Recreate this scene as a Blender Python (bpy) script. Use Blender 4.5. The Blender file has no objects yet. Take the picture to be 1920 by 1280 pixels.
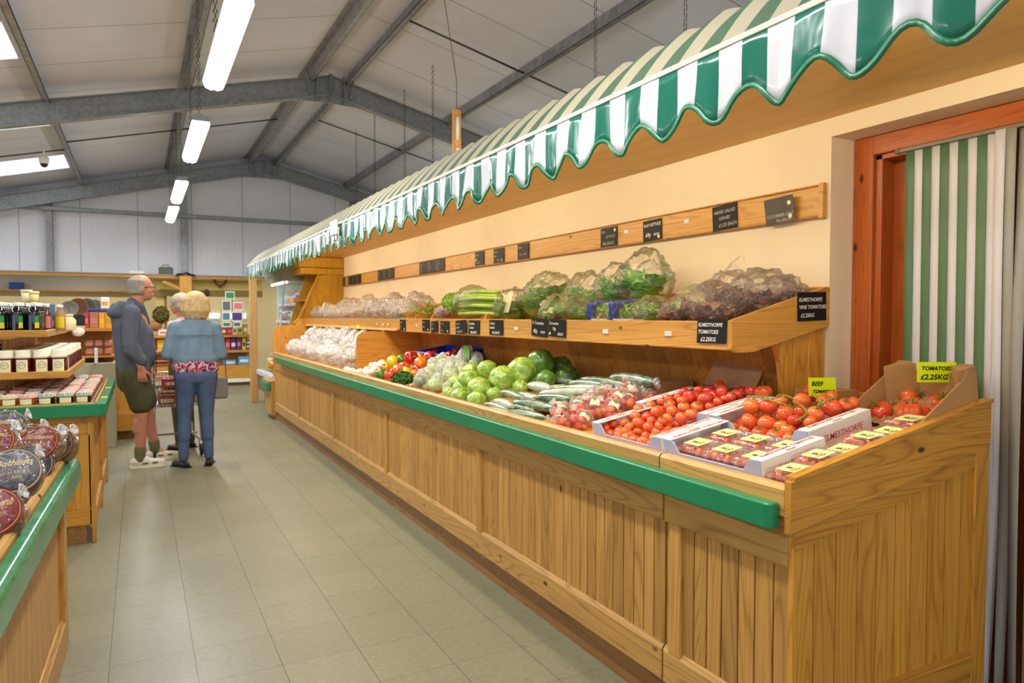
import bpy, math, random
from mathutils import Vector, Matrix, Euler, noise, Quaternion
R = random.Random(11)
PI = math.pi
SC = bpy.context.scene
COL = SC.collection

# ------------------------------------------------------------------ camera numbers (also used to place things)
F = 1325.0
CAMZ = 1.388
PITCH = math.atan(47 / F)
YAW = math.atan((960 - 261) / math.hypot(F, 47))
FW = Vector((math.sin(YAW) * math.cos(PITCH), math.cos(YAW) * math.cos(PITCH), -math.sin(PITCH)))
RT = Vector((math.cos(YAW), -math.sin(YAW), 0))
UP = RT.cross(FW)
EYE = Vector((0, 0, CAMZ))
def ray(x, y): return FW + RT * ((x - 960) / F) - UP * ((y - 640) / F)
def atz(x, y, z=0.0):
    d = ray(x, y); return EYE + d * ((z - CAMZ) / d.z)
def atx(x, y, X):
    d = ray(x, y); return EYE + d * (X / d.x)
def aty(x, y, Y):
    d = ray(x, y); return EYE + d * (Y / d.y)
def zb(X): return .875 + .178 * (X - 1.60)          # the sloping display bed
def bp(x, y, h=0.0):
    d = ray(x, y); t = (.875 - .178 * 1.6 + h - CAMZ) / (d.z - .178 * d.x); return EYE + d * t
def S2L(c):
    c /= 255.0
    return c / 12.92 if c <= .04045 else ((c + .055) / 1.055) ** 2.4
def rgb(r, g, b): return (S2L(r), S2L(g), S2L(b), 1.0)

# ------------------------------------------------------------------ mesh builder
class MB:
    def __init__(s): s.v = []; s.f = []; s.r = []; s.m = []
    def add(s, vs, fs, r=None, m=0):
        o = len(s.v); r = R.random() if r is None else r
        s.v += [tuple(v) for v in vs]
        for f in fs: s.f.append(tuple(i + o for i in f)); s.r.append(r); s.m.append(m)
        return s
    def box(s, x0, x1, y0, y1, z0, z1, b=0.0, r=None, m=0, M=None):
        if x0 > x1: x0, x1 = x1, x0
        if y0 > y1: y0, y1 = y1, y0
        if z0 > z1: z0, z1 = z1, z0
        b = min(b, (x1-x0)*.45, (y1-y0)*.45, (z1-z0)*.45)
        if b <= 0:
            vs = [(x, y, z) for x in (x0, x1) for y in (y0, y1) for z in (z0, z1)]
            fs = [(0,1,3,2),(4,6,7,5),(0,4,5,1),(2,3,7,6),(0,2,6,4),(1,5,7,3)]
        else:
            vs = []; X = (x0, x1); Y = (y0, y1); Z = (z0, z1)
            idx = {}
            for i in (0, 1):
                for j in (0, 1):
                    for k in (0, 1):
                        sx = b * (1 - 2*i); sy = b * (1 - 2*j); sz = b * (1 - 2*k)
                        idx[i,j,k,0] = len(vs); vs.append((X[i], Y[j]+sy, Z[k]+sz))
                        idx[i,j,k,1] = len(vs); vs.append((X[i]+sx, Y[j], Z[k]+sz))
                        idx[i,j,k,2] = len(vs); vs.append((X[i]+sx, Y[j]+sy, Z[k]))
            fs = []
            def q(l, n):
                a, bb, c = (Vector(vs[l[0]]), Vector(vs[l[1]]), Vector(vs[l[2]]))
                if (bb-a).cross(c-a).dot(Vector(n)) < 0: l = l[::-1]
                fs.append(tuple(l))
            for i in (0, 1):
                n = 2*i-1
                q([idx[i,0,0,0], idx[i,1,0,0], idx[i,1,1,0], idx[i,0,1,0]], (n,0,0))
                q([idx[0,i,0,1], idx[1,i,0,1], idx[1,i,1,1], idx[0,i,1,1]], (0,n,0))
                q([idx[0,0,i,2], idx[1,0,i,2], idx[1,1,i,2], idx[0,1,i,2]], (0,0,n))
            for a in (0, 1):
                for c in (0, 1):
                    na, nc = 2*a-1, 2*c-1
                    q([idx[0,a,c,1], idx[1,a,c,1], idx[1,a,c,2], idx[0,a,c,2]], (0,na,nc))
                    q([idx[a,0,c,0], idx[a,1,c,0], idx[a,1,c,2], idx[a,0,c,2]], (na,0,nc))
                    q([idx[a,c,0,0], idx[a,c,1,0], idx[a,c,1,1], idx[a,c,0,1]], (na,nc,0))
                    for k in (0, 1):
                        q([idx[a,c,k,0], idx[a,c,k,1], idx[a,c,k,2]], (na,nc,2*k-1))
        if M is not None: vs = [M @ Vector(v) for v in vs]
        return s.add(vs, fs, r, m)
    def prism(s, pts, lo, hi, axis=1, r=None, m=0, M=None):
        """polygon pts (2D) extruded along an axis from lo to hi; axis 0: (y,z), 1: (x,z), 2: (x,y)"""
        n = len(pts)
        def mk(a, b, h): return (h, a, b) if axis == 0 else (a, h, b) if axis == 1 else (a, b, h)
        vs = [mk(a, b, lo) for a, b in pts] + [mk(a, b, hi) for a, b in pts]
        fs = [tuple(range(n))[::-1], tuple(range(n, 2*n))] + [(i, (i+1) % n, n+(i+1) % n, n+i) for i in range(n)]
        if axis == 1: fs = [f[::-1] for f in fs]
        area = sum(pts[i][0]*pts[(i+1)%n][1]-pts[(i+1)%n][0]*pts[i][1] for i in range(n))
        if area < 0: fs = [f[::-1] for f in fs]
        if M is not None: vs = [M @ Vector(v) for v in vs]
        return s.add(vs, fs, r, m)
    def tube(s, pts, rad, n=8, caps=True, r=None, m=0, flat=1.0):
        pts = [Vector(p) for p in pts]; k = len(pts)
        rad = list(rad) if hasattr(rad, '__len__') else [rad]*k
        vs = []; fs = []; ref = None
        for i, p in enumerate(pts):
            t = (pts[min(i+1, k-1)] - pts[max(i-1, 0)]).normalized()
            if ref is None: ref = Vector((0,0,1)) if abs(t.z) < .9 else Vector((1,0,0))
            a = t.cross(ref).normalized(); b = a.cross(t).normalized(); ref = b
            for j in range(n):
                an = 2*PI*j/n
                vs.append(p + a*math.cos(an)*rad[i] + b*math.sin(an)*rad[i]*flat)
        for i in range(k-1):
            for j in range(n):
                fs.append((i*n+j, i*n+(j+1)%n, (i+1)*n+(j+1)%n, (i+1)*n+j)[::-1])
        if caps: fs.append(tuple(range(n))); fs.append(tuple(range((k-1)*n, k*n))[::-1])
        return s.add(vs, fs, r, m)
    def lathe(s, prof, n=16, c=(0,0,0), r=None, m=0, M=None):
        """prof: list of (radius, z) from bottom to top"""
        vs = []; fs = []; rings = []
        for (ra, z) in prof:
            if ra < 1e-5: rings.append([len(vs)]); vs.append(Vector((c[0], c[1], c[2]+z)))
            else:
                rings.append(list(range(len(vs), len(vs)+n)))
                vs += [Vector((c[0]+ra*math.cos(2*PI*j/n), c[1]+ra*math.sin(2*PI*j/n), c[2]+z)) for j in range(n)]
        for a, b in zip(rings, rings[1:]):
            for j in range(n):
                j2 = (j+1) % n
                if len(a) == 1 and len(b) == 1: continue
                if len(a) == 1: fs.append((a[0], b[j2], b[j]))
                elif len(b) == 1: fs.append((a[j], a[j2], b[0]))
                else: fs.append((a[j], a[j2], b[j2], b[j]))
        if len(rings[0]) > 1: fs.append(tuple(rings[0])[::-1])
        if len(rings[-1]) > 1: fs.append(tuple(rings[-1]))
        if M is not None: vs = [M @ v for v in vs]
        return s.add(vs, fs, r, m)
    def ball(s, c, rx, ry=None, rz=None, nu=16, nv=10, fn=None, M=None, r=None, m=0):
        """ellipsoid; fn(dir) -> radius factor"""
        ry = rx if ry is None else ry; rz = rx if rz is None else rz
        c = Vector(c); vs = []; fs = []
        for i in range(nv+1):
            th = PI*i/nv
            for j in range(nu if 0 < i < nv else 1):
                ph = 2*PI*j/nu
                d = Vector((math.sin(th)*math.cos(ph), math.sin(th)*math.sin(ph), math.cos(th)))
                k = fn(d) if fn else 1.0
                p = Vector((d.x*rx*k, d.y*ry*k, d.z*rz*k))
                if M is not None: p = M @ p
                vs.append(c+p)
        def I(i, j): return 0 if i == 0 else (1+(nv-1)*nu if i == nv else 1+(i-1)*nu+j % nu)
        for i in range(nv):
            for j in range(nu):
                if i == 0: fs.append((0, I(1,j), I(1,j+1)))
                elif i == nv-1: fs.append((I(i,j), I(nv,0), I(i,j+1)))
                else: fs.append((I(i,j), I(i+1,j), I(i+1,j+1), I(i,j+1)))
        return s.add(vs, fs, r, m)
    def grid(s, fn, nu, nv, r=None, m=0, flip=False):
        vs = [fn(i/nu, j/nv) for i in range(nu+1) for j in range(nv+1)]
        fs = []
        for i in range(nu):
            for j in range(nv):
                q = (i*(nv+1)+j, (i+1)*(nv+1)+j, (i+1)*(nv+1)+j+1, i*(nv+1)+j+1)
                fs.append(q[::-1] if flip else q)
        return s.add(vs, fs, r, m)
    def caps(s, p0, r0, p1, r1, n=12, fx=1.0):
        """tapered capsule, closed; used for bodies that are merged afterwards"""
        p0 = Vector(p0); p1 = Vector(p1); d = p1-p0; L = d.length
        q = Vector((0,0,1)).rotation_difference(d.normalized()).to_matrix() if L > 1e-6 else Matrix.Identity(3)
        prof = [(r0*math.sin(a), -r0*math.cos(a)) for a in [PI/2*i/4 for i in range(5)]]
        prof += [(r1*math.cos(a), L+r1*math.sin(a)) for a in [PI/2*i/4 for i in range(5)]]
        prof[0] = (0, -r0); prof[-1] = (0, L+r1)
        M = Matrix.Translation(p0) @ q.to_4x4()
        return s.lathe(prof, n, M=M)
    def xf(s, M):
        s.v = [tuple(M @ Vector(v)) for v in s.v]; return s
    def mesh(s, name, mats, smooth=False):
        me = bpy.data.meshes.new(name); me.from_pydata(s.v, [], s.f)
        for m in (mats if isinstance(mats, (list, tuple)) else [mats]): me.materials.append(m)
        at = me.attributes.new('rnd', 'FLOAT', 'FACE'); at.data.foreach_set('value', s.r)
        if any(s.m): me.polygons.foreach_set('material_index', s.m)
        if smooth: me.polygons.foreach_set('use_smooth', [True]*len(s.f))
        me.update(); return me
    def build(s, name, mats, parent=None, smooth=False, world=False, loc=None):
        """world: vertices are in world space. A top-level object gets its origin at the base of its bounding box."""
        if world and parent is not None:
            s.xf(WM(parent).inverted())
        org = None
        if world and parent is None:
            xs = [v[0] for v in s.v]; ys = [v[1] for v in s.v]; zs = [v[2] for v in s.v]
            org = Vector(((min(xs)+max(xs))/2, (min(ys)+max(ys))/2, min(zs)))
            s.xf(Matrix.Translation(-org))
        me = s.mesh(name, mats, smooth)
        o = bpy.data.objects.new(name, me); COL.objects.link(o)
        if org is not None: o.location = org
        if loc is not None: o.location = loc
        if parent is not None: o.parent = parent
        return o
def WM(o):
    M = Matrix.LocRotScale(o.location, o.rotation_euler, o.scale)
    return WM(o.parent) @ M if o.parent else M
def tag(o, label, cat, group=None):
    o['label'] = label; o['category'] = cat
    if group: o['group'] = group
    return o
def thing(name, label, cat, loc=(0,0,0), rz=0.0, group=None, rot=None):
    o = bpy.data.objects.new(name, None); COL.objects.link(o); o.empty_display_size = .05
    o.location = loc; o.rotation_euler = rot if rot is not None else (0, 0, rz)
    return tag(o, label, cat, group)
def struct(o): o['kind'] = 'structure'; return o
def kids(o): return [c for c in ALLK.get(o.name, [])]
ALLK = {}
def index_children(o):
    ALLK[o.name] = [c for c in COL.objects if c.parent == o]
    for c in ALLK[o.name]: index_children(c)
def dup(o, loc=None, rot=None, label=None, group=None, scale=None, mats=None, top=True, parent=None):
    """copy of a thing with copies of its parts and sub-parts (mesh data shared)"""
    if top: 
        if o.name not in ALLK: index_children(o)
    c = o.copy(); COL.objects.link(c)
    if parent is not None: c.parent = parent
    if top:
        if loc is not None: c.location = loc
        if rot is not None: c.rotation_euler = rot
        if scale is not None: c.scale = (scale,)*3 if not hasattr(scale, '__len__') else scale
        if label: c['label'] = label
        if group: c['group'] = group
    if mats and c.type == 'MESH' and c.data.materials and c.data.materials[0].name in mats:
        c.material_slots[0].link = 'OBJECT'; c.material_slots[0].material = mats[c.data.materials[0].name]
    for ch in ALLK.get(o.name, []): dup(ch, top=False, parent=c, mats=mats)
    return c
DG = None
def remesh(mb, voxel, smooth_it=3, fac=.5):
    """merges closed overlapping pieces into one continuous skin"""
    me = mb.mesh('tmp', [], False); o = bpy.data.objects.new('tmp', me); COL.objects.link(o)
    m = o.modifiers.new('r', 'REMESH'); m.mode = 'VOXEL'; m.voxel_size = voxel; m.use_smooth_shade = True
    if smooth_it:
        q = o.modifiers.new('s', 'SMOOTH'); q.iterations = smooth_it; q.factor = fac
    dg = bpy.context.evaluated_depsgraph_get(); dg.update()
    out = bpy.data.meshes.new_from_object(o.evaluated_get(dg))
    bpy.data.objects.remove(o); bpy.data.meshes.remove(me)
    return out
def obj_from_mesh(name, me, mat, parent=None):
    me.name = name; me.materials.clear(); me.materials.append(mat)
    me.polygons.foreach_set('use_smooth', [True]*len(me.polygons))
    o = bpy.data.objects.new(name, me); COL.objects.link(o)
    if parent is not None: o.parent = parent
    return o
_TX = {}
def textmesh(txt, size, bold=0.0, shear=0.0, align='LEFT', ext=0.0, space=1.0, line=1.0):
    key = (txt, size, bold, shear, align, ext, space, line)
    if key in _TX: return _TX[key]
    cu = bpy.data.curves.new('lettering', 'FONT'); cu.body = txt; cu.size = size; cu.offset = bold; cu.shear = shear
    cu.align_x = align; cu.extrude = ext; cu.space_character = space; cu.space_line = line; cu.resolution_u = 2
    o = bpy.data.objects.new('lettering', cu); COL.objects.link(o)
    dg = bpy.context.evaluated_depsgraph_get(); dg.update()
    me = bpy.data.meshes.new_from_object(o.evaluated_get(dg))
    bpy.data.objects.remove(o); bpy.data.curves.remove(cu)
    _TX[key] = me; return me
def text(txt, size, mat, parent, M, **k):
    """lettering laid in the local frame M (x right, y up, z out) of parent"""
    me = textmesh(txt, size, **k).copy(); me.transform(M); me.name = 'lettering'
    me.materials.clear(); me.materials.append(mat)
    o = bpy.data.objects.new('lettering', me); COL.objects.link(o); o.parent = parent
    return o
def frame(o, x, y):
    """4x4 with origin o, x axis x, y axis y"""
    x = Vector(x).normalized(); y = Vector(y); z = x.cross(y).normalized(); y = z.cross(x)
    M = Matrix((x, y, z)).transposed().to_4x4(); M.translation = Vector(o); return M
def bez(pts, n):
    """Catmull-Rom through pts"""
    P = [Vector(p) for p in pts]; P = [P[0]*2-P[1]] + P + [P[-1]*2-P[-2]]; out = []
    for i in range(1, len(P)-2):
        for k in range(n):
            t = k/n; a, b, c, d = P[i-1:i+3]
            out.append(.5*((2*b)+(c-a)*t+(2*a-5*b+4*c-d)*t*t+(3*b-a-3*c+d)*t*t*t))
    out.append(P[-2]); return out

# ------------------------------------------------------------------ materials
class NT:
    def __init__(s, name):
        s.mat = bpy.data.materials.new(name); s.mat.use_nodes = True
        s.t = s.mat.node_tree; s.t.nodes.clear()
        s.out = s.n('ShaderNodeOutputMaterial')
    def n(s, ty, ins=None, **kw):
        nd = s.t.nodes.new(ty)
        for k, v in kw.items(): setattr(nd, k, v)
        for k, v in (ins or {}).items():
            if isinstance(v, tuple) and len(v) == 2 and hasattr(v[0], 'outputs'): s.t.links.new(v[0].outputs[v[1]], nd.inputs[k])
            elif hasattr(v, 'outputs'): s.t.links.new(v.outputs[0], nd.inputs[k])
            else: nd.inputs[k].default_value = v
        return nd
    def m(s, op, a, b=0.0, c=None):
        i = {0: a, 1: b}
        if c is not None: i[2] = c
        return s.n('ShaderNodeMath', i, operation=op)
    def ramp(s, fac, stops, interp='LINEAR'):
        nd = s.n('ShaderNodeValToRGB', {0: fac}); cr = nd.color_ramp; cr.interpolation = interp
        while len(cr.elements) < len(stops): cr.elements.new(.5)
        for e, (p, c) in zip(cr.elements, stops): e.position = p; e.color = c
        return nd
    def mix(s, f, a, b, blend='MIX'):
        nd = s.n('ShaderNodeMix', data_type='RGBA', blend_type=blend)
        for k, v in ((0, f), (6, a), (7, b)):
            if hasattr(v, 'outputs'):
                s.t.links.new(v.outputs[2] if v.bl_idname == 'ShaderNodeMix' else v.outputs[0], nd.inputs[k])
            elif isinstance(v, tuple) and len(v) == 2: s.t.links.new(v[0].outputs[v[1]], nd.inputs[k])
            else: nd.inputs[k].default_value = v
        return nd
    def cout(s, v): return v.outputs[2] if v.bl_idname == 'ShaderNodeMix' else v.outputs[0]
    def bsdf(s, color, rough=.5, spec=.5, normal=None, **kw):
        b = s.n('ShaderNodeBsdfPrincipled')
        def put(k, v):
            if hasattr(v, 'outputs'): s.t.links.new(s.cout(v), b.inputs[k])
            else: b.inputs[k].default_value = v
        put('Base Color', color); put('Roughness', rough); put('Specular IOR Level', spec)
        if normal is not None: s.t.links.new(normal.outputs[0], b.inputs['Normal'])
        for k, v in kw.items(): put(k.replace('_', ' '), v)
        return b
    def done(s, sh):
        s.t.links.new(sh.outputs[0], s.out.inputs[0]); return s.mat
    def bump(s, h, st=.3, dist=.002):
        return s.n('ShaderNodeBump', {'Height': h, 'Strength': st, 'Distance': dist})
    def coord(s, scale=(1,1,1), which='Object', off=None):
        tc = s.n('ShaderNodeTexCoord'); mp = s.n('ShaderNodeMapping', {'Scale': scale})
        src = (tc, {'Generated': 0, 'Normal': 1, 'UV': 2, 'Object': 3}[which])
        if off is not None:
            v = s.n('ShaderNodeVectorMath', {0: src, 1: off}, operation='ADD'); s.t.links.new(v.outputs[0], mp.inputs[0])
        else: s.t.links.new(src[0].outputs[src[1]], mp.inputs[0])
        return mp
    def noise(s, vec, scale=5, detail=2, rough=.5, dist=0.0):
        return s.n('ShaderNodeTexNoise', {'Vector': vec, 'Scale': scale, 'Detail': detail, 'Roughness': rough, 'Distortion': dist})
def plain(name, c, rough=.5, spec=.5, metal=0.0, var=0.0, vscale=8, bump=0.0, bscale=60, coat=0.0, objvar=0.0):
    t = NT(name); col = c
    if var or bump or objvar: co = t.coord()
    if var:
        n = t.noise(co, vscale, 4, .6)
        d = tuple(x*(1-var) for x in c[:3]) + (1,); l = tuple(min(1, x*(1+var*.7)) for x in c[:3]) + (1,)
        col = t.ramp(n, [(.3, d), (.7, l)])
    if objvar:
        oi = t.n('ShaderNodeObjectInfo')
        hs = t.n('ShaderNodeHueSaturation', {'Value': t.n('ShaderNodeMapRange', {0: (oi, 5), 3: 1-objvar, 4: 1+objvar})})
        if hasattr(col, 'outputs'): t.t.links.new(t.cout(col), hs.inputs['Color'])
        else: hs.inputs['Color'].default_value = col
        col = hs
    nb = None
    if bump: nb = t.bump(t.noise(co, bscale, 3), bump)
    return t.done(t.bsdf(col, rough, spec, nb, Metallic=metal, Coat_Weight=coat))
def wood(name, light, dark, axis=2, rough=.42, knots=True, ring=9.0, across=7.0, tint=.12, scale=1.0, spec=.4):
    """pine: stretched noise contours as growth rings, fine fibre, knots, board to board tint from the rnd attribute"""
    t = NT(name)
    at = t.n('ShaderNodeAttribute', attribute_name='rnd')
    off = t.n('ShaderNodeCombineXYZ', {0: t.m('MULTIPLY', (at, 2), 37.0), 1: t.m('MULTIPLY', (at, 2), 23.0), 2: t.m('MULTIPLY', (at, 2), 11.0)})
    sc = [across*scale]*3; sc[axis] = .55*scale
    v = t.coord(tuple(sc), off=off)
    big = t.noise(v, 1.0, 1.0, .4, .2)
    rings = t.m('PINGPONG', t.m('MULTIPLY', big, ring*2.3), .5)
    sharp = t.m('POWER', t.m('MULTIPLY', rings, 2.0), 3.6)
    sf = [120*scale]*3; sf[axis] = 3.0*scale
    fib = t.noise(t.coord(tuple(sf), off=off), 1.0, 3, .6)
    f = t.m('ADD', t.m('MULTIPLY', sharp, .40), t.m('MULTIPLY', fib, .58))
    mid = tuple((a*.55+b*.45) for a, b in zip(light, dark))
    col = t.ramp(f, [(.10, light), (.5, mid), (1.0, dark)])
    tn = t.m('ADD', t.m('MULTIPLY', (at, 2), tint*2), 1-tint)
    hs = t.n('ShaderNodeHueSaturation', {'Value': tn, 'Color': col})
    col = hs
    if knots:
        sk = [8.5*scale]*3; sk[axis] = 4.2*scale
        vo = t.n('ShaderNodeTexVoronoi', {'Vector': t.coord(tuple(sk), off=off), 'Scale': 1.0})
        kf = t.ramp((vo, 0), [(.0, (1,1,1,1)), (.055, (.9,.9,.9,1)), (.10, (0,0,0,1))])
        pick = t.ramp(t.n('ShaderNodeSeparateColor', {0: (vo, 1)}), [(.72, (0,0,0,1)), (.74, (1,1,1,1))])
        kk = t.m('MULTIPLY', kf, pick)
        col = t.mix(kk, col, tuple(x*.22 for x in dark[:3]) + (1,))
    nb = t.bump(f, .12, .0015)
    return t.done(t.bsdf(col, rough, spec, nb))
def glassy(name, tint=(1,1,1,1), film=.10, crumple=1.0, scale=26, spec_rough=.08, milky=.04):
    """thin clear plastic: see-through film, creased so that lamps glint in it; milky crease lines also paint in white highlights"""
    t = NT(name); co = t.coord()
    n1 = t.noise(co, scale, 3, .65, 1.6)
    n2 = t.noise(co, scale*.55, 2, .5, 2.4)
    crease_glint = t.ramp(t.m('ABSOLUTE', t.m('SUBTRACT', n2, .5)), [(.0, (1,1,1,1)), (.028, (0,0,0,1))])  # thin white lines: highlights painted along the folds, partly milky plastic
    nb = t.bump(n1, crumple, .02)
    tr = t.n('ShaderNodeBsdfTransparent', {0: tint})
    gl = t.n('ShaderNodeBsdfGlossy', {0: (1,1,1,1), 'Roughness': spec_rough*1.6}); t.t.links.new(nb.outputs[0], gl.inputs['Normal'])
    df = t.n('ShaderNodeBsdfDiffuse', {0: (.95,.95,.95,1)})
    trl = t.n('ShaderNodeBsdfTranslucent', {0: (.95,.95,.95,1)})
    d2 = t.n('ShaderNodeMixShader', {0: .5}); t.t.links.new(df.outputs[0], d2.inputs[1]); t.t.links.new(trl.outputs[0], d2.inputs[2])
    fr = t.n('ShaderNodeFresnel', {0: 1.30})
    f = t.m('MINIMUM', t.m('ADD', t.m('MULTIPLY', fr, 1.0), .05+film*.3), .7)
    mx = t.n('ShaderNodeMixShader'); t.t.links.new(f.outputs[0], mx.inputs[0]); t.t.links.new(tr.outputs[0], mx.inputs[1]); t.t.links.new(gl.outputs[0], mx.inputs[2])
    f2 = t.m('MINIMUM', t.m('ADD', t.m('MULTIPLY', crease_glint, .22+film), film*.55), .8)
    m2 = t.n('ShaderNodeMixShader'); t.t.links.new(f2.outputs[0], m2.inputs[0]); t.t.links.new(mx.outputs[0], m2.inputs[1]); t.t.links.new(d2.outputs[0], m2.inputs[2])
    return t.done(m2)
def emit(name, c, s):
    t = NT(name); return t.done(t.n('ShaderNodeEmission', {0: c, 1: s}))
M = {}
PL, PD = rgb(214,172,108), rgb(150,100,48)
M['pine_v'] = wood('pine_vertical', rgb(202,154,82), rgb(126,80,32), 2, tint=.16)
M['pine_y'] = wood('pine_lengthwise', rgb(208,162,92), rgb(128,84,36), 1, across=9, tint=.10)
M['pine_x'] = wood('pine_crosswise', rgb(208,150,66), rgb(140,84,26), 0, across=9, tint=.10)
M['end_v'] = wood('orange_pine_vertical', rgb(220,162,66), rgb(150,90,28), 2, tint=.09)
M['end_x'] = wood('orange_pine_crosswise', rgb(212,154,62), rgb(136,78,24), 0, across=9, tint=.06)
M['back_v'] = wood('brown_pine_boards', rgb(196,138,66), rgb(128,76,28), 2, tint=.14)
M['shelf_y'] = wood('honey_pine_lengthwise', rgb(224,172,88), rgb(160,102,36), 1, across=9, tint=.06)
M['shelf_x'] = wood('honey_pine_crosswise', rgb(222,168,78), rgb(158,98,30), 0, across=9, tint=.06)
M['tower_v'] = wood('yellow_pine_vertical', rgb(206,160,44), rgb(158,108,22), 2, tint=.06)
M['ply'] = wood('birch_plywood', rgb(226,182,104), rgb(206,156,78), 1, across=3, ring=3.0, knots=False, tint=.04)
M['plinth'] = wood('dark_scuffed_pine', rgb(158,112,62), rgb(92,60,30), 1, tint=.1)
M['red_z'] = wood('red_stained_wood_upright', rgb(196,104,40), rgb(132,58,18), 2, across=14, tint=.04, rough=.3)
M['red_y'] = wood('red_stained_wood_head', rgb(196,104,40), rgb(132,58,18), 1, across=14, tint=.04, rough=.3)
M['oldpine_x'] = wood('amber_pine_crosswise', rgb(204,150,60), rgb(150,98,30), 0, across=6, tint=.08)
M['oldpine_v'] = wood('amber_pine_vertical', rgb(206,150,60), rgb(146,92,30), 2, across=6, tint=.12)
M['palepine_v'] = wood('pale_pine_vertical', rgb(208,162,96), rgb(158,108,52), 2, across=7, tint=.10)

M['green_rail'] = plain('green_plastic_rail', rgb(22,128,84), .32, .5, var=.10, vscale=5, bump=.05, bscale=120)
def worn_green():
    t = NT('worn_green_rail'); co = t.coord()
    n = t.noise(co, 7, 4, .6); n2 = t.noise(t.coord((30,2.2,30)), 3, 4, .7)
    c = t.ramp(n, [(.35, rgb(18,112,68)), (.65, rgb(64,142,98))])
    c = t.mix(t.ramp(n2, [(.58, (0,0,0,1)), (.72, (1,1,1,1))]), c, rgb(112,142,108))
    return t.done(t.bsdf(c, .22, .5, t.bump(n2, .08)))
M['worn_green'] = worn_green()
def floor_mat():
    t = NT('vinyl_floor_tiles'); co = t.coord((1,1,1))
    sx = t.n('ShaderNodeSeparateXYZ', {0: co})
    T = .3052
    u = t.m('DIVIDE', t.m('ADD', (sx, 0), -.178), T); v = t.m('DIVIDE', t.m('ADD', (sx, 1), -3.18), T)
    def edge(a, w):
        fr = t.m('FRACT', t.m('ADD', a, 40.0)); d = t.m('MINIMUM', fr, t.m('SUBTRACT', 1.0, fr)); return t.m('LESS_THAN', d, w)
    e = t.m('MAXIMUM', edge(u, .0046), t.m('MULTIPLY', edge(v, .0042), .75))
    cell = t.n('ShaderNodeCombineXYZ', {0: t.m('FLOOR', u), 1: t.m('FLOOR', v)})
    wn = t.n('ShaderNodeTexWhiteNoise', {0: cell}, noise_dimensions='3D')
    mott = t.noise(t.coord((26, 90, 1)), 1.0, 5, .7)
    big = t.noise(co, 1.4, 3, .5)
    c = t.ramp(mott, [(.28, rgb(108,106,84)), (.5, rgb(128,125,99)), (.74, rgb(144,140,114))])
    hs = t.n('ShaderNodeHueSaturation', {'Color': c, 'Value': t.n('ShaderNodeMapRange', {0: (wn, 0), 3: .95, 4: 1.05})})
    c2 = t.mix(t.m('MULTIPLY', big, .35), hs, rgb(104,108,88))
    c3 = t.mix(e, c2, rgb(58,52,38))
    rg = t.n('ShaderNodeMapRange', {0: t.noise(co, 3, 4, .6), 3: .30, 4: .48})
    return t.done(t.bsdf(c3, rg, .5, t.bump(mott, .06, .001)))
M['floor'] = floor_mat()
M['cream'] = plain('cream_plaster', rgb(240,222,190), .75, .2, var=.04, vscale=2.5, bump=.05, bscale=40)
M['white_wall'] = plain('white_reveal_plaster', rgb(226,222,212), .8, .2, var=.05, vscale=3)
def ribbed(name, c, axis, pitch, depth=.3, joint=None, jaxis=1, jw=.012, joff=0):
    t = NT(name); co = t.coord(); sx = t.n('ShaderNodeSeparateXYZ', {0: co})
    w = t.m('PINGPONG', t.m('DIVIDE', (sx, axis), pitch), .5)
    col = t.ramp(t.noise(t.coord((.6,.6,.6)), 2.0, 3), [(.3, tuple(x*.9 for x in c[:3])+(1,)), (.7, c)])
    if joint:
        fr = t.m('FRACT', t.m('DIVIDE', t.m('ADD', (sx, jaxis), 50*joint+joff), joint)); e = t.m('LESS_THAN', fr, jw)
        col = t.mix(e, col, tuple(x*.38 for x in c[:3])+(1,))
    return t.done(t.bsdf(col, .55, .3, t.bump(w, depth, .01)))
M['roof'] = ribbed('white_ribbed_roof_sheet', rgb(218,222,234), 1, .09, .25, joint=1.07, jaxis=1, joff=.45)
M['gable'] = ribbed('white_ribbed_wall_sheet', rgb(232,232,238), 0, .11, .35, joint=1.0, jaxis=0)
def galv(name, c, c2, sc=28):
    t = NT(name); co = t.coord(); vo = t.n('ShaderNodeTexVoronoi', {'Vector': co, 'Scale': sc})
    n = t.noise(co, 3, 3)
    f = t.m('ADD', t.m('MULTIPLY', t.n('ShaderNodeSeparateColor', {0: (vo, 1)}), .5), t.m('MULTIPLY', n, .5))
    return t.done(t.bsdf(t.ramp(f, [(.25, c), (.75, c2)]), .42, .5, None, Metallic=.35))
M['galv'] = galv('galvanised_steel', rgb(130,134,136), rgb(150,154,156))
M['purlin'] = galv('grey_purlin_steel', rgb(132,134,138), rgb(158,160,164), 12)
M['darksteel'] = plain('dark_rod', rgb(84,84,84), .5, .5, metal=.4)
M['chain'] = plain('dull_chain', rgb(96,92,84), .5, .5, metal=.6)
M['far_window'] = emit('far_window_daylight', (.92, .95, 1.0, 1), 1.1)
M['sky_panel'] = emit('daylight_roof_panel', (0.86, .92, 1.0, 1), 2.6)
M['lamp'] = emit('fluorescent_diffuser', (1.0, .98, .90, 1), 22.0)
M['lamp_cool'] = emit('cool_fluorescent_diffuser', (.86, .92, 1.0, 1), 22.0)
M['lamp_warm'] = emit('warm_tube', (1.0, .84, .58, 1), 75.0)
M['lamp_fridge'] = emit('fridge_tube', (.80, .96, 1.0, 1), 14.0)
M['fixture'] = plain('grey_light_housing', rgb(150,152,156), .5)
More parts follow.
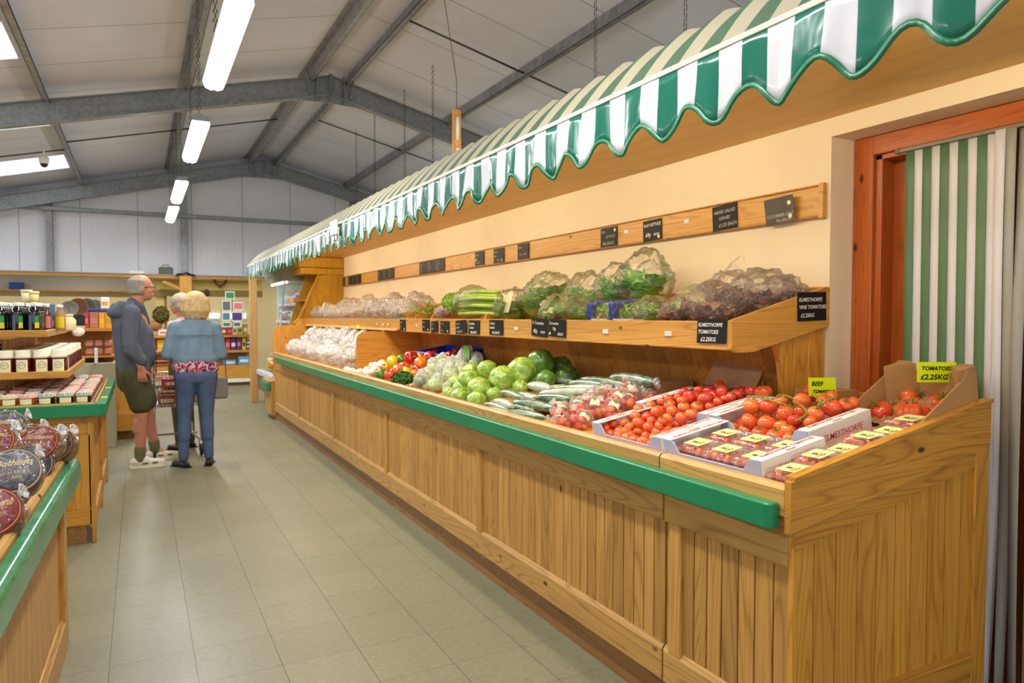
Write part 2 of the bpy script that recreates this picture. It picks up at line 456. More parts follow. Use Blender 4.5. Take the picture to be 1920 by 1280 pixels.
def stripes(name, a, b, w, axis=1, off=0.0, rough=.25, coat=.3, wob=0.0):
    t = NT(name); co = t.coord(); sx = t.n('ShaderNodeSeparateXYZ', {0: co})
    f = t.m('GREATER_THAN', t.m('FRACT', t.m('DIVIDE', t.m('ADD', (sx, axis), 100*w+off), 2*w)), .5)
    col = t.mix(f, a, b)
    n = t.noise(t.coord((9, 5, 2.2)), 1.0, 3, .6, .8)
    return t.done(t.bsdf(col, rough, .5, t.bump(n, .35, .02), Coat_Weight=coat))
SW = .0868
M['valance'] = stripes('striped_vinyl_valance', rgb(12,104,86), rgb(208,206,212), SW, rough=.22)
M['awning_top'] = stripes('faded_striped_canvas', rgb(58,88,64), rgb(156,148,126), SW, rough=.8, coat=0)
M['valance_edge'] = plain('green_binding', rgb(38,118,84), .35, .5)
M['strip_green'] = plain('green_door_strip', rgb(88,122,90), .45, .4, var=.12, vscale=3)
M['strip_white'] = plain('white_door_strip', rgb(226,224,232), .4, .4, var=.04, vscale=3)
M['strip_grey'] = plain('grey_door_strip', rgb(164,164,158), .4, .4, var=.08, vscale=3)
M['black'] = plain('black_plastic', rgb(24,24,26), .3)
M['chalk'] = plain('chalkboard_card', rgb(28,28,32), .5, .2, var=.15, vscale=20)
M['chalk_grey'] = plain('worn_chalkboard_card', rgb(84,78,70), .35, .4, var=.25, vscale=12)
M['white_ink'] = plain('white_chalk_writing', rgb(236,236,232), .8, .1)
M['grey_ink'] = plain('faded_chalk_writing', rgb(170,170,166), .8, .1)
M['black_ink'] = plain('black_marker_writing', rgb(38,44,22), .7, .1)
M['red_ink'] = plain('red_print', rgb(200,70,70), .7, .1)
M['neon'] = plain('fluorescent_yellow_card', rgb(218,240,24), .6, .2)
M['yellow_label'] = plain('pale_yellow_label', rgb(238,232,150), .6, .2)
M['cream_label'] = plain('cream_label', rgb(238,232,188), .6, .2)
M['white_plastic'] = plain('white_plastic', rgb(232,230,224), .4)
M['carton'] = plain('white_coated_card', rgb(234,228,222), .6, .2, var=.03)
M['carton_grey'] = plain('grey_blue_card', rgb(176,180,204), .7, .2, var=.04)
M['cardboard'] = plain('brown_cardboard', rgb(178,140,92), .8, .15, var=.08, vscale=14)
M['kraft'] = plain('brown_kraft_paper', rgb(176,136,98), .8, .15, var=.12, vscale=18, bump=.3, bscale=40)
def tom(name, a, b, rough=.2, obj=.10):
    t = NT(name); co = t.coord(); n = t.noise(co, 9, 2); sx = t.n('ShaderNodeSeparateXYZ', {0: co})
    oi = t.n('ShaderNodeObjectInfo')
    f = t.m('ADD', t.m('MULTIPLY', n, .45), t.m('MULTIPLY', (oi, 5), .55))
    c = t.ramp(f, [(.2, a), (.8, b)])
    return t.done(t.bsdf(c, rough, .5, None, Subsurface_Weight=.0, Coat_Weight=.25))
M['tomato'] = tom('tomato_skin', rgb(214,66,34), rgb(238,124,60))
M['tomato_dark'] = tom('deep_red_tomato_skin', rgb(190,42,34), rgb(220,84,50))
M['beef'] = tom('orange_beef_tomato_skin', rgb(218,74,36), rgb(240,140,64))
M['calyx'] = plain('green_calyx', rgb(84,116,30), .6)
M['vine'] = plain('green_vine_stem', rgb(120,140,44), .6)
def leafy(name, a, b, c, scale=3.0, rough=.4, coat=.0, veins=12):
    t = NT(name); co = t.coord(); oi = t.n('ShaderNodeObjectInfo')
    sc = t.n('ShaderNodeVectorMath', {0: co, 1: t.n('ShaderNodeCombineXYZ', {0: t.m('MULTIPLY', (oi, 5), 9.0)})}, operation='ADD')
    n = t.noise(sc, scale*5, 4, .65, .8); v = t.noise(sc, scale*veins, 3, .6, 2.0)
    f = t.m('ADD', t.m('MULTIPLY', n, .6), t.m('MULTIPLY', v, .4))
    col = t.ramp(f, [(.34, a), (.52, b), (.68, c)])
    return t.done(t.bsdf(col, rough, .5, t.bump(v, .5, .006), Coat_Weight=coat))
M['cabbage'] = leafy('cabbage_in_film', rgb(84,126,34), rgb(146,180,66), rgb(206,222,140), 3.4, .26, .5)
M['cabbage_dark'] = leafy('green_cabbage_in_film', rgb(40,84,26), rgb(88,134,46), rgb(150,184,92), 3.4, .26, .5)
M['lettuce'] = leafy('green_lettuce', rgb(104,152,36), rgb(162,206,66), rgb(220,236,136), 3.5, .5)
M['lettuce_pale'] = leafy('pale_lettuce', rgb(136,178,70), rgb(192,218,116), rgb(236,242,184), 3.5, .5)
M['gem'] = leafy('bright_green_lettuce', rgb(70,132,22), rgb(118,182,40), rgb(176,216,84), 2.5, .45)
M['lollo'] = leafy('red_lollo_lettuce', rgb(104,50,48), rgb(160,98,84), rgb(166,172,90), 3.0, .5)
M['celery'] = leafy('celery_stalk', rgb(132,172,50), rgb(168,200,74), rgb(206,222,120), 1.2, .4)
M['parsley'] = leafy('curly_parsley', rgb(22,68,12), rgb(48,108,22), rgb(96,150,40), 6, .6)
def cuke():
    t = NT('cucumber_in_film'); co = t.coord(); oi = t.n('ShaderNodeObjectInfo')
    n = t.noise(t.coord((14, 60, 60)), 1.0, 3, .6)
    a = t.mix((oi, 5), rgb(40,72,44), rgb(104,128,100))
    c = t.mix(t.ramp(n, [(.4, (0,0,0,1)), (.72, (1,1,1,1))]), a, rgb(150,168,142))
    return t.done(t.bsdf(c, .18, .7, t.bump(n, .2, .003), Coat_Weight=.6))
M['cucumber'] = cuke()
M['courgette'] = plain('pale_cucumber_in_film', rgb(186,196,172), .2, .7, var=.3, vscale=40, bump=.3, coat=.6)
M['aubergine'] = plain('aubergine_skin', rgb(28,20,30), .12, .6, coat=.5)
for nm, c in dict(pepper_yellow=(236,190,24), pepper_red=(178,22,28), pepper_orange=(236,128,24), pepper_green=(70,118,26), pepper_pink=(220,70,52)).items():
    M[nm] = plain(nm+'_skin', rgb(*c), .15, .6, var=.12, vscale=14, coat=.5)
M['mushroom'] = plain('white_mushroom', rgb(240,230,212), .6, .2, var=.06)
M['roots'] = plain('pale_root_vegetable', rgb(216,188,134), .6, .3, var=.2, vscale=16)
M['roots2'] = plain('brown_root_vegetable', rgb(178,132,84), .7, .3, var=.25, vscale=16)
M['onion'] = plain('pink_onion_skin', rgb(226,120,92), .3, .4, var=.2, vscale=18)
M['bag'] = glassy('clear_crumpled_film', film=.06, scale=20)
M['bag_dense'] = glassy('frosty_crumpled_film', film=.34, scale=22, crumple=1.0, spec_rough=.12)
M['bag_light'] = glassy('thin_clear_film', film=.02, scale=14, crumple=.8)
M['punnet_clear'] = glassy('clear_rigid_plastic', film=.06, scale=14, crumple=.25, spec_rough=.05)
M['blue_tape'] = plain('blue_printed_band', rgb(30,60,190), .35, var=.3, vscale=60)
M['blue_crate'] = plain('blue_plastic_crate', rgb(24,58,168), .4)
M['red_tape'] = plain('red_tape', rgb(226,50,60), .4)
M['skin'] = plain('skin', rgb(196,132,104), .5, .35, var=.06, vscale=12)
M['denim_dark'] = plain('blue_jeans', rgb(84,102,134), .85, .15, var=.16, vscale=9, bump=.2, bscale=90)
M['denim_light'] = plain('light_denim', rgb(118,142,160), .85, .15, var=.14, vscale=9, bump=.2, bscale=90)
M['jacket'] = plain('slate_blue_fleece', rgb(94,98,110), .9, .1, var=.12, vscale=10, bump=.3, bscale=60)
M['shorts'] = plain('olive_cotton', rgb(84,82,56), .9, .1, var=.14, vscale=10, bump=.2)
M['sock'] = plain('olive_sock', rgb(112,112,76), .95, .1)
M['shoe'] = plain('off_white_trainer', rgb(222,212,196), .6, .3, var=.06)
M['shoe_dark'] = plain('black_shoe', rgb(30,26,26), .4)
M['blonde'] = plain('blonde_hair', rgb(206,176,124), .6, .3, var=.25, vscale=30, bump=.6, bscale=90)
M['greyhair'] = plain('grey_hair', rgb(150,142,132), .7, .3, var=.2, vscale=30, bump=.5, bscale=90)
M['greyblonde'] = plain('grey_blonde_hair', rgb(176,158,140), .7, .3, var=.25, vscale=30, bump=.5, bscale=90)
M['pink_top'] = plain('pale_pink_cotton', rgb(226,186,190), .9, .1, var=.06)
M['floral'] = (lambda t: t.done(t.bsdf(t.ramp(t.noise(t.coord(), 42, 3, .7), [(.36, rgb(40,44,92)), (.46, rgb(190,70,84)), (.55, rgb(226,210,214)), (.64, rgb(72,86,150))], 'CONSTANT'), .9, .1)))(NT('floral_print'))
M['metal'] = plain('chromed_wire', rgb(176,178,180), .25, .5, metal=.8)
M['grey_bag'] = plain('grey_leather_bag', rgb(122,118,112), .6, .3, var=.1)
def C3(name, r, g, b, rough=.45, **k):
    if name not in M: M[name] = plain(name, rgb(r, g, b), rough, **k)
    return M[name]
# ------------------------------------------------------------------ the building
XL, XR, RX = -6.2, 10.4, 2.4          # eaves left/right, ridge
Y0, YG = -3.5, 16.3
def slope(x, z0): return z0 - .24*abs(x-RX)
mb = MB(); mb.box(XL, XR, Y0, 19.2, -.1, 0)
o = mb.build('floor', M['floor']); struct(o)
for nm, xa in (('ceiling', XL), ('ceiling.001', XR)):
    mb = MB()
    holes = [(7.9, 8.93), (10.8, 11.82), (13.85, 15.0)] if xa == XL else []
    ys = [Y0] + [v for h in holes for v in h] + [YG]
    hx0, hx1 = -5.9, -1.06
    def slab(x0, x1, y0, y1):
        zz = lambda x: slope(x, 4.88)
        vs = [(x0,y0,zz(x0)),(x1,y0,zz(x1)),(x1,y1,zz(x1)),(x0,y1,zz(x0))]; vs += [(a,b,c+.05) for a,b,c in vs]
        mb.add(vs, [(0,1,2,3)[::-1] if x0 > x1 else (3,2,1,0), (4,5,6,7), (0,1,5,4), (1,2,6,5), (2,3,7,6), (3,0,4,7)], .5)
    if holes:
        slab(hx1, RX, Y0, YG); slab(XL, hx0, Y0, YG)
        for i in range(0, len(ys), 2): slab(hx0, hx1, ys[i], ys[i+1])
    else: slab(RX, XR, Y0, YG)
    struct(mb.build('ceiling', M['roof']))
for i, (a, b) in enumerate([(7.9, 8.93), (10.8, 11.82), (13.85, 15.0)]):
    mb = MB(); x0, x1 = -5.9, -1.06
    mb.add([(x0,a,slope(x0,4.9)),(x1,a,slope(x1,4.9)),(x1,b,slope(x1,4.9)),(x0,b,slope(x0,4.9))], [(0,1,2,3)])
    struct(mb.build('window_%d' % (i+1), M['sky_panel']))
# far gable wall above the back shop, its columns and rail
mb = MB(); pts = [(XL, 2.2), (XR, 2.2), (XR, slope(XR, 4.9)), (RX, 4.9), (XL, slope(XL, 4.9))]
mb.prism(pts, YG, YG+.1, 1); struct(mb.build('wall_back', M['gable']))
mb = MB(); mb.box(XL-.1, XL, Y0, 19.2, 0, 2.85); struct(mb.build('wall_left', M['gable']))
mb = MB(); mb.box(XR, XR+.1, Y0, 19.2, 0, 2.98); struct(mb.build('wall_right', M['gable']))
for x, nm in ((-1.5, ''), (.845, ''), (4.4, '')):
    mb = MB(); z1 = slope(x, 4.62)
    mb.box(x-.055, x+.055, YG-.14, YG-.13, 2.2, z1); mb.box(x-.055, x+.055, YG-.02, YG-.01, 2.2, z1); mb.box(x-.006, x+.006, YG-.13, YG-.02, 2.2, z1)
    struct(mb.build('trim_1', M['galv']))
mb = MB(); mb.box(-2.15, 4.6, YG-.22, YG-.14, 3.41, 3.49, .01); struct(mb.build('trim_2', M['galv']))
# portal frames: I section rafters with apex plates
def rafter(Y):
    t = thing('steel_portal_frame', {4: 'galvanised steel roof frame nearest, overhead', 10: 'galvanised steel roof frame crossing the roof nearer the camera', 16: 'galvanised steel roof frame against the far white gable'}[Y], 'roof frame', (RX, Y, 0), 0, None)
    for s in (-1, 1):
        xe = XL+.1 if s < 0 else XR-.1
        mb = MB()
        def bar(z0, z1, w):
            zc = lambda x, z: slope(x, z)
            pts = [(RX, z0), (xe, zc(xe, z0)), (xe, zc(xe, z1)), (RX, z1)]
            mb.prism(pts, Y-w/2, Y+w/2, 1)
        bar(4.715, 4.73, .13); bar(4.455, 4.47, .13); bar(4.465, 4.72, .010)
        mb.build('rafter', M['galv'], t, world=True)
    mb = MB()
    for s in (-1, 1):
        mb.box(RX+s*.012-.008, RX+s*.012+.008, Y-.065, Y+.065, 4.36, 4.74)
        mb.box(RX+s*.19-.006, RX+s*.19+.006, Y-.07, Y+.07, 4.36, 4.74)
    for s in (-1, 1): mb.prism([(RX, 4.36), (RX+s*.5, slope(RX+.5, 4.46)), (RX, 4.47)], Y-.006, Y+.006, 1)
    mb.build('apex_plate', M['galv'], t, world=True)
    mb = MB()
    for s in (-1, 1):
        for k in range(3): mb.box(RX+s*.03, RX+s*.045, Y-.045, Y-.02, 4.45+.09*k, 4.475+.09*k); 
        mb.tube([(RX+s*.33, Y-.07, 4.74), (RX+s*.28, Y-.07, 4.44)], .012, 6)
    mb.build('bolt', M['purlin'], t, world=True)
    struct(t)
for Y in (4, 10, 16): rafter(Y)
k = 0
for px in (-5.45, -3.95, -2.45, -.95, .57, 2.12, 2.68, 4.2, 5.75, 7.3, 8.8):
    zt = slope(px, 4.87); zb_ = slope(px, 4.70); s = 1 if px < RX else -1; mb = MB()
    mb.box(px-.004, px+.004, Y0, YG, zb_, zt)                         # web and flanges of a zed purlin
    mb.box(px, px+s*.065, Y0, YG, zb_, zb_+.006); mb.box(px-s*.065, px, Y0, YG, zt-.016, zt-.010); mb.box(px+s*.06, px+s*.065, Y0, YG, zb_, zb_+.02)
    struct(mb.build('trim_%d' % (3+k), M['purlin'])); k += 1
# wind bracing rods and cables
def rod(name, a, b, r, label, mat='darksteel'):
    mb = MB(); mb.tube([a, b], r, 6); o = mb.build(name, M[mat], None, True, world=True); tag(o, label, 'roof brace'); struct(o); return o
for (a, b) in (((-.95, 12.5), (.57, 12.5)), ((-2.45, 13.0), (-.95, 13.0)), ((.57, 12.5), (2.12, 12.5)), ((2.68, 7.65), (4.2, 7.65)), ((4.2, 7.65), (5.75, 7.65)), ((2.68, 12.2), (4.2, 12.2)), ((4.2, 12.2), (5.75, 12.2))):
    rod('roof_brace', (a[0], a[1], slope(a[0], 4.78)), (b[0], b[1], slope(b[0], 4.78)), .012, 'thin grey sag rod between two roof purlins')
# small camera dome under the left slope
t = thing('dome_camera', 'small white dome camera under the left roof slope between the skylights', 'security camera', (-1.25, 13.0, 3.72))
mb = MB(); mb.lathe([(.05, .0), (.07, .02), (.07, .10), (.03, .13), (0, .13)], 16); mb.tube([(0,0,.12),(0,0,.30)], .015); mb.build('housing', M['white_plastic'], t, True)
mb = MB(); mb.ball((0,0,.0), .055, nv=8); mb.build('dome', M['black'], t, True)

# ------------------------------------------------------------------ right hand wall, door opening
WX, WT = 2.56, 2.34
mb = MB(); mb.box(WX, WX+.14, 2.005, 12.4, 0, WT); mb.box(WX, WX+.14, -2.2, 2.005, 2.135, WT); mb.box(WX, WX+.14, -2.2, .35, 0, 2.135)
struct(mb.build('wall_right', M['cream']))
mb = MB(); mb.box(WX+.14, WX+.35, 2.005, 2.2, 0, WT); mb.box(WX+.14, WX+.35, .2, 2.2, 2.135, WT); struct(mb.build('trim_14', M['white_wall']))
t = bpy.data.objects.new('door_1', None); COL.objects.link(t); t.location = (2.78, 1.2, 0); struct(t)
mb = MB(); mb.box(2.70, 2.80, 1.915, 2.004, 0, 2.134, .004); mb.box(2.72, 2.86, 1.885, 1.915, 0, 2.06, .002); mb.build('door_frame', M['red_z'], t, world=True)
mb = MB(); mb.box(2.70, 2.80, .36, 1.915, 2.055, 2.134, .004); mb.box(2.72, 2.86, .36, 1.915, 2.035, 2.055, .002); mb.build('door_frame', M['red_y'], t, world=True)
mb = MB(); mb.box(2.80, 2.84, 1.80, 1.89, 0.01, 2.04, .004); mb.box(2.815, 2.835, .40, 1.80, 0.01, 2.04); mb.build('door_panel', M['red_z'], t, world=True)
mb = MB(); mb.ball((2.785, 1.835, 1.135), .022, nv=8); mb.tube([(2.785,1.835,1.135),(2.81,1.835,1.135)], .01); o = mb.build('door_knob', M['black'], t, True, world=True)
# door curtain of striped strips
t = thing('strip_curtain', 'green and white striped strip curtain hanging in the doorway', 'door curtain', (2.68, 1.2, 2.05))
mb = MB(); mb.box(2.672, 2.69, .4, 1.785, 2.035, 2.05, .002); mb.ball((2.68, 1.79, 2.043), .014, nv=6); mb.build('curtain_rail', C3('dull_rail', 120, 110, 92, .4), t, world=True)
y = 1.760; i = 0
while y > .62:
    w = .0335; m = 'strip_green' if i % 2 == 0 else 'strip_white'; gathered = y < 1.44
    if gathered: m = ('strip_grey', 'strip_green', 'strip_white', 'strip_grey')[i % 4]
    ph = R.random()*6; lean = -.012 if not gathered else R.uniform(-.05, .02); mb = MB()
    def fn(u, v, y=y, w=w, ph=ph, lean=lean, g=gathered, side=0):
        z = 2.04-2.02*u; tw = (.5+.9*math.sin(ph+u*3)) * (1 if g else .0)*u
        dy = -(v-.5)*w*math.cos(tw)*1.02; dx = (v-.5)*w*math.sin(tw) + (.004*math.sin(v*PI) if not g else .012*math.sin(ph+u*5))
        return (2.682+dx+(i % 2)*.0015, y-w/2+dy+lean*u, z)
    mb.grid(fn, 20, 2); nn = len(mb.v)
    o = mb.build('strip', M[m], t, True, world=True); md = o.modifiers.new('thick', 'SOLIDIFY'); md.thickness = .0012
    y -= w; i += 1
# ------------------------------------------------------------------ the vegetable bench
BF = 1.585          # front face of the panels
GZ = .92            # top of the front lip
def boards_y(mb, x, y0, y1, z0, z1, w, th=.012, gap=.004, jit=.2):
    y = y0
    while y < y1-.005:
        ww = min(w*R.uniform(1-jit*.5, 1+jit*.5), y1-y); 
        if y1-(y+ww) < .02: ww = y1-y
        mb.box(x, x+th, y+gap/2, y+ww-gap/2, z0, z1, .0022); y += ww
def boards_x(mb, y, x0, x1, z0, z1, w, th=.012, gap=.0035, ztop=None):
    x = x0
    while x < x1-.005:
        ww = min(w*R.uniform(.9, 1.1), x1-x)
        if x1-(x+ww) < .02: ww = x1-x
        if ztop is None: mb.box(x+gap/2, x+ww-gap/2, y, y+th, z0, z1, .002)
        else: mb.prism([(x+gap/2, z0), (x+ww-gap/2, z0), (x+ww-gap/2, ztop(x+ww)), (x+gap/2, ztop(x))], y, y+th, 1)
        x += ww
def front_unit(t, y0, y1, stiles, lo_end=False):
    mb = MB(); boards_y(mb, BF+.014, y0, y1, .16, .86, .063); mb.build('front_boards', M['pine_v'], t, world=True)
    mb = MB(); mb.box(BF, BF+.02, y0+.001, y1-.001, .685, .80, .003); mb.build('top_rail', M['pine_y'], t, world=True)
    mb = MB(); mb.box(BF-.004, BF+.02, y0+.001, y1-.001, .80, .835, .004); mb.build('cover_strip', M['pine_y'], t, world=True)
    mb = MB(); mb.box(BF, BF+.02, y0+.001, y1-.001, .125, .235, .003); mb.prism([(BF+.001, .235), (BF+.02, .235), (BF+.02, .252), (BF+.012, .25)], y0+.001, y1-.001, 1); mb.build('bottom_rail', M['pine_y'], t, world=True)
    for sy in stiles:
        mb = MB(); mb.box(BF, BF+.02, sy, sy+.062, .235, .685, .003); mb.build('stile', M['pine_v'], t, world=True)
    mb = MB(); mb.box(BF+.032, BF+.05, y0+.001, y1-.001, 0.0, .125); mb.build('plinth', M['plinth'], t, world=True)
    mb = MB(); mb.prism([(BF-.018, .835), (BF+.02, .835), (BF+.02, GZ-.004), (BF+.012, GZ), (BF-.008, GZ), (BF-.018, GZ-.012)], y0+.001, y1-.001, 1); mb.build('tray_lip', M['pine_y'], t, world=True)
    X1 = 2.48
    mb = MB(); mb.prism([(BF+.02, zb(BF+.02)-.02), (X1, zb(X1)-.02), (X1, zb(X1)), (BF+.02, zb(BF+.02))], y0+.002, y1-.002, 1); mb.build('tray_bed', M['pine_x'], t, world=True)
t = thing('display_bench', 'long pine tongue and groove vegetable bench with sloping tray along the wall', 'display bench', (2.0, 5.9, 0))
front_unit(t, 1.893, 9.80, [3.36, 4.97, 6.58, 8.19, 9.735])
mb = MB(); mb.prism([(BF-.018, .60), (BF+.02, .60), (BF+.02, 0.0), (2.45, 0.0), (2.45, 1.3), (1.94, 1.36), (1.88, 1.27), (1.66, 1.265), (1.605, 1.24), (1.575, 1.19), (1.572, .92)], 9.801, 9.835, 1); mb.build('end_panel', M['end_v'], t, world=True)
t = thing('display_bench', 'near end bench unit with orange pine side panel and punnets of tomatoes on top', 'display bench', (2.0, 1.6, 0))
front_unit(t, 1.36, 1.888, [1.80])
ct = lambda x: .934+.178*(x-1.562)
mb = MB(); mb.box(BF+.0, BF+.02, 1.342, 1.36, 0, .86, .002)
boards_x(mb, 1.352, 1.60, 2.46, .10, 1.0, .088, ztop=lambda x: ct(x)-.06); mb.build('side_boards', M['end_v'], t, world=True)
mb = MB(); mb.prism([(BF-.02, ct(BF)-.148), (2.52, ct(2.52)-.148), (2.52, ct(2.52)), (2.515, ct(2.52)+.004), (BF-.02, ct(BF-.02)-.0)], 1.336, 1.358, 1); mb.build('top_side_rail', M['end_x'], t, world=True)
mb = MB(); mb.prism([(BF-.012, ct(BF)-.004), (2.52, ct(2.52)-.004), (2.52, ct(2.52)+.010), (BF-.012, ct(BF)+.010)], 1.330, 1.362, 1); mb.build('top_cap', M['end_x'], t, world=True)
mb = MB(); mb.prism([(BF+.003, ct(BF)-.20), (2.45, ct(2.45)-.20), (2.45, ct(2.45)-.148), (BF+.003, ct(BF)-.148)], 1.340, 1.352, 1); mb.build('lower_side_rail', M['end_x'], t, world=True)
mb = MB(); mb.box(2.44, 2.52, 1.338, 1.362, 0, ct(2.5)-.148, .003); mb.build('stile', M['end_v'], t, world=True)
mb = MB(); mb.box(BF+.003, 2.44, 1.338, 1.352, .10, .255, .003); mb.prism([(1.595, .255), (2.44, .255), (2.44, .27), (1.595, .27)], 1.345, 1.353, 1); mb.build('bottom_rail', M['end_x'], t, world=True)
mb = MB(); mb.box(BF+.04, 2.50, 1.365, 1.38, 0, .10); mb.build('plinth', M['plinth'], t, world=True)
mb = MB(); mb.box(2.49, 2.515, 1.362, 1.96, 0, 1.09); mb.build('back_panel', M['end_v'], t, world=True)
# green bumper rail
mb = MB(); pr = []
x0, x1 = BF-.062, BF-.020
pr = [(x0+.008, .800), (x1, .798), (x1, .872), (x0+.010, .872), (x0+.002, .866), (x0, .858), (x0, .810)]
ya, yb = 1.375, 9.32
mb.prism([(x1, ya), (x0+.016, ya), (x0+.004, ya+.004), (x0, ya+.016), (x0, yb), (x1, yb)], .799, .872, 2)
o = mb.build('bumper_rail', M['green_rail'], None, world=True); tag(o, 'green plastic bumper rail along the front of the long vegetable bench', 'bumper rail')
md = o.modifiers.new('b', 'BEVEL'); md.width = .006; md.segments = 3; md.limit_method = 'ANGLE'
# upper shelf with leaning board back
YS = 2.02
t = thing('produce_shelf', 'honey pine upper produce shelf fixed on the cream wall above the bench', 'shelf', (2.3, 5.9, 1.05))
mb = MB(); y = YS+.03
while y < 9.78:
    w = .088*R.uniform(.92, 1.08); w = min(w, 9.79-y)
    pts = [(2.40, zb(2.40)+.002), (2.412, zb(2.40)+.002), (2.295, 1.325), (2.283, 1.325)]
    mb.prism(pts, y+.001, y+w-.001, 1); y += w
mb.build('back_boards', M['back_v'], t, world=True)
mb = MB(); mb.prism([(2.33, zb(2.33)), (2.50, zb(2.5)), (2.555, 1.36), (2.27, 1.28), (2.30, 1.2)][::1], YS+.004, YS+.03, 1); mb.build('shelf_bracket', M['end_v'], t, world=True)
mb = MB(); mb.box(2.46, 2.552, YS-.002, YS+.02, zb(2.5), 1.352, .003); mb.build('stile', M['end_v'], t, world=True)
mb = MB(); mb.box(2.005, 2.03, YS, 5.88, 1.256, 1.37, .004); mb.build('shelf_front', M['shelf_y'], t, world=True)
mb = MB(); mb.box(2.012, 2.035, 5.882, 9.93, 1.268, 1.366, .004); mb.prism([(1.985, 1.262), (2.012, 1.262), (2.012, 1.285), (1.99, 1.275)], 5.95, 9.93, 1); mb.build('shelf_front', M['shelf_y'], t, world=True)
mb = MB(); mb.prism([(2.004, 1.262), (2.03, 1.248), (2.12, 1.250), (2.555, 1.35), (2.555, 1.508), (2.54, 1.512), (2.004, 1.372)], YS-.022, YS, 1); mb.build('shelf_end', M['shelf_x'], t, world=True)
mb = MB(); mb.prism([(2.02, 1.325), (2.558, 1.385), (2.558, 1.402), (2.02, 1.342)], YS, 9.94, 1); mb.build('shelf_bed', M['shelf_x'], t, world=True)
mb = MB(); mb.box(2.535, 2.557, YS, 9.94, 1.34, 1.512, .003); mb.build('shelf_back', M['shelf_y'], t, world=True)
for dy in (3.40, 4.27, 2.95, 5.25, 5.62, 5.85):
    mb = MB(); h = .10 if dy < 5 else .13
    mb.prism([(2.032, 1.344), (2.53, 1.40), (2.53, 1.51), (2.2, 1.33+h+.02), (2.06, 1.40)], dy, dy+.014, 1); mb.build('divider', M['shelf_x'], t, world=True)
for cy in (2.34, 2.80, 3.72, 5.45, 6.2, 6.35, 6.55):
    mb = MB(); mb.box(1.998, 2.006, cy, cy+.045 if cy < 4 else cy+.03, 1.303, 1.325, .002); mb.build('ticket_clip', M['white_plastic'], t, world=True)
mb = MB(); mb.box(1.982, 1.986, 7.1, 7.2, 1.262, 1.30); o = mb.build('shelf_ticket', M['neon'], None, world=True); tag(o, 'small bright yellow ticket on the far part of the shelf edge', 'price ticket')
# divider board in the lower tray
mb = MB(); mb.prism([(1.735, zb(1.735)+.002), (1.735, 1.17), (1.745, 1.215), (1.775, 1.243), (1.82, 1.252), (1.97, 1.250), (1.99, 1.262), (2.0, 1.25), (2.31, 1.25), (2.395, zb(2.40)+.01)], 6.30, 6.325, 1)
o = mb.build('tray_divider', M['end_x'], None, world=True); tag(o, 'upright orange pine divider board with rounded corner standing in the bench tray', 'divider')
# tower between bench and chilled cabinet
t = thing('pine_tower', 'yellow stained pine column between vegetable bench and chilled cabinet', 'column', (2.2, 10.2, 0))
mb = MB(); x = 0
for i in range(7):
    xa = 1.93+i*.09; xb = xa+.088
    zt = lambda x: min(1.97, 1.34+(x-1.93)*2.26)
    mb.prism([(xa, 1.30), (xb, 1.30), (xb, zt(xb)), (xa, zt(xa))], 9.95, 9.972, 1)
mb.build('side_boards', M['tower_v'], t, world=True)
mb = MB(); mb.prism([(1.86, 1.30), (1.90, 1.27), (1.935, 1.30), (2.22, 1.97), (2.20, 1.97), (1.93, 1.36)], 9.93, 9.985, 1); mb.build('edge_trim', M['tower_v'], t, world=True)
mb = MB(); mb.prism([(1.80, 0.0), (2.55, 0.0), (2.55, 1.97), (2.13, 1.97), (1.89, 1.26), (1.80, 1.22)], 10.42, 10.45, 1); mb.build('far_side_board', M['tower_v'], t, world=True)
mb = MB(); mb.box(2.0, 2.3, 9.985, 10.42, 1.60, 1.62); mb.prism([(2.08, 1.30), (2.10, 1.30), (2.32, 1.97), (2.30, 1.97)], 9.975, 10.42, 1); mb.build('front_board', M['tower_v'], t, world=True)
mb = MB(); mb.box(1.965, 2.553, 9.93, 10.47, 1.97, 2.06, .006); mb.box(1.955, 2.555, 9.92, 10.48, 2.065, 2.205, .006); mb.build('cap_box', M['tower_v'], t, world=True)
t = thing('low_cabinet', 'small low pine cabinet with a green rail at the far end of the bench', 'cabinet', (2.0, 10.1, 0))
mb = MB(); mb.box(1.545, 2.3, 9.845, 10.38, .06, .50, .004); mb.build('body', M['pine_v'], t, world=True)
mb = MB(); mb.box(1.515, 2.3, 9.84, 10.40, .50, .525, .004); mb.build('top', M['pine_y'], t, world=True)
mb = MB(); mb.box(1.49, 1.543, 9.84, 10.40, .40, .498, .008); mb.build('green_rail', M['green_rail'], t, world=True)['label'] = 'green plastic rail'
mb = MB(); mb.box(1.60, 2.2, 9.87, 10.36, 0, .06); mb.build('plinth', M['plinth'], t, world=True)
# price rail on the wall
t = thing('price_rail', 'long horizontal pine board on the cream wall carrying the chalk price cards', 'wall board', (2.55, 5.9, 1.87))
mb = MB(); mb.box(2.54, 2.559, 2.045, 9.92, 1.812, 1.935, .002); mb.build('board', M['shelf_y'], t, world=True)
mb = MB(); mb.box(2.534, 2.559, 2.045, 9.92, 1.935, 1.943, .002); mb.box(2.534, 2.559, 2.045, 9.92, 1.806, 1.812, .002); mb.build('edging', M['back_v'], t, world=True)
mb = MB(); mb.box(2.534, 2.559, 2.022, 2.046, 1.800, 1.948, .002); mb.build('end_cap', M['shelf_y'], t, world=True)
for yy in (2.84, 3.36, 2.20): 
    mb = MB(); mb.box(2.536, 2.541, yy, yy+.035, 1.875, 1.895, .001); mb.build('ticket_clip', M['white_plastic'], t, world=True)

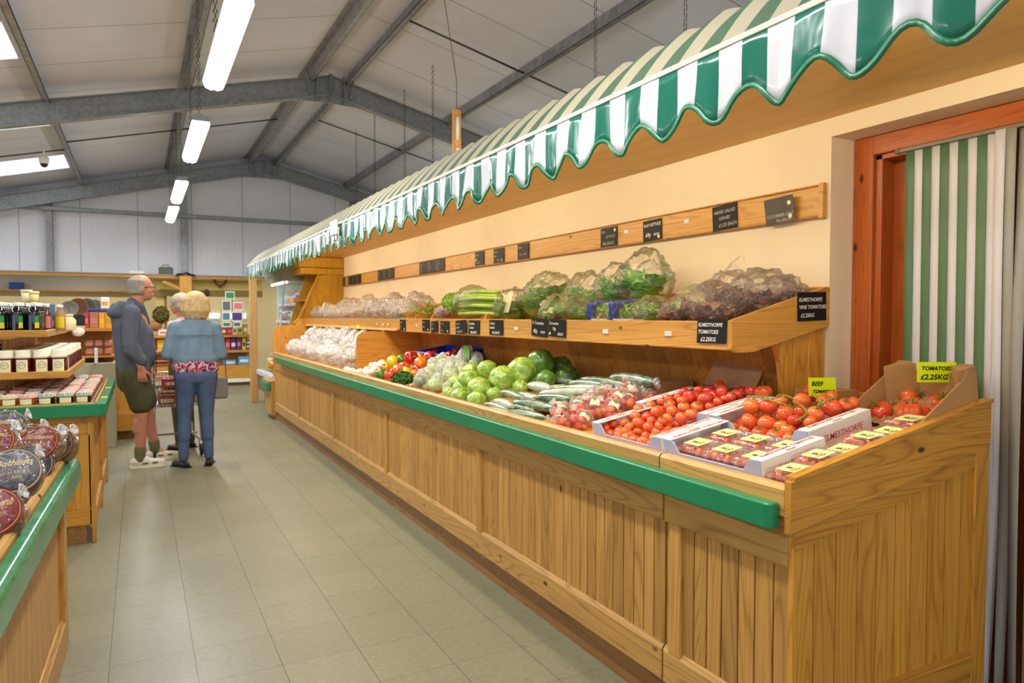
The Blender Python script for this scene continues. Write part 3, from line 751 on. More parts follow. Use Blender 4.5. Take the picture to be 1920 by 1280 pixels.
# ------------------------------------------------------------------ awning
AX = 1.452; AT = 2.145; Y1A, Y2A = -.2, 11.3
t = thing('awning', 'green and white striped shop awning with scalloped valance over the vegetable bench', 'awning', (1.6, 5.5, 2.1))
SP = .2245
def zlow(y): return 1.968 - .037*math.cos((y-1.288)*2*PI/SP)
random.seed(5); ph = [random.random()*6 for _ in range(8)]
def wav(y, h):    # h 0 top..1 bottom
    return (.005*math.sin(y*19+ph[0])+.004*math.sin(y*33+ph[1]+h*1.5)+.004*math.sin(y*11.7+ph[2]+h*2.5))*h + .003*math.sin(y*67+ph[3])*h
N = int((Y2A-Y1A)/SP*14)
mb = MB()
def vf(u, v):
    y = Y1A+(Y2A-Y1A)*u; z = AT+(zlow(y)-AT)*v; return (AX-wav(y, v)-.006*v, y+.006*math.sin(y*31)*v, z)
mb.grid(vf, N, 5); o = mb.build('valance', M['valance'], t, True, world=False)
o.parent = None; o.data.transform(Matrix.Translation(-t.location)); o.parent = t
# stripe phase lives in the object space of the valance
md = o.modifiers.new('s', 'SOLIDIFY'); md.thickness = .0015
mb = MB(); pts = []
for i in range(N+1):
    y = Y1A+(Y2A-Y1A)*i/N; pts.append((AX-wav(y, 1)-.006, y+.006*math.sin(y*31), zlow(y)-.001))
mb.tube(pts, .0115, 6, flat=.35); 
vs = []; fs = []
mb = MB()
for i, p in enumerate(pts):
    a = Vector(pts[max(0, i-1)]); b = Vector(pts[min(N, i+1)]); d = (b-a); d.x = 0; d.normalize(); nrm = Vector((0, -d.z, d.y))
    if nrm.z < 0: nrm = -nrm
    p = Vector(p)
    for q in (p-nrm*.006+Vector((-.003,0,0)), p+nrm*.009+Vector((-.003,0,0)), p+nrm*.009+Vector((.003,0,0)), p-nrm*.006+Vector((.003,0,0))): vs.append(q)
    if i:
        for k in range(4):
            fs.append((4*(i-1)+k, 4*i+k, 4*i+(k+1)%4, 4*(i-1)+(k+1)%4))
mb.add(vs, fs, .5); mb.build('scalloped_binding', M['valance_edge'], t, True, world=True)
mb = MB(); nb = int((Y2A-Y1A)/SW*6)
def tf(u, v):
    y = Y1A+(Y2A-Y1A)*u; s = .024*abs(math.sin((y-1.166+SW)*PI/(2*SW)*1.0))
    return (AX+.185*v, y, AT+.004+ .175*v + .016*math.sin(v*PI) + s*v*.9)
mb.grid(tf, nb, 6, flip=True); o = mb.build('canopy', M['awning_top'], t, False, world=True); md = o.modifiers.new('s', 'SOLIDIFY'); md.thickness = .002
mb = MB(); mb.box(AX-.004, AX+.02, Y1A, Y2A, AT-.012, AT+.006, .002); mb.build('front_batten', C3('cream_batten', 214, 204, 184), t, world=True)
mb = MB(); mb.prism([(AX, AT-.1), (AX+.05, AT-.1), (AX+.25, AT+.15), (AX+.25, AT+.2), (AX+.2, AT+.19), (AX, AT+.0)], Y2A-.02, Y2A, 1); mb.build('end_board', M['ply'], t, world=True)
mb = MB(); mb.box(AX+.085, 2.559, Y1A, Y2A+.4, 2.212, 2.224); mb.box(AX+.075, AX+.088, Y1A, Y2A, 2.15, 2.212); o = mb.build('soffit_panel', M['ply'], None, world=True); tag(o, 'pale plywood soffit panel under the striped awning', 'soffit')
mb = MB(); mb.box(AX+.16, AX+.175, Y1A, Y2A-.03, 2.224, 2.285); o = mb.build('canopy_frame', M['ply'], None, world=True); tag(o, 'plywood box edge behind the awning', 'panel')
# warm tubes fixed under the soffit behind the valance
for i, yy in enumerate((.5, 2.1, 3.7, 5.3, 6.9, 8.5)):
    t2 = thing('tube_light', ('warm fluorescent tube light under the soffit behind the striped valance'), 'tube light', (1.56, yy, 2.16), 0, 'tube lights behind the valance')
    mb = MB(); mb.box(-.025, .025, 0, 1.2, .018, .051, .004); mb.build('housing', M['white_plastic'], t2)
    mb = MB(); mb.tube([(0,.03,0),(0,1.17,0)], .013, 8); mb.build('tube', M['lamp_warm'], t2, True)
# wooden post with white hook rising behind the awning
t = thing('hanging_post', 'short wooden post with a white plastic handle rising above the awning', 'post', (2.30, 5.34, 2.3))
mb = MB(); mb.box(2.272, 2.342, 5.33, 5.355, 2.33, 3.065, .003); mb.build('board', M['end_v'], t, world=True)
mb = MB(); mb.tube([(2.307,5.325,2.82),(2.307,5.325,3.0)], .014, 8); mb.ball((2.307,5.325,2.74), .016, nv=6); mb.build('handle', M['white_plastic'], t, True, world=True)
mb = MB(); mb.tube([(2.307,5.34,3.06),(2.307,5.34,3.30),(2.12,5.4,4.6)], .003, 5); mb.build('wire', M['darksteel'], t, world=True)
# two adhesive clips and a white cable box on the valance
t = thing('valance_box', 'small white cable box hanging at the far part of the valance', 'box', (1.43, 7.2, 2.0))
q = atx(627, 430, 1.42); mb = MB(); mb.box(1.405, 1.43, q.y-.09, q.y+.09, q.z-.05, q.z+.07, .006); mb.build('cover', M['white_plastic'], t, world=True)

# ------------------------------------------------------------------ hanging fluorescent lights
def pend(x, y, z, L, label, mat, power, grp='fluorescent lights hung on chains'):
    t = thing('hanging_light', label, 'ceiling light', (x, y, z), 0, grp)
    mb = MB(); mb.prism([(-.075, .03), (.075, .03), (.06, .085), (-.06, .085)], 0, L, 1); mb.build('housing', M['fixture'], t)
    mb = MB()
    pts = []
    mb.prism([(-.072, .03), (-.078, .01), (-.06, -.035), (-.02, -.05), (0, -.04), (.02, -.05), (.06, -.035), (.078, .01), (.072, .03)], .03, L-.03, 1)
    mb.box(-.07, .07, .0, .03, -.02, .03, .01); mb.box(-.07, .07, L-.03, L, -.02, .03, .01)
    mb.build('diffuser', M[mat], t)
    for yy in (.2, L-.2):
        mb = MB(); top = slope(x, 4.865)-z; h = .085; i = 0
        while h < top:
            a = .011 if i % 2 else 0; b = 0 if i % 2 else .011
            mb.tube([(-a, yy-b, h), (-a, yy-b, h+.03)], .0035, 4, caps=False); mb.tube([(a, yy+b, h), (a, yy+b, h+.03)], .0035, 4, caps=False); h += .034; i += 1
        mb.build('chain', M['chain'], t)
    li = bpy.data.lights.new('lamp', 'AREA'); li.shape = 'RECTANGLE'; li.size = .13; li.size_y = L-.1; li.energy = power; li.color = (1, .98, .94) if mat == 'lamp' else (.9, .95, 1)
    lo = bpy.data.objects.new('lamp', li); COL.objects.link(lo); lo.parent = t; lo.location = (0, L/2, -.055)
PW = 42
for i, (y, L, lab, m) in enumerate(((4.22, 1.6, 'bright fluorescent light hung on chains, nearest and largest over the aisle', 'lamp'), (7.05, 1.6, 'fluorescent light on chains over the aisle, second from the camera', 'lamp'),
        (10.25, 1.6, 'cool white fluorescent light on chains over the aisle, third from the camera', 'lamp_cool'), (12.7, 1.6, 'small distant fluorescent light over the aisle, lowest in the picture', 'lamp'))):
    pend(.525, y, 3.13, L, lab, m, PW)
pend(.525, 1.2, 3.13, 1.6, 'fluorescent light over the aisle above the camera', 'lamp', PW)
for y in (3.66, 8.44, 10.99): pend(3.4, y, 3.08, 1.5, 'fluorescent light behind the awning seen only by its chains', 'lamp', PW)
for y in (.5, 4.2, 8, 12): pend(-3.4, y, 3.0, 1.6, 'fluorescent light over the left hand side of the shop', 'lamp', PW)
# ------------------------------------------------------------------ chalk price cards
def card(x, yl, yr, z0, z1, lines, label, ink='white_ink', mat='chalk', tilt=0.0, dots=(), pull=.004, group=None, lean=0.0):
    """card facing the aisle (-X); yl is its left edge seen from the aisle"""
    w = yl-yr; h = z1-z0
    t = thing('price_card', label, 'price card', (x-pull, (yl+yr)/2, z0), 0, group)
    t.rotation_euler = (tilt, lean, 0)
    mb = MB(); mb.box(-.0015, .0015, -w/2, w/2, 0, h, .0008); mb.build('card', M[mat], t)
    for (u, v, s, txt) in lines:
        Mx = frame((-.0022, w/2-u*w, h*v), (0,-1,0), (0,0,1)); text(txt, s*h*.95, M[ink], t, Mx, bold=.0005, shear=.18)
    for (u, v) in dots:
        mb = MB(); mb.lathe([(0, 0), (h*.085, 0), (h*.085, .001), (0, .001)], 14, M=frame((-.002, w/2-u*w, h*v), (0,-1,0), (0,0,1)))
        mb.build('sticker', M['cream_label'], t)
    return t
SX = 2.003
card(SX, 2.185, 2.022, 1.282, 1.376, [(.04, .70, .23, 'ELMESTHORPE'), (.04, .40, .24, 'TOMATOES'), (.14, .08, .26, '£2.25KG')], 'black chalk card reading tomatoes on the front corner of the shelf', lean=.05)
card(SX, 3.358, 3.182, 1.277, 1.373, [(.04, .68, .25, 'Cucumber'), (.24, .36, .26, '79p'), (.56, .10, .22, 'EACH')], 'black chalk card reading cucumber 79p on the shelf edge', tilt=.03, dots=[(.10, .17)])
card(SX, 3.550, 3.372, 1.275, 1.378, [(.04, .66, .25, '½ Cucumber'), (.12, .18, .32, '40p'), (.60, .20, .18, 'EACH')], 'black chalk card reading half cucumber 40p on the shelf edge', tilt=.05)
card(SX, 4.103, 3.912, 1.270, 1.366, [(.05, .70, .25, 'Iceberg'), (.05, .42, .25, 'Lettuce'), (.22, .08, .26, '89p EACH')], 'black chalk card reading iceberg lettuce below the bagged lettuces')
card(SX, 4.429, 4.255, 1.268, 1.362, [(.04, .68, .24, 'Lambsfine'), (.10, .40, .24, 'Lettuce'), (.20, .06, .24, '89p EACH')], 'black chalk card below the celery on the shelf edge, right one of a pair', lean=.04)
card(SX, 4.632, 4.450, 1.267, 1.361, [(.06, .70, .22, 'Romaine'), (.06, .42, .22, 'Lettuce'), (.12, .10, .24, '79p EACH')], 'tilted black chalk card below the celery, left one of a pair', ink='grey_ink', tilt=-.06, pull=.012)
card(SX, 4.944, 4.775, 1.264, 1.354, [(.08, .72, .22, 'Celery'), (.12, .14, .24, '75p')], 'black chalk card reading celery on the shelf edge', ink='grey_ink', dots=[(.86, .18)])
card(SX, 5.130, 4.990, 1.263, 1.352, [(.08, .70, .2, 'Beans'), (.08, .3, .22, '£3.50')], 'grey worn chalk card left of the celery card', ink='grey_ink', tilt=-.05)
card(SX, 5.328, 5.175, 1.272, 1.362, [(.06, .72, .2, 'Chillies'), (.06, .3, .22, '£9.90')], 'dark chalk card with a white sticker below the green beans', ink='grey_ink', dots=[(.85, .15)])
card(SX, 5.875, 5.735, 1.266, 1.360, [(.06, .72, .18, 'Aubergine'), (.1, .3, .2, '75p')], 'dark chalk card at the far end of the near shelf front, below the aubergines', ink='grey_ink', dots=[(.85, .15)])
WXc = 2.538
card(WXc, 2.312, 2.152, 1.800, 1.915, [(.06, .26, .17, 'CUCUMBER LEAF'), (.36, .06, .17, '99p EACH')], 'shiny grey worn card at the near end of the wall board', ink='grey_ink', mat='chalk_grey', dots=[(.86, .72), (.86, .22)], tilt=-.04, pull=.014, lean=-.12)
card(WXc, 2.661, 2.498, 1.810, 1.932, [(.08, .68, .19, 'MIXED SALAD'), (.28, .42, .19, 'LEAVES'), (.26, .14, .2, '£1.25 EACH')], 'charcoal chalk card reading mixed salad leaves on the wall board', ink='grey_ink', tilt=-.05)
card(WXc, 3.211, 3.052, 1.808, 1.925, [(.05, .70, .2, 'FLAT LETTUCE'), (.14, .22, .28, '69p'), (.60, .24, .16, 'EACH')], 'black chalk card reading flat lettuce 69p on the wall board', tilt=-.03, dots=[(.86, .16)])
card(WXc, 3.629, 3.460, 1.812, 1.928, [(.06, .74, .2, 'Cos'), (.34, .46, .2, 'LETTUCE'), (.14, .10, .24, '89p EACH')], 'charcoal chalk card reading lettuce above the round lettuces', ink='grey_ink', dots=[(.88, .82)])
card(WXc, 4.714, 4.540, 1.816, 1.930, [(.06, .70, .2, 'Celery'), (.16, .24, .22, '75p'), (.5, .24, .18, 'EACH')], 'chalk card reading celery on the wall board above the celery', ink='grey_ink')
card(WXc, 5.122, 4.940, 1.816, 1.928, [(.06, .7, .19, 'Runner'), (.06, .42, .19, 'Beans'), (.3, .12, .2, '£3.50')], 'chalk card on the wall board, second left of the celery price', ink='grey_ink', dots=[(.8, .14)])
card(WXc, 5.479, 5.305, 1.818, 1.930, [(.06, .7, .2, 'Chillies'), (.1, .42, .2, '10p'), (.2, .12, .2, 'EACH')], 'chalk card on the wall board, third left of the celery price', ink='grey_ink', dots=[(.12, .4)])
def board(yl, yr, z0, z1, label, n):
    w = yl-yr; ls = [(.03+.33*(i % 3), .78-.2*(i//3), .13, ('Parsnips 1.20', 'Carrots 60p', 'Onions 90p', 'Swede 75p', 'Leeks 1.60', 'Beetroot 80p', 'Turnip 95p', 'Sprouts 1.4', 'Garlic 50p', 'Ginger 3.0', 'Shallot 1.9', 'Potato 55p')[(i+n) % 12]) for i in range(12)]
    card(WXc, yl, yr, z0, z1, ls, label, ink='grey_ink')
board(6.83, 6.16, 1.816, 1.932, 'long chalk board of prices on the wall rail above the bagged mushrooms', 0)
board(8.25, 7.64, 1.816, 1.930, 'middle long chalk board of prices on the wall rail', 3)
board(9.62, 8.98, 1.816, 1.930, 'farthest full chalk board on the wall rail beside the pine tower', 6)
board(9.90, 9.76, 1.816, 1.930, 'narrow dark board at the very end of the wall rail', 2)
# card on the shelf end, facing the camera
t = thing('price_card', 'black chalk card reading vine tomatoes on the end of the shelf', 'price card', (2.445, YS-.026, 1.37)); t.rotation_euler = (0, -.03, 0)
mb = MB(); mb.box(-.085, .085, -.0015, .0015, 0, .118, .0008); mb.build('card', M['chalk'], t)
for (u, v, s, tx) in ((.04, .074, .027, 'ELMESTHORPE'), (.04, .044, .027, 'VINE TOMATOES'), (.10, .010, .028, '£2.25KG')):
    text(tx, s*.78, M['white_ink'], t, frame((-.085+u*.17*.9, -.0022, v+.006), (1,0,0), (0,0,1)), bold=.0004, shear=.12)
def neon_card(x, y, z, w, h, rz, lines, label, tiltx=0):
    t = thing('price_card', label, 'price card', (x, y, z)); t.rotation_euler = (tiltx, 0, rz)
    mb = MB(); mb.box(-w/2, w/2, -.0012, .0012, 0, h); mb.build('card', M['neon'], t)
    for (u, v, s, tx) in lines: text(tx, s, M['black_ink'], t, frame((-w/2+u*w, -.002, v*h), (1,0,0), (0,0,1)), bold=.0007, shear=.2)
    return t
# ------------------------------------------------------------------ produce prototypes
HID = []
def proto(o): HID.append(o); index_children(o); return o
def crinkle(d, s, k, seed): return noise.noise(Vector((d.x*s+seed, d.y*s-seed, d.z*s+seed*.5)))*k
def rnd_rot(): return (R.uniform(0, 6.3), R.uniform(0, 6.3), R.uniform(0, 6.3))
def calyx_mb(r, z):
    mb = MB()
    for k in range(5):
        a = k*2*PI/5+.2; c, s = math.cos(a), math.sin(a); w = r*.10
        mb.add([(-s*w, c*w, z), (s*w, -c*w, z), (c*r*.42+s*w*.6, s*r*.42-c*w*.6, z+r*.07), (c*r*.42-s*w*.6, s*r*.42+c*w*.6, z+r*.07), (c*r*.62, s*r*.62, z-r*.02+R.uniform(0, .2)*r)], [(0,1,2,3), (3,2,4)])
    mb.tube([(0,0,z), (r*.05,0,z+r*.25), (r*.12,.0,z+r*.42)], r*.06, 5); return mb
def tom_mb(r, flat=.86, rib=0.0, nr=5, seed=0, nu=20, nv=12):
    def fn(d):
        a = math.atan2(d.y, d.x); k = 1+rib*(abs(math.cos(nr*a/2+seed))-.6)*(1-abs(d.z)**3)*1.2
        k *= 1-.16*max(0, d.z-.80)/.2; return k*(1+crinkle(d, 1.3, .06, seed))
    mb = MB(); mb.ball((0,0,0), r, r, r*flat, nu, nv, fn); return mb
def make_tomato(name, r, mat, label, cal=True, **k):
    t = thing(name, label, 'tomato', (0,0,0)); tom_mb(r, **k).build('skin', M[mat], t, True)
    if cal: calyx_mb(r, r*k.get('flat', .86)*.86).build('calyx', M['calyx'], t)
    return proto(t)
used = {}
def place(p, loc, rot=None, label=None, group=None, scale=None, mats=None):
    """the first use moves the prototype itself, later ones copy it"""
    if p.name not in used:
        used[p.name] = 1; p.location = loc
        if rot is not None: p.rotation_euler = rot
        if label: p['label'] = label
        if group: p['group'] = group
        if scale is not None: p.scale = (scale,)*3 if not hasattr(scale, '__len__') else scale
        return p
    return dup(p, loc, rot, label, group, scale, mats)

# ---- cartons
def carton(name, label, x0, x1, y0, y1, h, flap=True, brand=True):
    """white tomato carton: open top, folded flaps along both short sides, low grey front and back. Stands on the sloping bed"""
    sl = math.atan(.178); t = thing(name, label, 'box', (x0, (y0+y1)/2, zb(x0)+.004)); t.rotation_euler = (0, -sl, 0)
    L = (x1-x0)/math.cos(sl); W = y1-y0; a = W/2; T = .003
    mb = MB(); mb.box(0, L, -a, a, 0, T); mb.build('base', M['carton_grey'], t)
    for s in (-1, 1):
        mb = MB(); mb.box(0, L, s*a-T, s*a+T, 0, h, m=0); mb.build('side', M['carton'], t)
        mb = MB(); w = .042; ya, yb = (s*a, s*(a-w)); mb.box(0, L*.42, min(ya,yb), max(ya,yb), h-.003, h); mb.box(L*.58, L, min(ya,yb), max(ya,yb), h-.003, h); mb.box(L*.42, L*.58, min(s*(a-.014), s*(a-w)), max(s*(a-.014), s*(a-w)), h-.003, h)
        mb.build('flap', M['carton'], t)
        if brand: text('ELMESTHORPE TOMATOES', .0195, M['red_ink'], t, frame((L*.10, s*(a-.026)+(-.005 if s > 0 else -.004), h+.0008), (1,0,0), (0,1,0)), bold=.0004)
    text('ELMESTHORPE', .03, M['red_ink'], t, frame((L*.20, -a-T-.0006, h*.42), (1,0,0), (0,0,1)), bold=.0002, shear=.3)
    for xx in (0, L-T*2):
        lo = h*.52; mb = MB(); mb.prism([(-a, 0), (a, 0), (a, h-.002), (a-.055, h-.006), (a-.075, lo), (-a+.075, lo), (-a+.055, h-.006), (-a, h-.002)], xx, xx+T*2, 0)
        mb.build('end', M['carton_grey'], t)
    return t
carton('tomato_carton', 'white and grey card carton of loose tomatoes beside the bagged tomatoes', 1.615, 1.885, 1.925, 2.345, .085)
carton('tomato_carton', 'white and grey card carton holding clear punnets of tomatoes at the front', 1.615, 1.885, 1.475, 1.915, .085)
carton('tomato_carton', 'white card carton of dark loose tomatoes at the back below the paper bags', 1.90, 2.20, 2.005, 2.43, .09)
carton('tomato_carton', 'white card carton of vine tomatoes behind the punnets', 1.90, 2.20, 1.545, 1.99, .09)

# ---- loose tomatoes
tp = make_tomato('tomato', .0245, 'tomato', 'small round tomato loose in the front white carton', rib=.0)
tp2 = make_tomato('tomato', .0245, 'tomato', 'x', cal=False, rib=.03, seed=2)
tp3 = make_tomato('tomato', .0275, 'tomato_dark', 'large dark tomato loose in the rear carton', cal=False, rib=.05, seed=4)
GT = 'loose tomatoes in the front carton'; LT = 'small round orange red tomato loose in the front white carton'
GD = 'dark tomatoes in the rear carton'; LD = 'deep red round tomato loose in the rear carton below the paper bags'
for i in range(5):
    for j in range(7):
        x = 1.655+i*.052; y = 1.985+j*.052
        place(tp2, (x, y, zb(x)+.032), rnd_rot(), LT, GT, R.uniform(.92, 1.05))
cp = lambda x, y: (1000+x/3.84, 620+y/3.84)
for (x, y, r) in [(525,705,38),(572,670,36),(657,665,33),(620,720,36),(665,730,45),(710,755,34),(755,730,30),(690,690,30),(757,665,48),(830,698,44),(733,615,42),(815,618,40),(848,650,36),(893,588,52),(905,690,36),(930,650,40),(970,630,42),(998,580,46),(980,535,45),(1085,552,48),(1140,598,47),(1065,628,45),(760,565,42),(845,545,42),(925,510,38),(975,490,33),(1180,548,46),(1075,505,45),(1040,480,35),(1275,548,40),(1330,515,40),(1385,495,38)]:
    px, py = cp(x, y); row = max(0, min(1, (745-y)/150)); h = .042+.045*row
    p = bp(px, py, h); sc = max(.85, min(1.25, r/3.84*(p-EYE).dot(FW)/F/.0245))
    q = tp if R.random() < .45 else tp2
    up = (R.uniform(-.7, .5), R.uniform(-1.0, .3), R.uniform(0, 6)) if q is tp else rnd_rot()
    place(q, p, up, LT, GT, sc)
for i in range(5):
    for j in range(7):
        x = 1.945+i*.056; y = 2.05+j*.056
        place(tp3, (x, y, zb(x)+.034), rnd_rot(), LD, GD, R.uniform(.95, 1.08))
for (x, y, r) in [(1125,478,52),(1085,445,40),(1195,435,42),(1240,490,60),(1265,440,45),(1340,400,45),(1360,445,54),(1470,460,50),(1565,440,45),(1425,478,40),(1500,440,40),(1300,470,44),(1170,470,40)]:
    px, py = cp(x, y); p = bp(px, py, .095 if y > 450 else .105)
    place(tp3, p, rnd_rot(), LD, GD, max(.85, min(1.3, r/3.84*(p-EYE).dot(FW)/F/.0275)))
# ---- vine tomatoes
tv = make_tomato('vine_tomato', .031, 'tomato', 'x', flat=.88)
GV = 'vine tomatoes in the rear carton'; LV = 'glossy red orange tomato still on its green vine in the rear carton'
cv = lambda x, y: (1360+x/3.43, 600+y/3.43); VP = []
for i in range(4):
    for j in range(6):
        x = 1.945+i*.066; y = 1.595+j*.068; place(tv, (x, y, zb(x)+.036), (R.uniform(-.4,.4), R.uniform(-.4,.4), R.uniform(0,6)), LV, GV, R.uniform(.92, 1.04))
for (x, y, r) in [(170,555,58),(280,555,60),(395,600,60),(155,650,55),(265,665,58),(355,680,40),(400,705,38),(245,465,58),(355,520,44),(490,520,55),(580,605,58),(690,565,62),(555,465,62),(680,495,50),(770,545,48),(820,535,42),(545,655,45),(480,590,40),(630,520,45),(440,640,40)]:
    px, py = cv(x, y); h = .05+.055*max(0, min(1, (700-y)/130)); p = bp(px, py, h); VP.append(p)
    place(tv, p, (R.uniform(-.8,.3), R.uniform(-1.1,.2), R.uniform(0,6)), LV, GV, max(.8, min(1.2, r/3.43*(p-EYE).dot(FW)/F/.031)))
def vpt(x, y, h): px, py = cv(x, y); return bp(px, py, h)
for n, pts in enumerate(([(140,490),(250,500),(370,540),(450,560)], [(440,520),(500,560),(520,600),(470,640)], [(600,560),(640,520),(700,500)], [(330,490),(370,480),(430,500)], [(560,480),(610,520),(590,560)])):
    mb = MB(); pp = [vpt(x, y, .14 if y < 560 else .12) for x, y in pts]; mb.tube(bez(pp, 4), .0032, 6)
    for p in pp[1:]:
        for k in range(4):
            a = R.uniform(0, 6.3); mb.tube([p, p+Vector((math.cos(a)*.014, math.sin(a)*.014, R.uniform(-.012, .006)))], [.0022, .0008], 4)
    o = mb.build('tomato_vine', M['vine'], None, True, world=True); tag(o, 'green vine stem lying over the vine tomatoes in the rear carton', 'vine stem', 'green stems on the vine tomatoes')
# ---- punnets
pn = thing('punnet', 'x', 'punnet', (0,0,0))
mb = MB(); mb.prism([(-.052, 0), (.052, 0), (.060, .042), (-.060, .042)], -.075, .075, 1)
mb2 = MB(); mb2.box(-.060, .060, -.080, .080, 0, .042, .008); mb2.build('tray', M['punnet_clear'], pn)
mb = MB(); mb.box(-.064, .064, -.084, .084, .041, .044, .001); mb.box(-.056, .056, -.076, .076, .044, .058, .006); mb.build('lid', M['punnet_clear'], pn)
mb = MB(); mb.box(-.036, .036, -.055, .040, .0585, .0595); mb.build('label', M['yellow_label'], pn)
text('£1.99', .026, M['black_ink'], pn, frame((.005, -.045, .0602), (0,1,0), (-1,0,0)), bold=.0004)
text('VINE\nTOMATOES', .012, M['black_ink'], pn, frame((-.020, -.045, .0602), (0,1,0), (-1,0,0)))
for i in range(3):
    for j in range(4):
        mb = MB(); mb.ball(((i-1)*.036+R.uniform(-.003,.003), (j-1.5)*.039, .027+R.uniform(-.002,.008)), .0185, nu=12, nv=8); mb.build('cherry_tomato', M['tomato' if R.random() < .6 else 'tomato_dark'], pn, True)
pn = proto(pn); sl = math.atan(.178)
LP = 'clear tomato punnet with pale yellow label inside the front white carton'
LQ = 'clear tomato punnet with pale yellow label in the row along the end rail'
for (x, y, k) in [(1295,831,0),(1352,835,0),(1373,851,0),(1333,813,0),(1393,815,0),(1372,798,0),(1405,833,0)]:
    pass
for i in range(2):
    for j in range(3):
        x = 1.69+i*.128; y = 1.565+j*.132
        place(pn, (x, y, zb(x)+.012), (0, -sl, R.uniform(-.06,.06)+PI/2 if False else R.uniform(-.05,.05)), LP, 'punnets in the white carton', (.95, .76, 1.0))
for i in range(6):
    x = 1.672+i*.108; y = 1.418; place(pn, (x, y, zb(x)+.006+(.012 if i % 2 else 0)), (R.uniform(-.03,.03), -sl+R.uniform(-.05,.03), R.uniform(-.06,.06)), LQ, 'punnets beside the end rail', (.95, .72, 1.0))
# ---- brown box of beef tomatoes
t = thing('cardboard_tray', 'brown cardboard tray of large ribbed tomatoes at the rear corner of the end bench', 'cardboard box', (2.12, 1.502, zb(2.12)+.004)); t.rotation_euler = (0, -sl, 0)
L = .39; W = .272; a = W/2; hb = .19; hf = .05
mb = MB(); mb.box(0, L, -a, a, 0, .004); mb.build('base', M['cardboard'], t)
for s in (-1, 1):
    mb = MB(); mb.prism([(0, 0), (L, 0), (L, hb-.02), (L-.05, hb-.01), (L-.07, hb-.035), (.02, hf)], s*a-.003, s*a+.003, 1); mb.build('side', M['cardboard'], t)
mb = MB(); mb.prism([(-a, 0), (a, 0), (a, hb), (a-.05, hb), (a-.07, hb-.035), (-a+.07, hb-.035), (-a+.05, hb), (-a, hb)], L-.006, L, 0); mb.build('back', M['cardboard'], t)
mb = MB(); mb.prism([(-a, 0), (a, 0), (a, .05), (a-.05, .045), (a-.07, .02), (-a+.07, .02), (-a+.05, .045), (-a, .05)], 0, .006, 0); mb.build('front', M['cardboard'], t)
for s in (-1, 1): mb = MB(); mb.prism([(L-.01, s*(a-.004)), (L-.09, s*(a-.004)), (L-.01, s*(a-.075))], 0, hb-.005, 2); mb.build('corner_post', M['cardboard'], t)
mb = MB(); mb.grid(lambda u, v: (.15+u*.23, -a+.02+v*(W-.04), .015+.05*u+.028*abs(noise.noise(Vector((u*7, v*8, 3))))+.015*noise.noise(Vector((u*20, v*20, 1)))), 24, 24, flip=False)
o = mb.build('paper_lining', M['kraft'], t, False)
neon_card(2.44, 1.475, 1.160, .130, .070, -.55, [(.10, .60, .019, 'TOMATOES'), (.08, .14, .025, '£2.25KG')], 'bright yellow card reading tomatoes clipped to the back of the brown box')
neon_card(2.27, 1.80, 1.088, .105, .070, -.45, [(.10, .56, .022, 'BEEF'), (.14, .18, .016, 'TOMATOES')], 'bright yellow card reading beef tomatoes behind the vine tomatoes', -.1)
tb = make_tomato('beef_tomato', .047, 'beef', 'x', flat=.72, rib=.16, nr=9, nu=48, nv=16)
tb2 = make_tomato('beef_tomato', .047, 'tomato', 'x', flat=.80, rib=.10, nr=6, nu=40, nv=16, seed=3)
LB = 'large ribbed orange red beef tomato in the brown cardboard tray'; GB = 'beef tomatoes in the brown tray'
for (x, y, r, k, h) in [(1050,505,70,1,.05),(990,590,80,1,.045),(1210,520,88,0,.055),(1210,610,108,0,.05),(1395,545,90,0,.05),(1490,425,75,0,.085),(1375,590,60,1,.04),(1095,575,55,0,.04),(1545,390,60,0,.10)]:
    px, py = cv(x, y); p = bp(px, py, h); place((tb, tb2)[k], p, (R.uniform(-.5,.1), R.uniform(-.9,-.1), R.uniform(0,6)), LB, GB, max(.7, min(1.15, r/3.43*(p-EYE).dot(FW)/F/.047)))
# paper bags stack leaning at the back boards, low card box behind
t = thing('paper_bags', 'stack of brown paper bags on a string leaning against the back boards', 'paper bags', (2.27, 2.28, zb(2.27)+.085)); t.rotation_euler = (0, .62, .12)
for k in range(5):
    mb = MB(); mb.grid(lambda u, v: (k*.0035+.006*math.sin(u*5+k), -.13+v*.26+k*.004, u*.19+k*.003+.004*math.sin(v*9+k)), 8, 8); o = mb.build('paper_bag', M['kraft'], t); md = o.modifiers.new('s', 'SOLIDIFY'); md.thickness = .002
mb = MB(); mb.tube(bez([(0,-.12,.17),(-.02,-.135,.19),(-.01,-.15,.16),(0,-.14,.12)], 5), .002, 5); mb.build('string', M['white_plastic'], t, True)
mb = MB(); mb.box(2.14, 2.36, 2.60, 2.70, zb(2.14)+.02, zb(2.36)+.07); o = mb.build('cardboard_box', M['cardboard'], None, world=True); tag(o, 'brown cardboard box end beside the grey wrapped cucumbers', 'cardboard box')
mb = MB(); mb.box(2.33, 2.47, 1.80, 1.98, zb(2.33)+.02, zb(2.4)+.085); o = mb.build('cardboard_box', M['cardboard'], None, world=True); tag(o, 'low cardboard box standing behind the beef tomato card near the door', 'cardboard box')

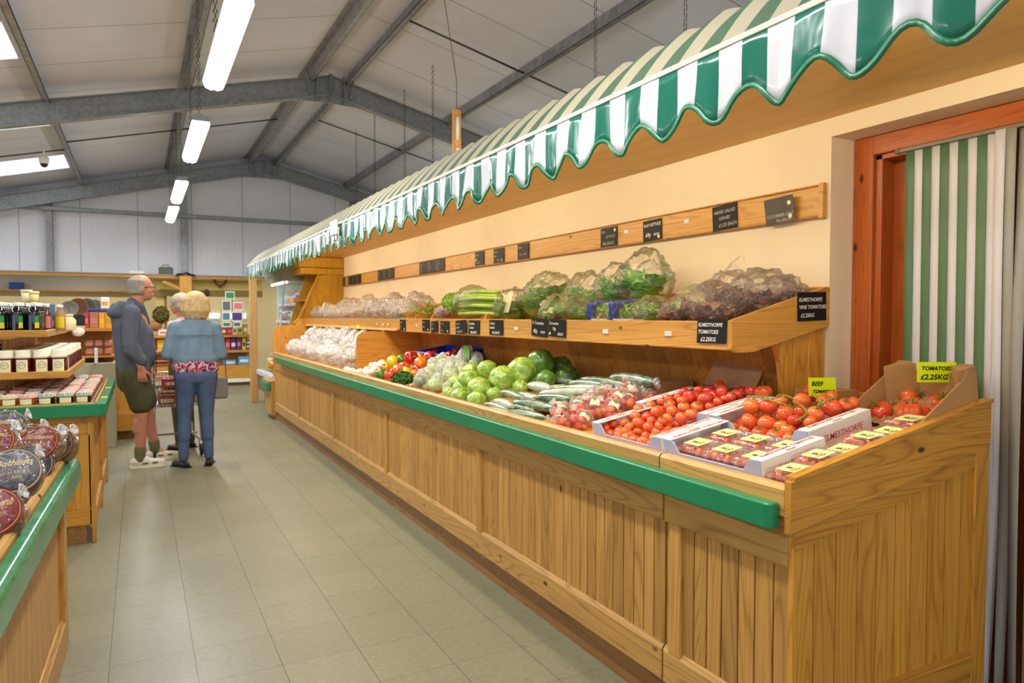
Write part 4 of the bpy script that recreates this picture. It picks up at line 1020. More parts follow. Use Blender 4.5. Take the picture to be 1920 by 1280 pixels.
# ---- film bags
def bag_mb(rx, ry, rz, seed, peak=.5, nu=30, nv=22, cr=.16):
    def fn(d):
        n = abs(noise.noise(Vector((d.x*3.1+seed, d.y*3.1, d.z*3.1-seed))))*cr + abs(noise.noise(Vector((d.x*7+seed, d.y*7, d.z*7))))*cr*.6
        k = 1-n*1.2
        n2 = 1-abs(noise.noise(Vector((d.x*2.2-seed, d.y*2.2, d.z*2.2+seed))))*2; k += cr*.55*n2*n2
        if d.z > .5: k *= 1+min(peak, .8)*((d.z-.5)/.5)**1.5*(.75+.5*noise.noise(Vector((d.x*3+seed, d.y*3, 0))))
        return k
    mb = MB(); mb.ball((0,0,0), rx, ry, rz, nu, nv, fn); return mb
# bagged tomatoes
LBG = 'clear bag of small tomatoes with a cream label and red tape between cucumbers and cartons'; GBG = 'bagged tomatoes'
bt = thing('tomato_bag', 'x', 'bag of tomatoes', (0,0,0))
for (x, y, z) in [(-.038,-.028,-.014),(.0,-.034,-.02),(.036,-.02,-.014),(-.03,.018,-.018),(.006,.012,.012),(.04,.024,-.012),(.0,.045,-.018)]:
    mb = MB(); mb.ball((x, y, z), .0225, nu=12, nv=8); mb.build('tomato', M['tomato'], bt, True)
bag_mb(.072, .066, .050, 1, .6).build('film', M['bag'], bt, True)
mb = MB(); mb.grid(lambda u, v: (-.03+.06*u, -.035+.055*v, .0505-.014*(2*u-1)**2-.010*(2*v-1)**2), 6, 6); mb.build('label', M['cream_label'], bt)
mb = MB(); mb.lathe([(0,0),(.012,0),(.012,.0005),(0,.0005)], 12, M=Matrix.Translation((.0, -.008, .0515))); mb.build('emblem', C3('leaf_green_print', 70, 130, 40), bt)
mb = MB(); mb.tube([(.055,.03,.03),(.066,.036,.045)], [.006,.009], 7); mb.build('tape', M['red_tape'], bt, True)
mb = MB(); mb.lathe([(.005, 0), (.02, .02), (.024, .03), (.018,.028), (.004, .005)], 9, M=Matrix.Translation((.066,.036,.043)) @ Euler((.5,.9,0)).to_matrix().to_4x4()); mb.build('bag_tail', M['bag_dense'], bt, True)
bt = proto(bt)
for (x, y, r, h) in [(200,590,80,.05),(325,560,85,.06),(205,665,85,.03),(350,650,85,.035),(460,545,95,.06),(440,485,80,.085),(570,570,85,.05),(690,520,90,.06),(690,450,85,.09),(830,490,70,.05),(520,455,70,.09),(610,490,75,.085)]:
    px, py = cp(x, y); p = bp(px, py, h); place(bt, p, (R.uniform(-.35,.35), R.uniform(-.6,.1), R.uniform(0,6.3)), LBG, GBG, max(.7, min(1.15, r/3.84*(p-EYE).dot(FW)/F/.066)))
# ---- cucumbers
def cuke_mb(L, r, bend):
    pts = []; rad = []
    for i in range(13):
        u = i/12; pts.append((L*(u-.5), bend*math.sin(u*PI), 0)); rad.append(max(.003, r*min(1, (math.sin(u*PI)**.42))*(1+.03*math.sin(u*23))))
    mb = MB(); mb.tube(pts, rad, 14); return mb
ck = thing('cucumber', 'x', 'cucumber', (0,0,0)); cuke_mb(.36, .0235, .014).build('skin', M['cucumber'], ck, True)
mb = MB(); mb.tube([(.175,.003,0),(.19,.0,.003),(.205,-.004,.006)], [.008,.006,.013], 8); mb.build('film_tail', M['bag_dense'], ck, True); ck = proto(ck)
LC = 'long dark green cucumber wrapped in clear film in the bench tray'; GC = 'whole cucumbers in the tray'
LC2 = 'pale half cucumber wrapped in clear film among the long cucumbers'; GC2 = 'pale film wrapped half cucumbers'
c5 = lambda x, y: (640+x/4.174, 580+y/4.174)
cl = [(c5,1330,725,1680,780,0,.05,1.15),(c5,1265,800,1600,850,0,.03,1),(c5,1115,740,1285,785,0,.03,1),(c5,1190,712,1335,762,1,.05,1),(c5,1240,645,1410,695,0,.065,1.1),(c5,1455,592,1640,625,1,.09,1.25),
      (c5,1540,690,1850,700,0,.06,1.1),(c5,1410,680,1720,745,1,.045,1),(c5,1550,652,1910,640,0,.075,1),(cp,250,375,520,392,0,.085,1),(cp,335,345,680,395,0,.10,1.1),(cp,545,335,870,375,0,.125,1.5),(cp,45,450,470,435,1,.085,1),
      (cp,235,405,570,430,1,.085,.9),(cp,0,480,300,495,0,.07,1.05),(cp,120,420,420,420,0,.075,1),(cp,700,370,790,420,0,.09,1.2),(c5,1120,770,1400,850,0,.025,.9),(cp,0,530,160,575,0,.03,1.2),(cp,330,470,560,450,0,.05,1),(cp,400,400,700,440,0,.05,1),(cp,100,510,300,540,1,.03,1),(cp,60,350,300,370,0,.05,1),(c5,1340,660,1560,700,0,.035,1),(c5,1620,760,1780,740,1,.04,1),(c5,1250,740,1480,790,0,.03,.9),(cp,60,420,300,410,1,.06,.9),(cp,420,360,690,370,0,.07,1),(cp,10,505,240,520,0,.04,1)]
for (fn, xa, ya, xb, yb, kind, h, s) in cl:
    a = bp(*fn(xa, ya), h); b = bp(*fn(xb, yb), h); d = b-a; Lw = d.length
    rot = d.to_track_quat('X', 'Z').to_euler(); rr = 1.0*s
    mats = {'cucumber_in_film': M['courgette']} if kind else None
    if ck.name not in used: mats = None
    place(ck, (a+b)/2, rot, LC2 if kind and mats else LC, GC2 if kind and mats else GC, (Lw/.36, rr, rr), mats)
# ---- cabbages
def cabbage(mat, seed):
    t = thing('cabbage', 'x', 'cabbage', (0,0,0)); mb = MB()
    for L in range(4):
        rot = Euler((R.uniform(-.5,.5), R.uniform(-.5,.5), L*1.7)).to_matrix().to_4x4(); s = .080+.0018*L
        def fn(d, L=L):
            n = noise.noise(Vector((d.x*2+seed+L, d.y*2, d.z*2)))*.10+abs(noise.noise(Vector((d.x*6+seed, d.y*6+L, d.z*6))))*-.045; vein = .016*(1-abs(math.sin(math.atan2(d.y, d.x)*4+d.z*3+L)))**3
            cut = -.045 if (d.x+.35*math.sin(d.z*4+L)) < -.1 else 0.0
            return 1+n+vein+cut
        mb.ball((0,0,0), s, s*.97, s*.88, 44, 30, fn, M=rot)
    mb.build('leaves', M[mat], t, True)
    mb = MB(); mb.lathe([(.024, -.078), (.022, -.070), (.0, -.066)][::1], 12); mb.build('stump', M['roots'], t, True)
    return proto(t)
ca = cabbage('cabbage', 1); cb = cabbage('cabbage_dark', 5)
LCB = 'bright green round lettuce like cabbage wrapped in film in the tray'; LCD = 'dark green cabbage wrapped in film against the back boards'
cc = lambda x, y: (820+x/6.4, 560+y/6.4)
for (x, y, r, k, h) in [(1020,870,172,0,.12),(1245,765,155,1,.15),(1480,810,120,1,.10),(770,965,155,0,.10),(600,850,115,0,.12),(500,1075,135,0,.075),(380,975,125,0,.10),(1300,975,120,1,.07),(1555,935,135,1,.05),(990,1070,100,0,.04),(680,1160,95,0,.035),(470,1225,110,0,.03),(270,1180,105,0,.03),(150,1145,80,0,.03),(590,960,100,0,.06),(1130,960,90,0,.05),(850,1080,80,0,.04),(760,1060,110,0,.045),(310,1080,120,0,.05),(230,1030,110,0,.06),(590,1110,100,0,.04),(880,990,100,0,.05),(1180,1010,95,1,.04),(420,880,110,0,.09)]:
    p = bp(*cc(x, y), h); place((ca, cb)[k], p, (R.uniform(-.9,.9), R.uniform(-.9,.9), R.uniform(0,6)), (LCB, LCD)[k], ('green cabbages in film', 'dark cabbages in film')[k], r/6.4*(p-EYE).dot(FW)/F/.080*1.06)
# ---- bagged cauliflower and broccoli
def veg_bag(name, label, cat, inner, film, r, seed, extra=None, rz=1.0, peak=.9):
    t = thing(name, label, cat, (0,0,0)); mb = MB()
    mb.ball((0,0,0), r*.80, r*.8, r*.72*rz, 26, 18, lambda d: 1+abs(noise.noise(d*3.5+Vector((seed,0,0))))*.25+noise.noise(d*9)*.08)
    mb.build('vegetable', M[inner], t, True)
    bag_mb(r, r*.95, r*.95*rz, seed, peak, cr=.2).build('film', M[film], t, True)
    if extra: 
        mb = MB(); mb.grid(lambda u, v: (-.04+.08*u, -r*.90-.004, -.02+.06*v), 2, 2); mb.build('label', M[extra], t)
    return proto(t)
vb = veg_bag('bagged_cauliflower', 'x', 'bagged vegetable', 'lettuce_pale', 'bag_dense', .085, 3)
vc = veg_bag('bagged_greens', 'x', 'bagged vegetable', 'cabbage_dark', 'bag_dense', .085, 8)
C3('green_yellow_print', 120, 176, 40)
for (x, y, r, q, lab, sc, h) in [(620,560,50,vc,'clear film bag of dark greens at the front of the tray beside the parsley',1,.07),(720,470,50,vb,'frosty film bag of cauliflower, farthest left of the bagged vegetables',1,.09),(860,520,60,vb,'film wrapped cauliflower in front of the bagged greens',1,.07),(965,400,62,vc,'tall crumpled bag with green and yellow print behind the cabbages',1,.10),(800,430,50,vb,'crumpled bag of vegetables below the red peppers',1,.10),(740,590,52,vb,'bag of pale vegetables at the front lip of the tray',1,.05),(1060,430,50,vc,'bag of greens against the back boards beside the cabbages',1,.08),(890,590,45,vb,'film wrapped pale head between parsley and cabbages',1,.04),(905,440,45,vb,'bag with twisted top standing behind the cauliflower',1,.09),(660,600,40,vb,'low bag at the tray lip beside parsley stalks',1,.03),(790,520,52,vc,'film bag of pale greens in the middle of the bagged vegetables',1,.06),(690,530,46,vb,'frosty bag between the parsley and the cauliflower',1,.06),(930,500,55,vb,'film wrapped head touching the leftmost green cabbage',1,.07),(840,640,44,vb,'small film wrapped head at the lip in front of the cauliflower',1,.03),(860,450,48,vc,'crumpled bag with green leaves behind the wrapped heads',1,.09)]:
    p = bp(*c5(x, y), h); place(q, p, (R.uniform(-.3,.3), R.uniform(-.4,.2), R.uniform(0,6)), lab, None, r/4.174*(p-EYE).dot(FW)/F/.085*1.25)
p = bp(*c5(985, 345), .16); mb = MB(); mb.grid(lambda u, v: (p.x+.02*math.sin(u*4), p.y+.07-.14*u, p.z-.04+.09*v), 6, 4); o = mb.build('bag_header', M['green_yellow_print'], None, world=True); tag(o, 'green and yellow printed bag top sticking up behind the cabbages', 'bag label'); md = o.modifiers.new('s', 'SOLIDIFY'); md.thickness = .001
# parsley
def bush(n, r, seed, size):
    mb = MB(); rr = random.Random(seed)
    for _ in range(n):
        d = Vector((rr.gauss(0,1), rr.gauss(0,1), rr.gauss(0,1))).normalized(); p = Vector((d.x*r[0], d.y*r[1], d.z*r[2]))*rr.uniform(.72, 1)
        a = d.cross(Vector((rr.random(), rr.random(), rr.random()))).normalized(); b = d.cross(a)
        for k in range(3):
            an = rr.uniform(0, 6.3); e = (a*math.cos(an)+b*math.sin(an))*size+d*size*rr.uniform(-.3, .9); f = (a*math.cos(an+1.3)+b*math.sin(an+1.3))*size*.9+d*size*rr.uniform(-.3,.9)
            mb.add([p, p+e, p+(e+f)*.8, p+f], [(0,1,2,3)], rr.random())
    return mb
o = bush(900, (.075, .095, .05), 4, .012).build('parsley', M['parsley'], None); o.location = bp(*c5(480, 545), .055); tag(o, 'bunch of dark green curly parsley at the front lip of the tray', 'parsley')
t = thing('parsley_stalks', 'pale stalks of cut herbs beside the parsley', 'herb stalks', bp(*c5(565, 590), .02))
for k in range(14):
    mb = MB(); a = R.uniform(-.5, .5); mb.tube([(0, .05*math.sin(k), .01*R.random()), (.09*math.sin(a)-.03, -.09*math.cos(a)+.03*math.sin(k*2), .012*R.random())], .0035, 5); mb.build('stalk', M['roots'], t, True)
# ---- peppers
def pepper():
    t = thing('pepper', 'x', 'pepper', (0,0,0)); mb = MB()
    def fn(d):
        a = math.atan2(d.y, d.x); k = 1+.10*abs(math.cos(2*a+.4))*(1-.5*abs(d.z)); 
        if d.z > .7: k *= 1-.35*((d.z-.7)/.3)**2
        if d.z < -.6: k *= 1-.12*((-d.z-.6)/.4)
        return k
    mb.ball((0,0,0), .042, .042, .050, 28, 16, fn); mb.build('skin', M['pepper_red'], t, True)
    mb = MB(); mb.tube([(0,0,.028),(.002,0,.045),(.010,0,.062)], [.010,.006,.007], 7); mb.build('stem', M['calyx'], t, True); return proto(t)
pp = pepper(); PC = {}
for (x, y, r, c, h) in [(545,380,56,'red',.13),(400,410,45,'yellow',.11),(470,390,38,'green',.10),(310,510,48,'green',.05),(380,515,45,'pink',.05),(490,455,45,'pink',.09),(620,420,50,'orange',.10),(505,490,40,'yellow',.06),(690,375,48,'red',.12),(615,370,34,'orange',.10),(850,370,44,'red',.12),(440,470,38,'orange',.07),(355,445,32,'yellow',.07),(300,480,30,'pink',.06),(760,395,40,'green',.10),(420,480,30,'red',.06),(590,470,35,'red',.06),(570,500,30,'orange',.05),(910,325,35,'red',.14),(740,340,30,'red',.1)]:
    p = bp(*c5(x, y), h); lab = {'red': 'glossy red bell pepper', 'yellow': 'yellow bell pepper', 'green': 'green bell pepper', 'pink': 'pinkish red bell pepper', 'orange': 'orange bell pepper'}[c]+' in the heap between mushrooms and parsley'
    place(pp, p, (R.uniform(-1.2,1.2), R.uniform(-1.2,1.2), R.uniform(0,6)), lab, c+' peppers in the tray', r/4.174*(p-EYE).dot(FW)/F/.043, {'pepper_red_skin': M['pepper_'+c]})
a = bp(*c5(640, 350), .05); b = bp(*c5(850, 345), .05)
t = thing('blue_crate', 'blue plastic crate behind the peppers against the boards', 'crate', (2.22, 5.3, zb(2.22)+.005)); t.rotation_euler = (0, -sl, 0)
mb = MB(); 
for (x0, x1, y0, y1) in ((-.14,-.13,-.35,.35),(.13,.14,-.35,.35),(-.14,.14,-.35,-.34),(-.14,.14,.34,.35)): mb.box(x0, x1, y0, y1, 0, .13)
mb.build('walls', M['blue_crate'], t); mb = MB(); mb.box(-.14, .14, -.35, .35, 0, .006); mb.build('base', M['blue_crate'], t)
mb = MB(); mb.box(-.15, -.128, -.36, .36, .118, .132, .003); mb.box(.128, .15, -.36, .36, .118, .132, .003); mb.build('rim', M['blue_crate'], t)
# mushrooms
mu = thing('mushroom', 'x', 'mushroom', (0,0,0)); mb = MB(); mb.lathe([(.010, .004), (.026, .006), (.030, .014), (.026, .028), (.014, .036), (0, .038)], 14); mb.build('cap', M['mushroom'], mu, True)
mb = MB(); mb.lathe([(.009, -.018), (.010, -.008), (.008, .006)], 10); mb.build('stalk', M['mushroom'], mu, True); mu = proto(mu)
for (x, y, h) in [(175,505,.02),(210,480,.04),(240,470,.05),(285,460,.06),(318,440,.08),(250,500,.03),(225,505,.02),(280,485,.04),(150,500,.015),(195,500,.03),(265,445,.06),(300,475,.03),(235,440,.05),(90,490,.02),(60,485,.02),(40,480,.02),(120,500,.01),(205,520,.015),(320,430,.05),(190,515,.01)]:
    place(mu, bp(*c5(x, y), h), (R.uniform(-1.3,1.3), R.uniform(-1.3,1.3), 0), 'small white button mushroom heaped beside the tray divider', 'white mushrooms in the tray', R.uniform(.9, 1.25))

# ---- bagged roots, far end of the tray, then the far shelf
def root_bag(film, inner, seed, r=.10):
    t = thing('vegetable_bag', 'x', 'bagged vegetables', (0,0,0))
    for k in range(6):
        a = k*1.05; mb = MB(); mb.tube([(-.05+.01*k, .03*math.cos(a*2), .02*math.sin(a*3)), (.0, .035*math.cos(a*2), .022*math.sin(a*3)), (.06, .03*math.cos(a*2), .02*math.sin(a*3))], [.018, .022, .008], 7); mb.build('root', M[inner], t, True)
    bag_mb(r, r*.8, r*.66, seed, .8, 26, 18, .26).build('film', M[film], t, True); return proto(t)
rb = root_bag('bag_dense', 'roots', 2); rb2 = root_bag('bag_dense', 'roots2', 6)
LR = 'crumpled clear bag of pale root vegetables heaped in the far end of the tray'
for i in range(3):
    for j in range(11):
        y = 6.48+j*.29+R.uniform(-.05,.05); x = 1.74+i*.19+R.uniform(-.02,.02)
        place((rb, rb2)[R.random() < .3], (x, y, zb(x)+.07+.035*i+R.uniform(0,.03)), (R.uniform(-.5,.5), R.uniform(-.5,.5), R.uniform(0,6)), LR, 'bagged roots in the tray', R.uniform(1.05, 1.35))
for j in range(10):
    y = 6.6+j*.31; x = 1.98; place(rb, (x, y, zb(x)+.20), rnd_rot(), LR, 'bagged roots in the tray', R.uniform(1.05, 1.3))
LS = 'crumpled clear bag of vegetables on the far part of the upper shelf'
for j in range(15):
    y = 6.0+j*.262; x = 2.13+R.uniform(-.02,.03)
    place(rb2 if R.random() < .6 else rb, (x, y, 1.41+R.uniform(0,.03)), (R.uniform(-.4,.4), R.uniform(-.3,.3), R.uniform(0,6)), LS, 'bags on the far upper shelf', R.uniform(1.0, 1.3))
    if j < 12: place(rb2, (x+.17, y+.1, 1.47+R.uniform(0,.05)), rnd_rot(), LS, 'bags on the far upper shelf', R.uniform(1.1, 1.45))

# ---- near upper shelf
def leafhead(n, r, seed, mat, curl=.5, up=.9, frill=.25):
    mb = MB(); rr = random.Random(seed)
    for k in range(n):
        az = k*2.4+rr.uniform(-.3,.3); el = up*(1-k/n)**.6+.12; s = r*(.55+.5*(1-k/n)); sd = rr.random()*20
        ca_, sa_ = math.cos(az), math.sin(az)
        def fn(u, v):
            w = (v-.5)*1.5*math.sin(min(1, u*1.15+.12)*PI*.62)*s; ou = u*s; 
            z = ou*math.sin(el*(1-curl*u*.6))*1.15; rad = ou*math.cos(el)+.012; fr = frill*s*.35*u*noise.noise(Vector((u*4+sd, v*9, sd)))
            cup = abs(v-.5)**2*s*.8
            x = rad-cup*.3+fr*.5; return (x*ca_-w*sa_, x*sa_+w*ca_, z+fr+cup*.4)
        mb.grid(fn, 8, 10, r=rr.random())
    return mb
def salad(name, label, mat, loc, r, seed, film='bag_light', rot=(0,0,0), bagr=None, up=.9, frill=.25, n=22, cat='lettuce', peak=.3, zs=1.0, top=0.0):
    t = thing(name, label, cat, loc); t.rotation_euler = (rot[0]*.5, rot[1]*.5, rot[2])
    lh = leafhead(n, r*1.25, seed, mat, up=up, frill=frill, curl=.9); lh.build('leaves', M[mat], t, True)
    mb = MB(); mb.ball((0,0,r*.35), r*.62, r*.62, r*.5, 24, 16, lambda d: 1+noise.noise(d*4+Vector((seed,0,0)))*.25); mb.build('heart', M[mat], t, True)
    if film:
        b = bagr or r*1.12; m_ = bag_mb(b*1.05, b*1.05, b*.72*zs, seed, peak, cr=.20); m_.xf(Matrix.Translation((0,0,b*.55))); m_.build('film', M[film], t, True)
    if top:
        sd = seed*.7
        def fn(u, v):
            an = (v-.5)*3.4; w = r*.95*(1-u)**.7+.012; z = r*.75+u*top
            k = 1+.30*noise.noise(Vector((u*3+sd, v*6, sd)))
            return (-w*math.cos(an)*.55*k, w*math.sin(an)*k, z+.02*noise.noise(Vector((v*7, u*4, sd))))
        mb = MB(); mb.grid(fn, 14, 18); o = mb.build('bag_top', M[film], t, True); o.rotation_euler = (0, .15, -rot[2])
    return t
ax = lambda px, py, X: atx(px, py, X)
def at_shelf(px, py, X): return atx(px, py, X)
# lettuces in bags between dividers
for i, (px, py, X, r, m, lab) in enumerate([
    (965,585,2.16,.13,'lettuce','bagged green lettuce with cream label, leftmost of the lettuces right of the celery'),
    (1005,575,2.20,.13,'lettuce','bagged green lettuce in the second shelf bay, front middle'),
    (1035,560,2.32,.14,'lettuce','large leafy lettuce with tall clear bag top at the back of the shelf'),
    (1050,588,2.13,.10,'lettuce_pale','pale crisp lettuce bag beside the shelf divider'),
    (1075,588,2.14,.10,'lettuce_pale','pale bagged lettuce with shiny folds right of the divider'),
    (1095,565,2.32,.12,'gem','green lettuce in a tall clear bag with pointed top'),
    (1100,590,2.12,.09,'lettuce','small bagged lettuce left of the blue banded packs'),
    (1150,548,2.30,.11,'gem','upright bright green lettuce in clear bag, behind the blue banded packs on the left'),
    (1205,540,2.32,.13,'gem','largest upright bright green lettuce in a clear bag on the shelf'),
    (1225,588,2.13,.08,'lettuce_pale','little pale lettuce bag beside the red lollo lettuce')]):
    salad('bagged_lettuce', lab, m, at_shelf(px, py+8, X)-Vector((0,0,.02)), r, 30+i, rot=(R.uniform(-.25,.25), R.uniform(-.5,-.1), R.uniform(0,6)), peak=.3, up=1.35 if m == 'gem' else 1.05, zs=1.3 if m == 'gem' else 1.0, top=(.13 if i in (2, 5) else .10 if m == 'gem' else 0))
mb = MB(); p = at_shelf(948, 568, 2.06); mb.grid(lambda u, v: (p.x+.02*v, p.y+.03-.07*u-.03*v, p.z-.06+.13*v), 3, 4); o = mb.build('lettuce_label', M['cream_label'], None, world=True); tag(o, 'cream paper label on the leftmost bagged lettuce', 'label'); md = o.modifiers.new('s', 'SOLIDIFY'); md.thickness = .001
# blue banded packs
for i, (px0, px1, y, lab) in enumerate([(1106,1146,3.05,'clear box of green herbs with a blue band, left one of two'), (1146,1215,2.86,'wide clear box of green herbs with a blue band, right one of two')]):
    a = at_shelf(px0, 590, 2.07); b = at_shelf(px1, 590, 2.07); W = abs(a.y-b.y); t = thing('herb_box', lab, 'salad box', ((2.13), (a.y+b.y)/2, 1.354)); t.rotation_euler = (0, -.1, 0)
    mb = MB(); mb.box(-.075, .075, -W/2, W/2, 0, .115, .012); mb.build('box', M['punnet_clear'], t)
    bush(500, (.055, W*.42, .04), 9+i, .014).xf(Matrix.Translation((0,0,.055))).build('leaves', M['lettuce'], t)
    mb = MB(); mb.box(-.077, .0775, W/2-.035, W/2-.002, -.001, .1165, .012); mb.build('blue_band', M['blue_tape'], t)
    mb = MB(); mb.box(-.0765, -.0745, -W/2+.01, W/2-.04, .024, .030); mb.build('seam', M['white_plastic'], t)
# red lollo bags
for i, (px, py, X, r, rx, lab) in enumerate([(1335,592,2.16,.135,.0,'big clear bag of red lollo lettuce at the near corner of the shelf'), (1365,560,2.36,.12,.3,'tall pointed clear bag top behind the red lettuces'), (1430,578,2.36,.155,.8,'large bag of red brown lettuce lying against the shelf back'), (1275,590,2.12,.09,0,'small bag of red leaf lettuce left of the large red one'), (1300,575,2.30,.10,0,'shiny clear bag with green print behind the red lettuces'), (1470,570,2.44,.12,1.0,'red lettuce bag with loose corner beside the wall')]):
    p = at_shelf(px, py, X); salad('bagged_red_lettuce', lab, 'lollo' if i != 4 else 'lettuce_pale', p-Vector((0,0,.045)), r*.9, 60+i, film='bag', rot=(R.uniform(-.2,.2), R.uniform(-.4,.0), R.uniform(0,6)), up=.95, frill=.85, n=34, peak=.3, top=(.16 if i == 1 else .05 if i in (2, 5) else 0))
# celery
t = thing('celery_bag', 'bunches of bright green celery in clear bags lying on the shelf', 'celery', (2.2, 4.62, 1.33))
cs = lambda px, py, X: at_shelf(px, py, X)-Vector((2.2, 4.62, 1.33))
for k in range(22):
    row = k//8; off = (k % 8)
    X = 2.10+.045*(k % 3)+.05*row
    a = cs(862+row*10, 588-off*4.5-row*8, X); b = cs(940-row*4, 590-off*5-row*7, X)
    mb = MB(); mid = (a+b)/2+Vector((0,0,.008)); mb.tube(bez([a, mid, b], 5), [.017]*11, 8, flat=.8); mb.build('stalk', M['celery'], t, True)
bush(700, (.07, .13, .075), 31, .016).xf(Matrix.Translation(cs(850, 568, 2.15))).build('leaves', M['lettuce'], t)
m_ = bag_mb(.11, .30, .115, 12, .2, 36, 24, .14); m_.xf(Matrix.Translation(cs(885, 568, 2.17))); m_.build('film', M['bag_light'], t, True)
# beans, aubergines, dark packs
t = thing('green_beans', 'loose heap of green beans and chillies on the upper shelf', 'green beans', at_shelf(800, 592, 2.12))
for k in range(60):
    mb = MB(); p = Vector((R.uniform(-.05,.16), R.gauss(0,.14), R.uniform(0,.06))); d = Vector((R.uniform(-.03,.03), R.choice((-1,1))*R.uniform(.04,.07), R.uniform(-.01,.04))); mb.tube(bez([p, p+d+Vector((0,0,.012)), p+d*2], 3), .005, 5); mb.build('bean', M['gem'] if k % 7 else M['pepper_pink'], t, True)
au = thing('aubergine', 'x', 'aubergine', (0,0,0)); mb = MB(); mb.tube([(0,-.085,0),(0,-.075,0),(0,-.04,0),(0,.02,0),(0,.06,0),(0,.075,.0)], [.006,.028,.038,.030,.018,.008], 14); mb.build('skin', M['aubergine'], au, True)
mb = MB(); mb.tube([(0,.06,0),(0,.075,.002),(0,.10,.006)], [.021,.011,.007], 8); mb.build('stem', M['calyx'], au, True); au = proto(au)
for (px, py, X, lab) in [(757,588,2.10,'dark glossy aubergine at the shelf edge, nearest the aisle'), (766,583,2.2,'dark aubergine behind the front one on the shelf'), (749,582,2.22,'farther left dark aubergine among the shelf dividers')]:
    place(au, at_shelf(px, py, X), (0, 0, R.uniform(.9,1.6)), lab)
sp = thing('chilli_pack', 'clear pack of dark red chillies on the shelf left of the celery', 'chilli pack', at_shelf(830, 590, 2.09)-Vector((0,0,.01)))
for k in range(12):
    mb = MB(); mb.tube([(R.uniform(-.03,.03), -.09, .01*k*.5), (R.uniform(-.03,.03), .08, .01*k*.5)], [.008,.004], 6); mb.build('chilli', M['tomato_dark'] if k % 2 else M['aubergine'], sp, True)
bag_mb(.06, .12, .045, 15, .2).xf(Matrix.Translation((0,0,.03))).build('film', M['bag_dense'], sp, True)
# ------------------------------------------------------------------ left foreground gondola with wrapped cakes
rzL = math.radians(-1.5)
def LW(x, y, z=0):    # along-gondola coords: x to the right edge, y measured back from its far end
    c, s = math.cos(rzL), math.sin(rzL); return Vector((-.285+x*c-y*s, 3.48+x*s+y*c, z))
t = thing('display_bench', 'left foreground pine display bench with a scuffed green rail, stacked with wrapped cakes', 'display bench', (-.285, 3.48, 0), rzL)
FL = -4.6
mb = MB(); y = FL
while y < -.08: mb.box(-.030, -.018, y+.0015, y+.0385, .12, .66, .003); y += .040
mb.build('front_boards', M['palepine_v'], t)
mb = MB(); mb.box(-.028, 0, -.085, 0, .0, .70, .004); mb.build('stile', M['palepine_v'], t)
mb = MB(); mb.box(-.034, -.006, -.105, -.085, .13, .66, .003); mb.build('stile_moulding', M['back_v'], t)
mb = MB(); mb.box(-.028, .0, FL, -.086, .0, .13, .004); mb.prism([(-.03,.13),(-.004,.13),(-.012,.15),(-.03,.152)], FL, -.105, 1); mb.build('bottom_rail', M['pine_y'], t)
mb = MB(); mb.box(-.028, 0, FL, -.086, .62, .70, .003); mb.build('top_rail', M['pine_y'], t)
mb = MB(); mb.box(-1.0, -.03, -.02, -.0, 0, .70, .003); mb.build('end_panel', M['palepine_v'], t)
mb = MB(); mb.box(-.9, -.03, FL, -.03, .0, .02); mb.box(-1.0, -.03, FL, -.02, .70, .715); mb.build('tray_bed', M['pine_x'], t)
mb = MB(); mb.prism([(-.018, .70), (.012, .70), (.012, .800), (.006, .810), (-.010, .810), (-.018, .80)], FL, .0, 1); mb.build('tray_lip', M['pine_y'], t)
mb = MB(); mb.box(-1.0, -.042, -.03, .0, .715, .80, .006); mb.build('tray_end', M['pine_x'], t)
mb = MB(); mb.prism([(.014, .690), (.047, .690), (.056, .700), (.056, .765), (.050, .780), (.040, .788), (.014, .792)], FL, -.002, 1)
o = mb.build('bumper_rail', M['worn_green'], t); o['label'] = 'scuffed green plastic bumper rail'; md = o.modifiers.new('b', 'BEVEL'); md.width = .004; md.segments = 3; md.limit_method = 'ANGLE'; md.angle_limit = .3
# cakes
C3('maroon_label', 128, 20, 34, .35); C3('navy_label', 26, 22, 52, .35); C3('brown_label', 52, 26, 24, .35); C3('gold_print', 196, 160, 60, .4); C3('fruit_cake', 128, 78, 42, .7, var=.3, vscale=30)
def cake(mat, label, loc, rot, r=.072, h=.075, seed=1, word='Bothams'):
    t = thing('wrapped_cake', label, 'cake', loc); t.rotation_euler = rot
    mb = MB(); mb.lathe([(r*.94, 0), (r, h*.1), (r, h*.85), (r*.9, h)], 28); mb.build('cake', M['fruit_cake'], t, True)
    mb = MB(); mb.lathe([(0, h+.001), (r*.97, h+.001), (r*.97, h+.003), (0, h+.003)], 28); mb.build('label', M[mat], t)
    mb = MB(); n = 28; vs = []
    for i in range(n):
        a = 2*PI*i/n
        for q in (r*.90, r*.925): vs.append((q*math.cos(a), q*math.sin(a), h+.0036))
    mb.add(vs, [(2*i, 2*i+1, (2*i+3) % (2*n), (2*i+2) % (2*n)) for i in range(n)]); mb.build('gold_ring', M['gold_print'], t)
    text(word, r*.36, M['gold_print'], t, frame((-r*.62, r*.22, h+.0038), (1,0,0), (0,1,0)), bold=.0006, shear=.45)
    text('RICH FRUIT\nCAKE', r*.20, M['gold_print'], t, frame((0, -r*.16, h+.0038), (1,0,0), (0,1,0)), align='CENTER')
    b = bag_mb(r*1.12, r*1.12, h*.80, seed, .2, 36, 26, .12); b.xf(Matrix.Translation((0,0,h*.52))); b.build('film', M['bag'], t, True)
    mb = MB(); mb.lathe([(.007, 0), (.012, .008), (.025, .016), (.020, .017), (.008, .004)], 9, M=Matrix.Translation((r*.8, r*.7, h*.9)) @ Euler((.3, 1.1, .6)).to_matrix().to_4x4()); mb.build('film_tail', M['bag_dense'], t, True)
    return t
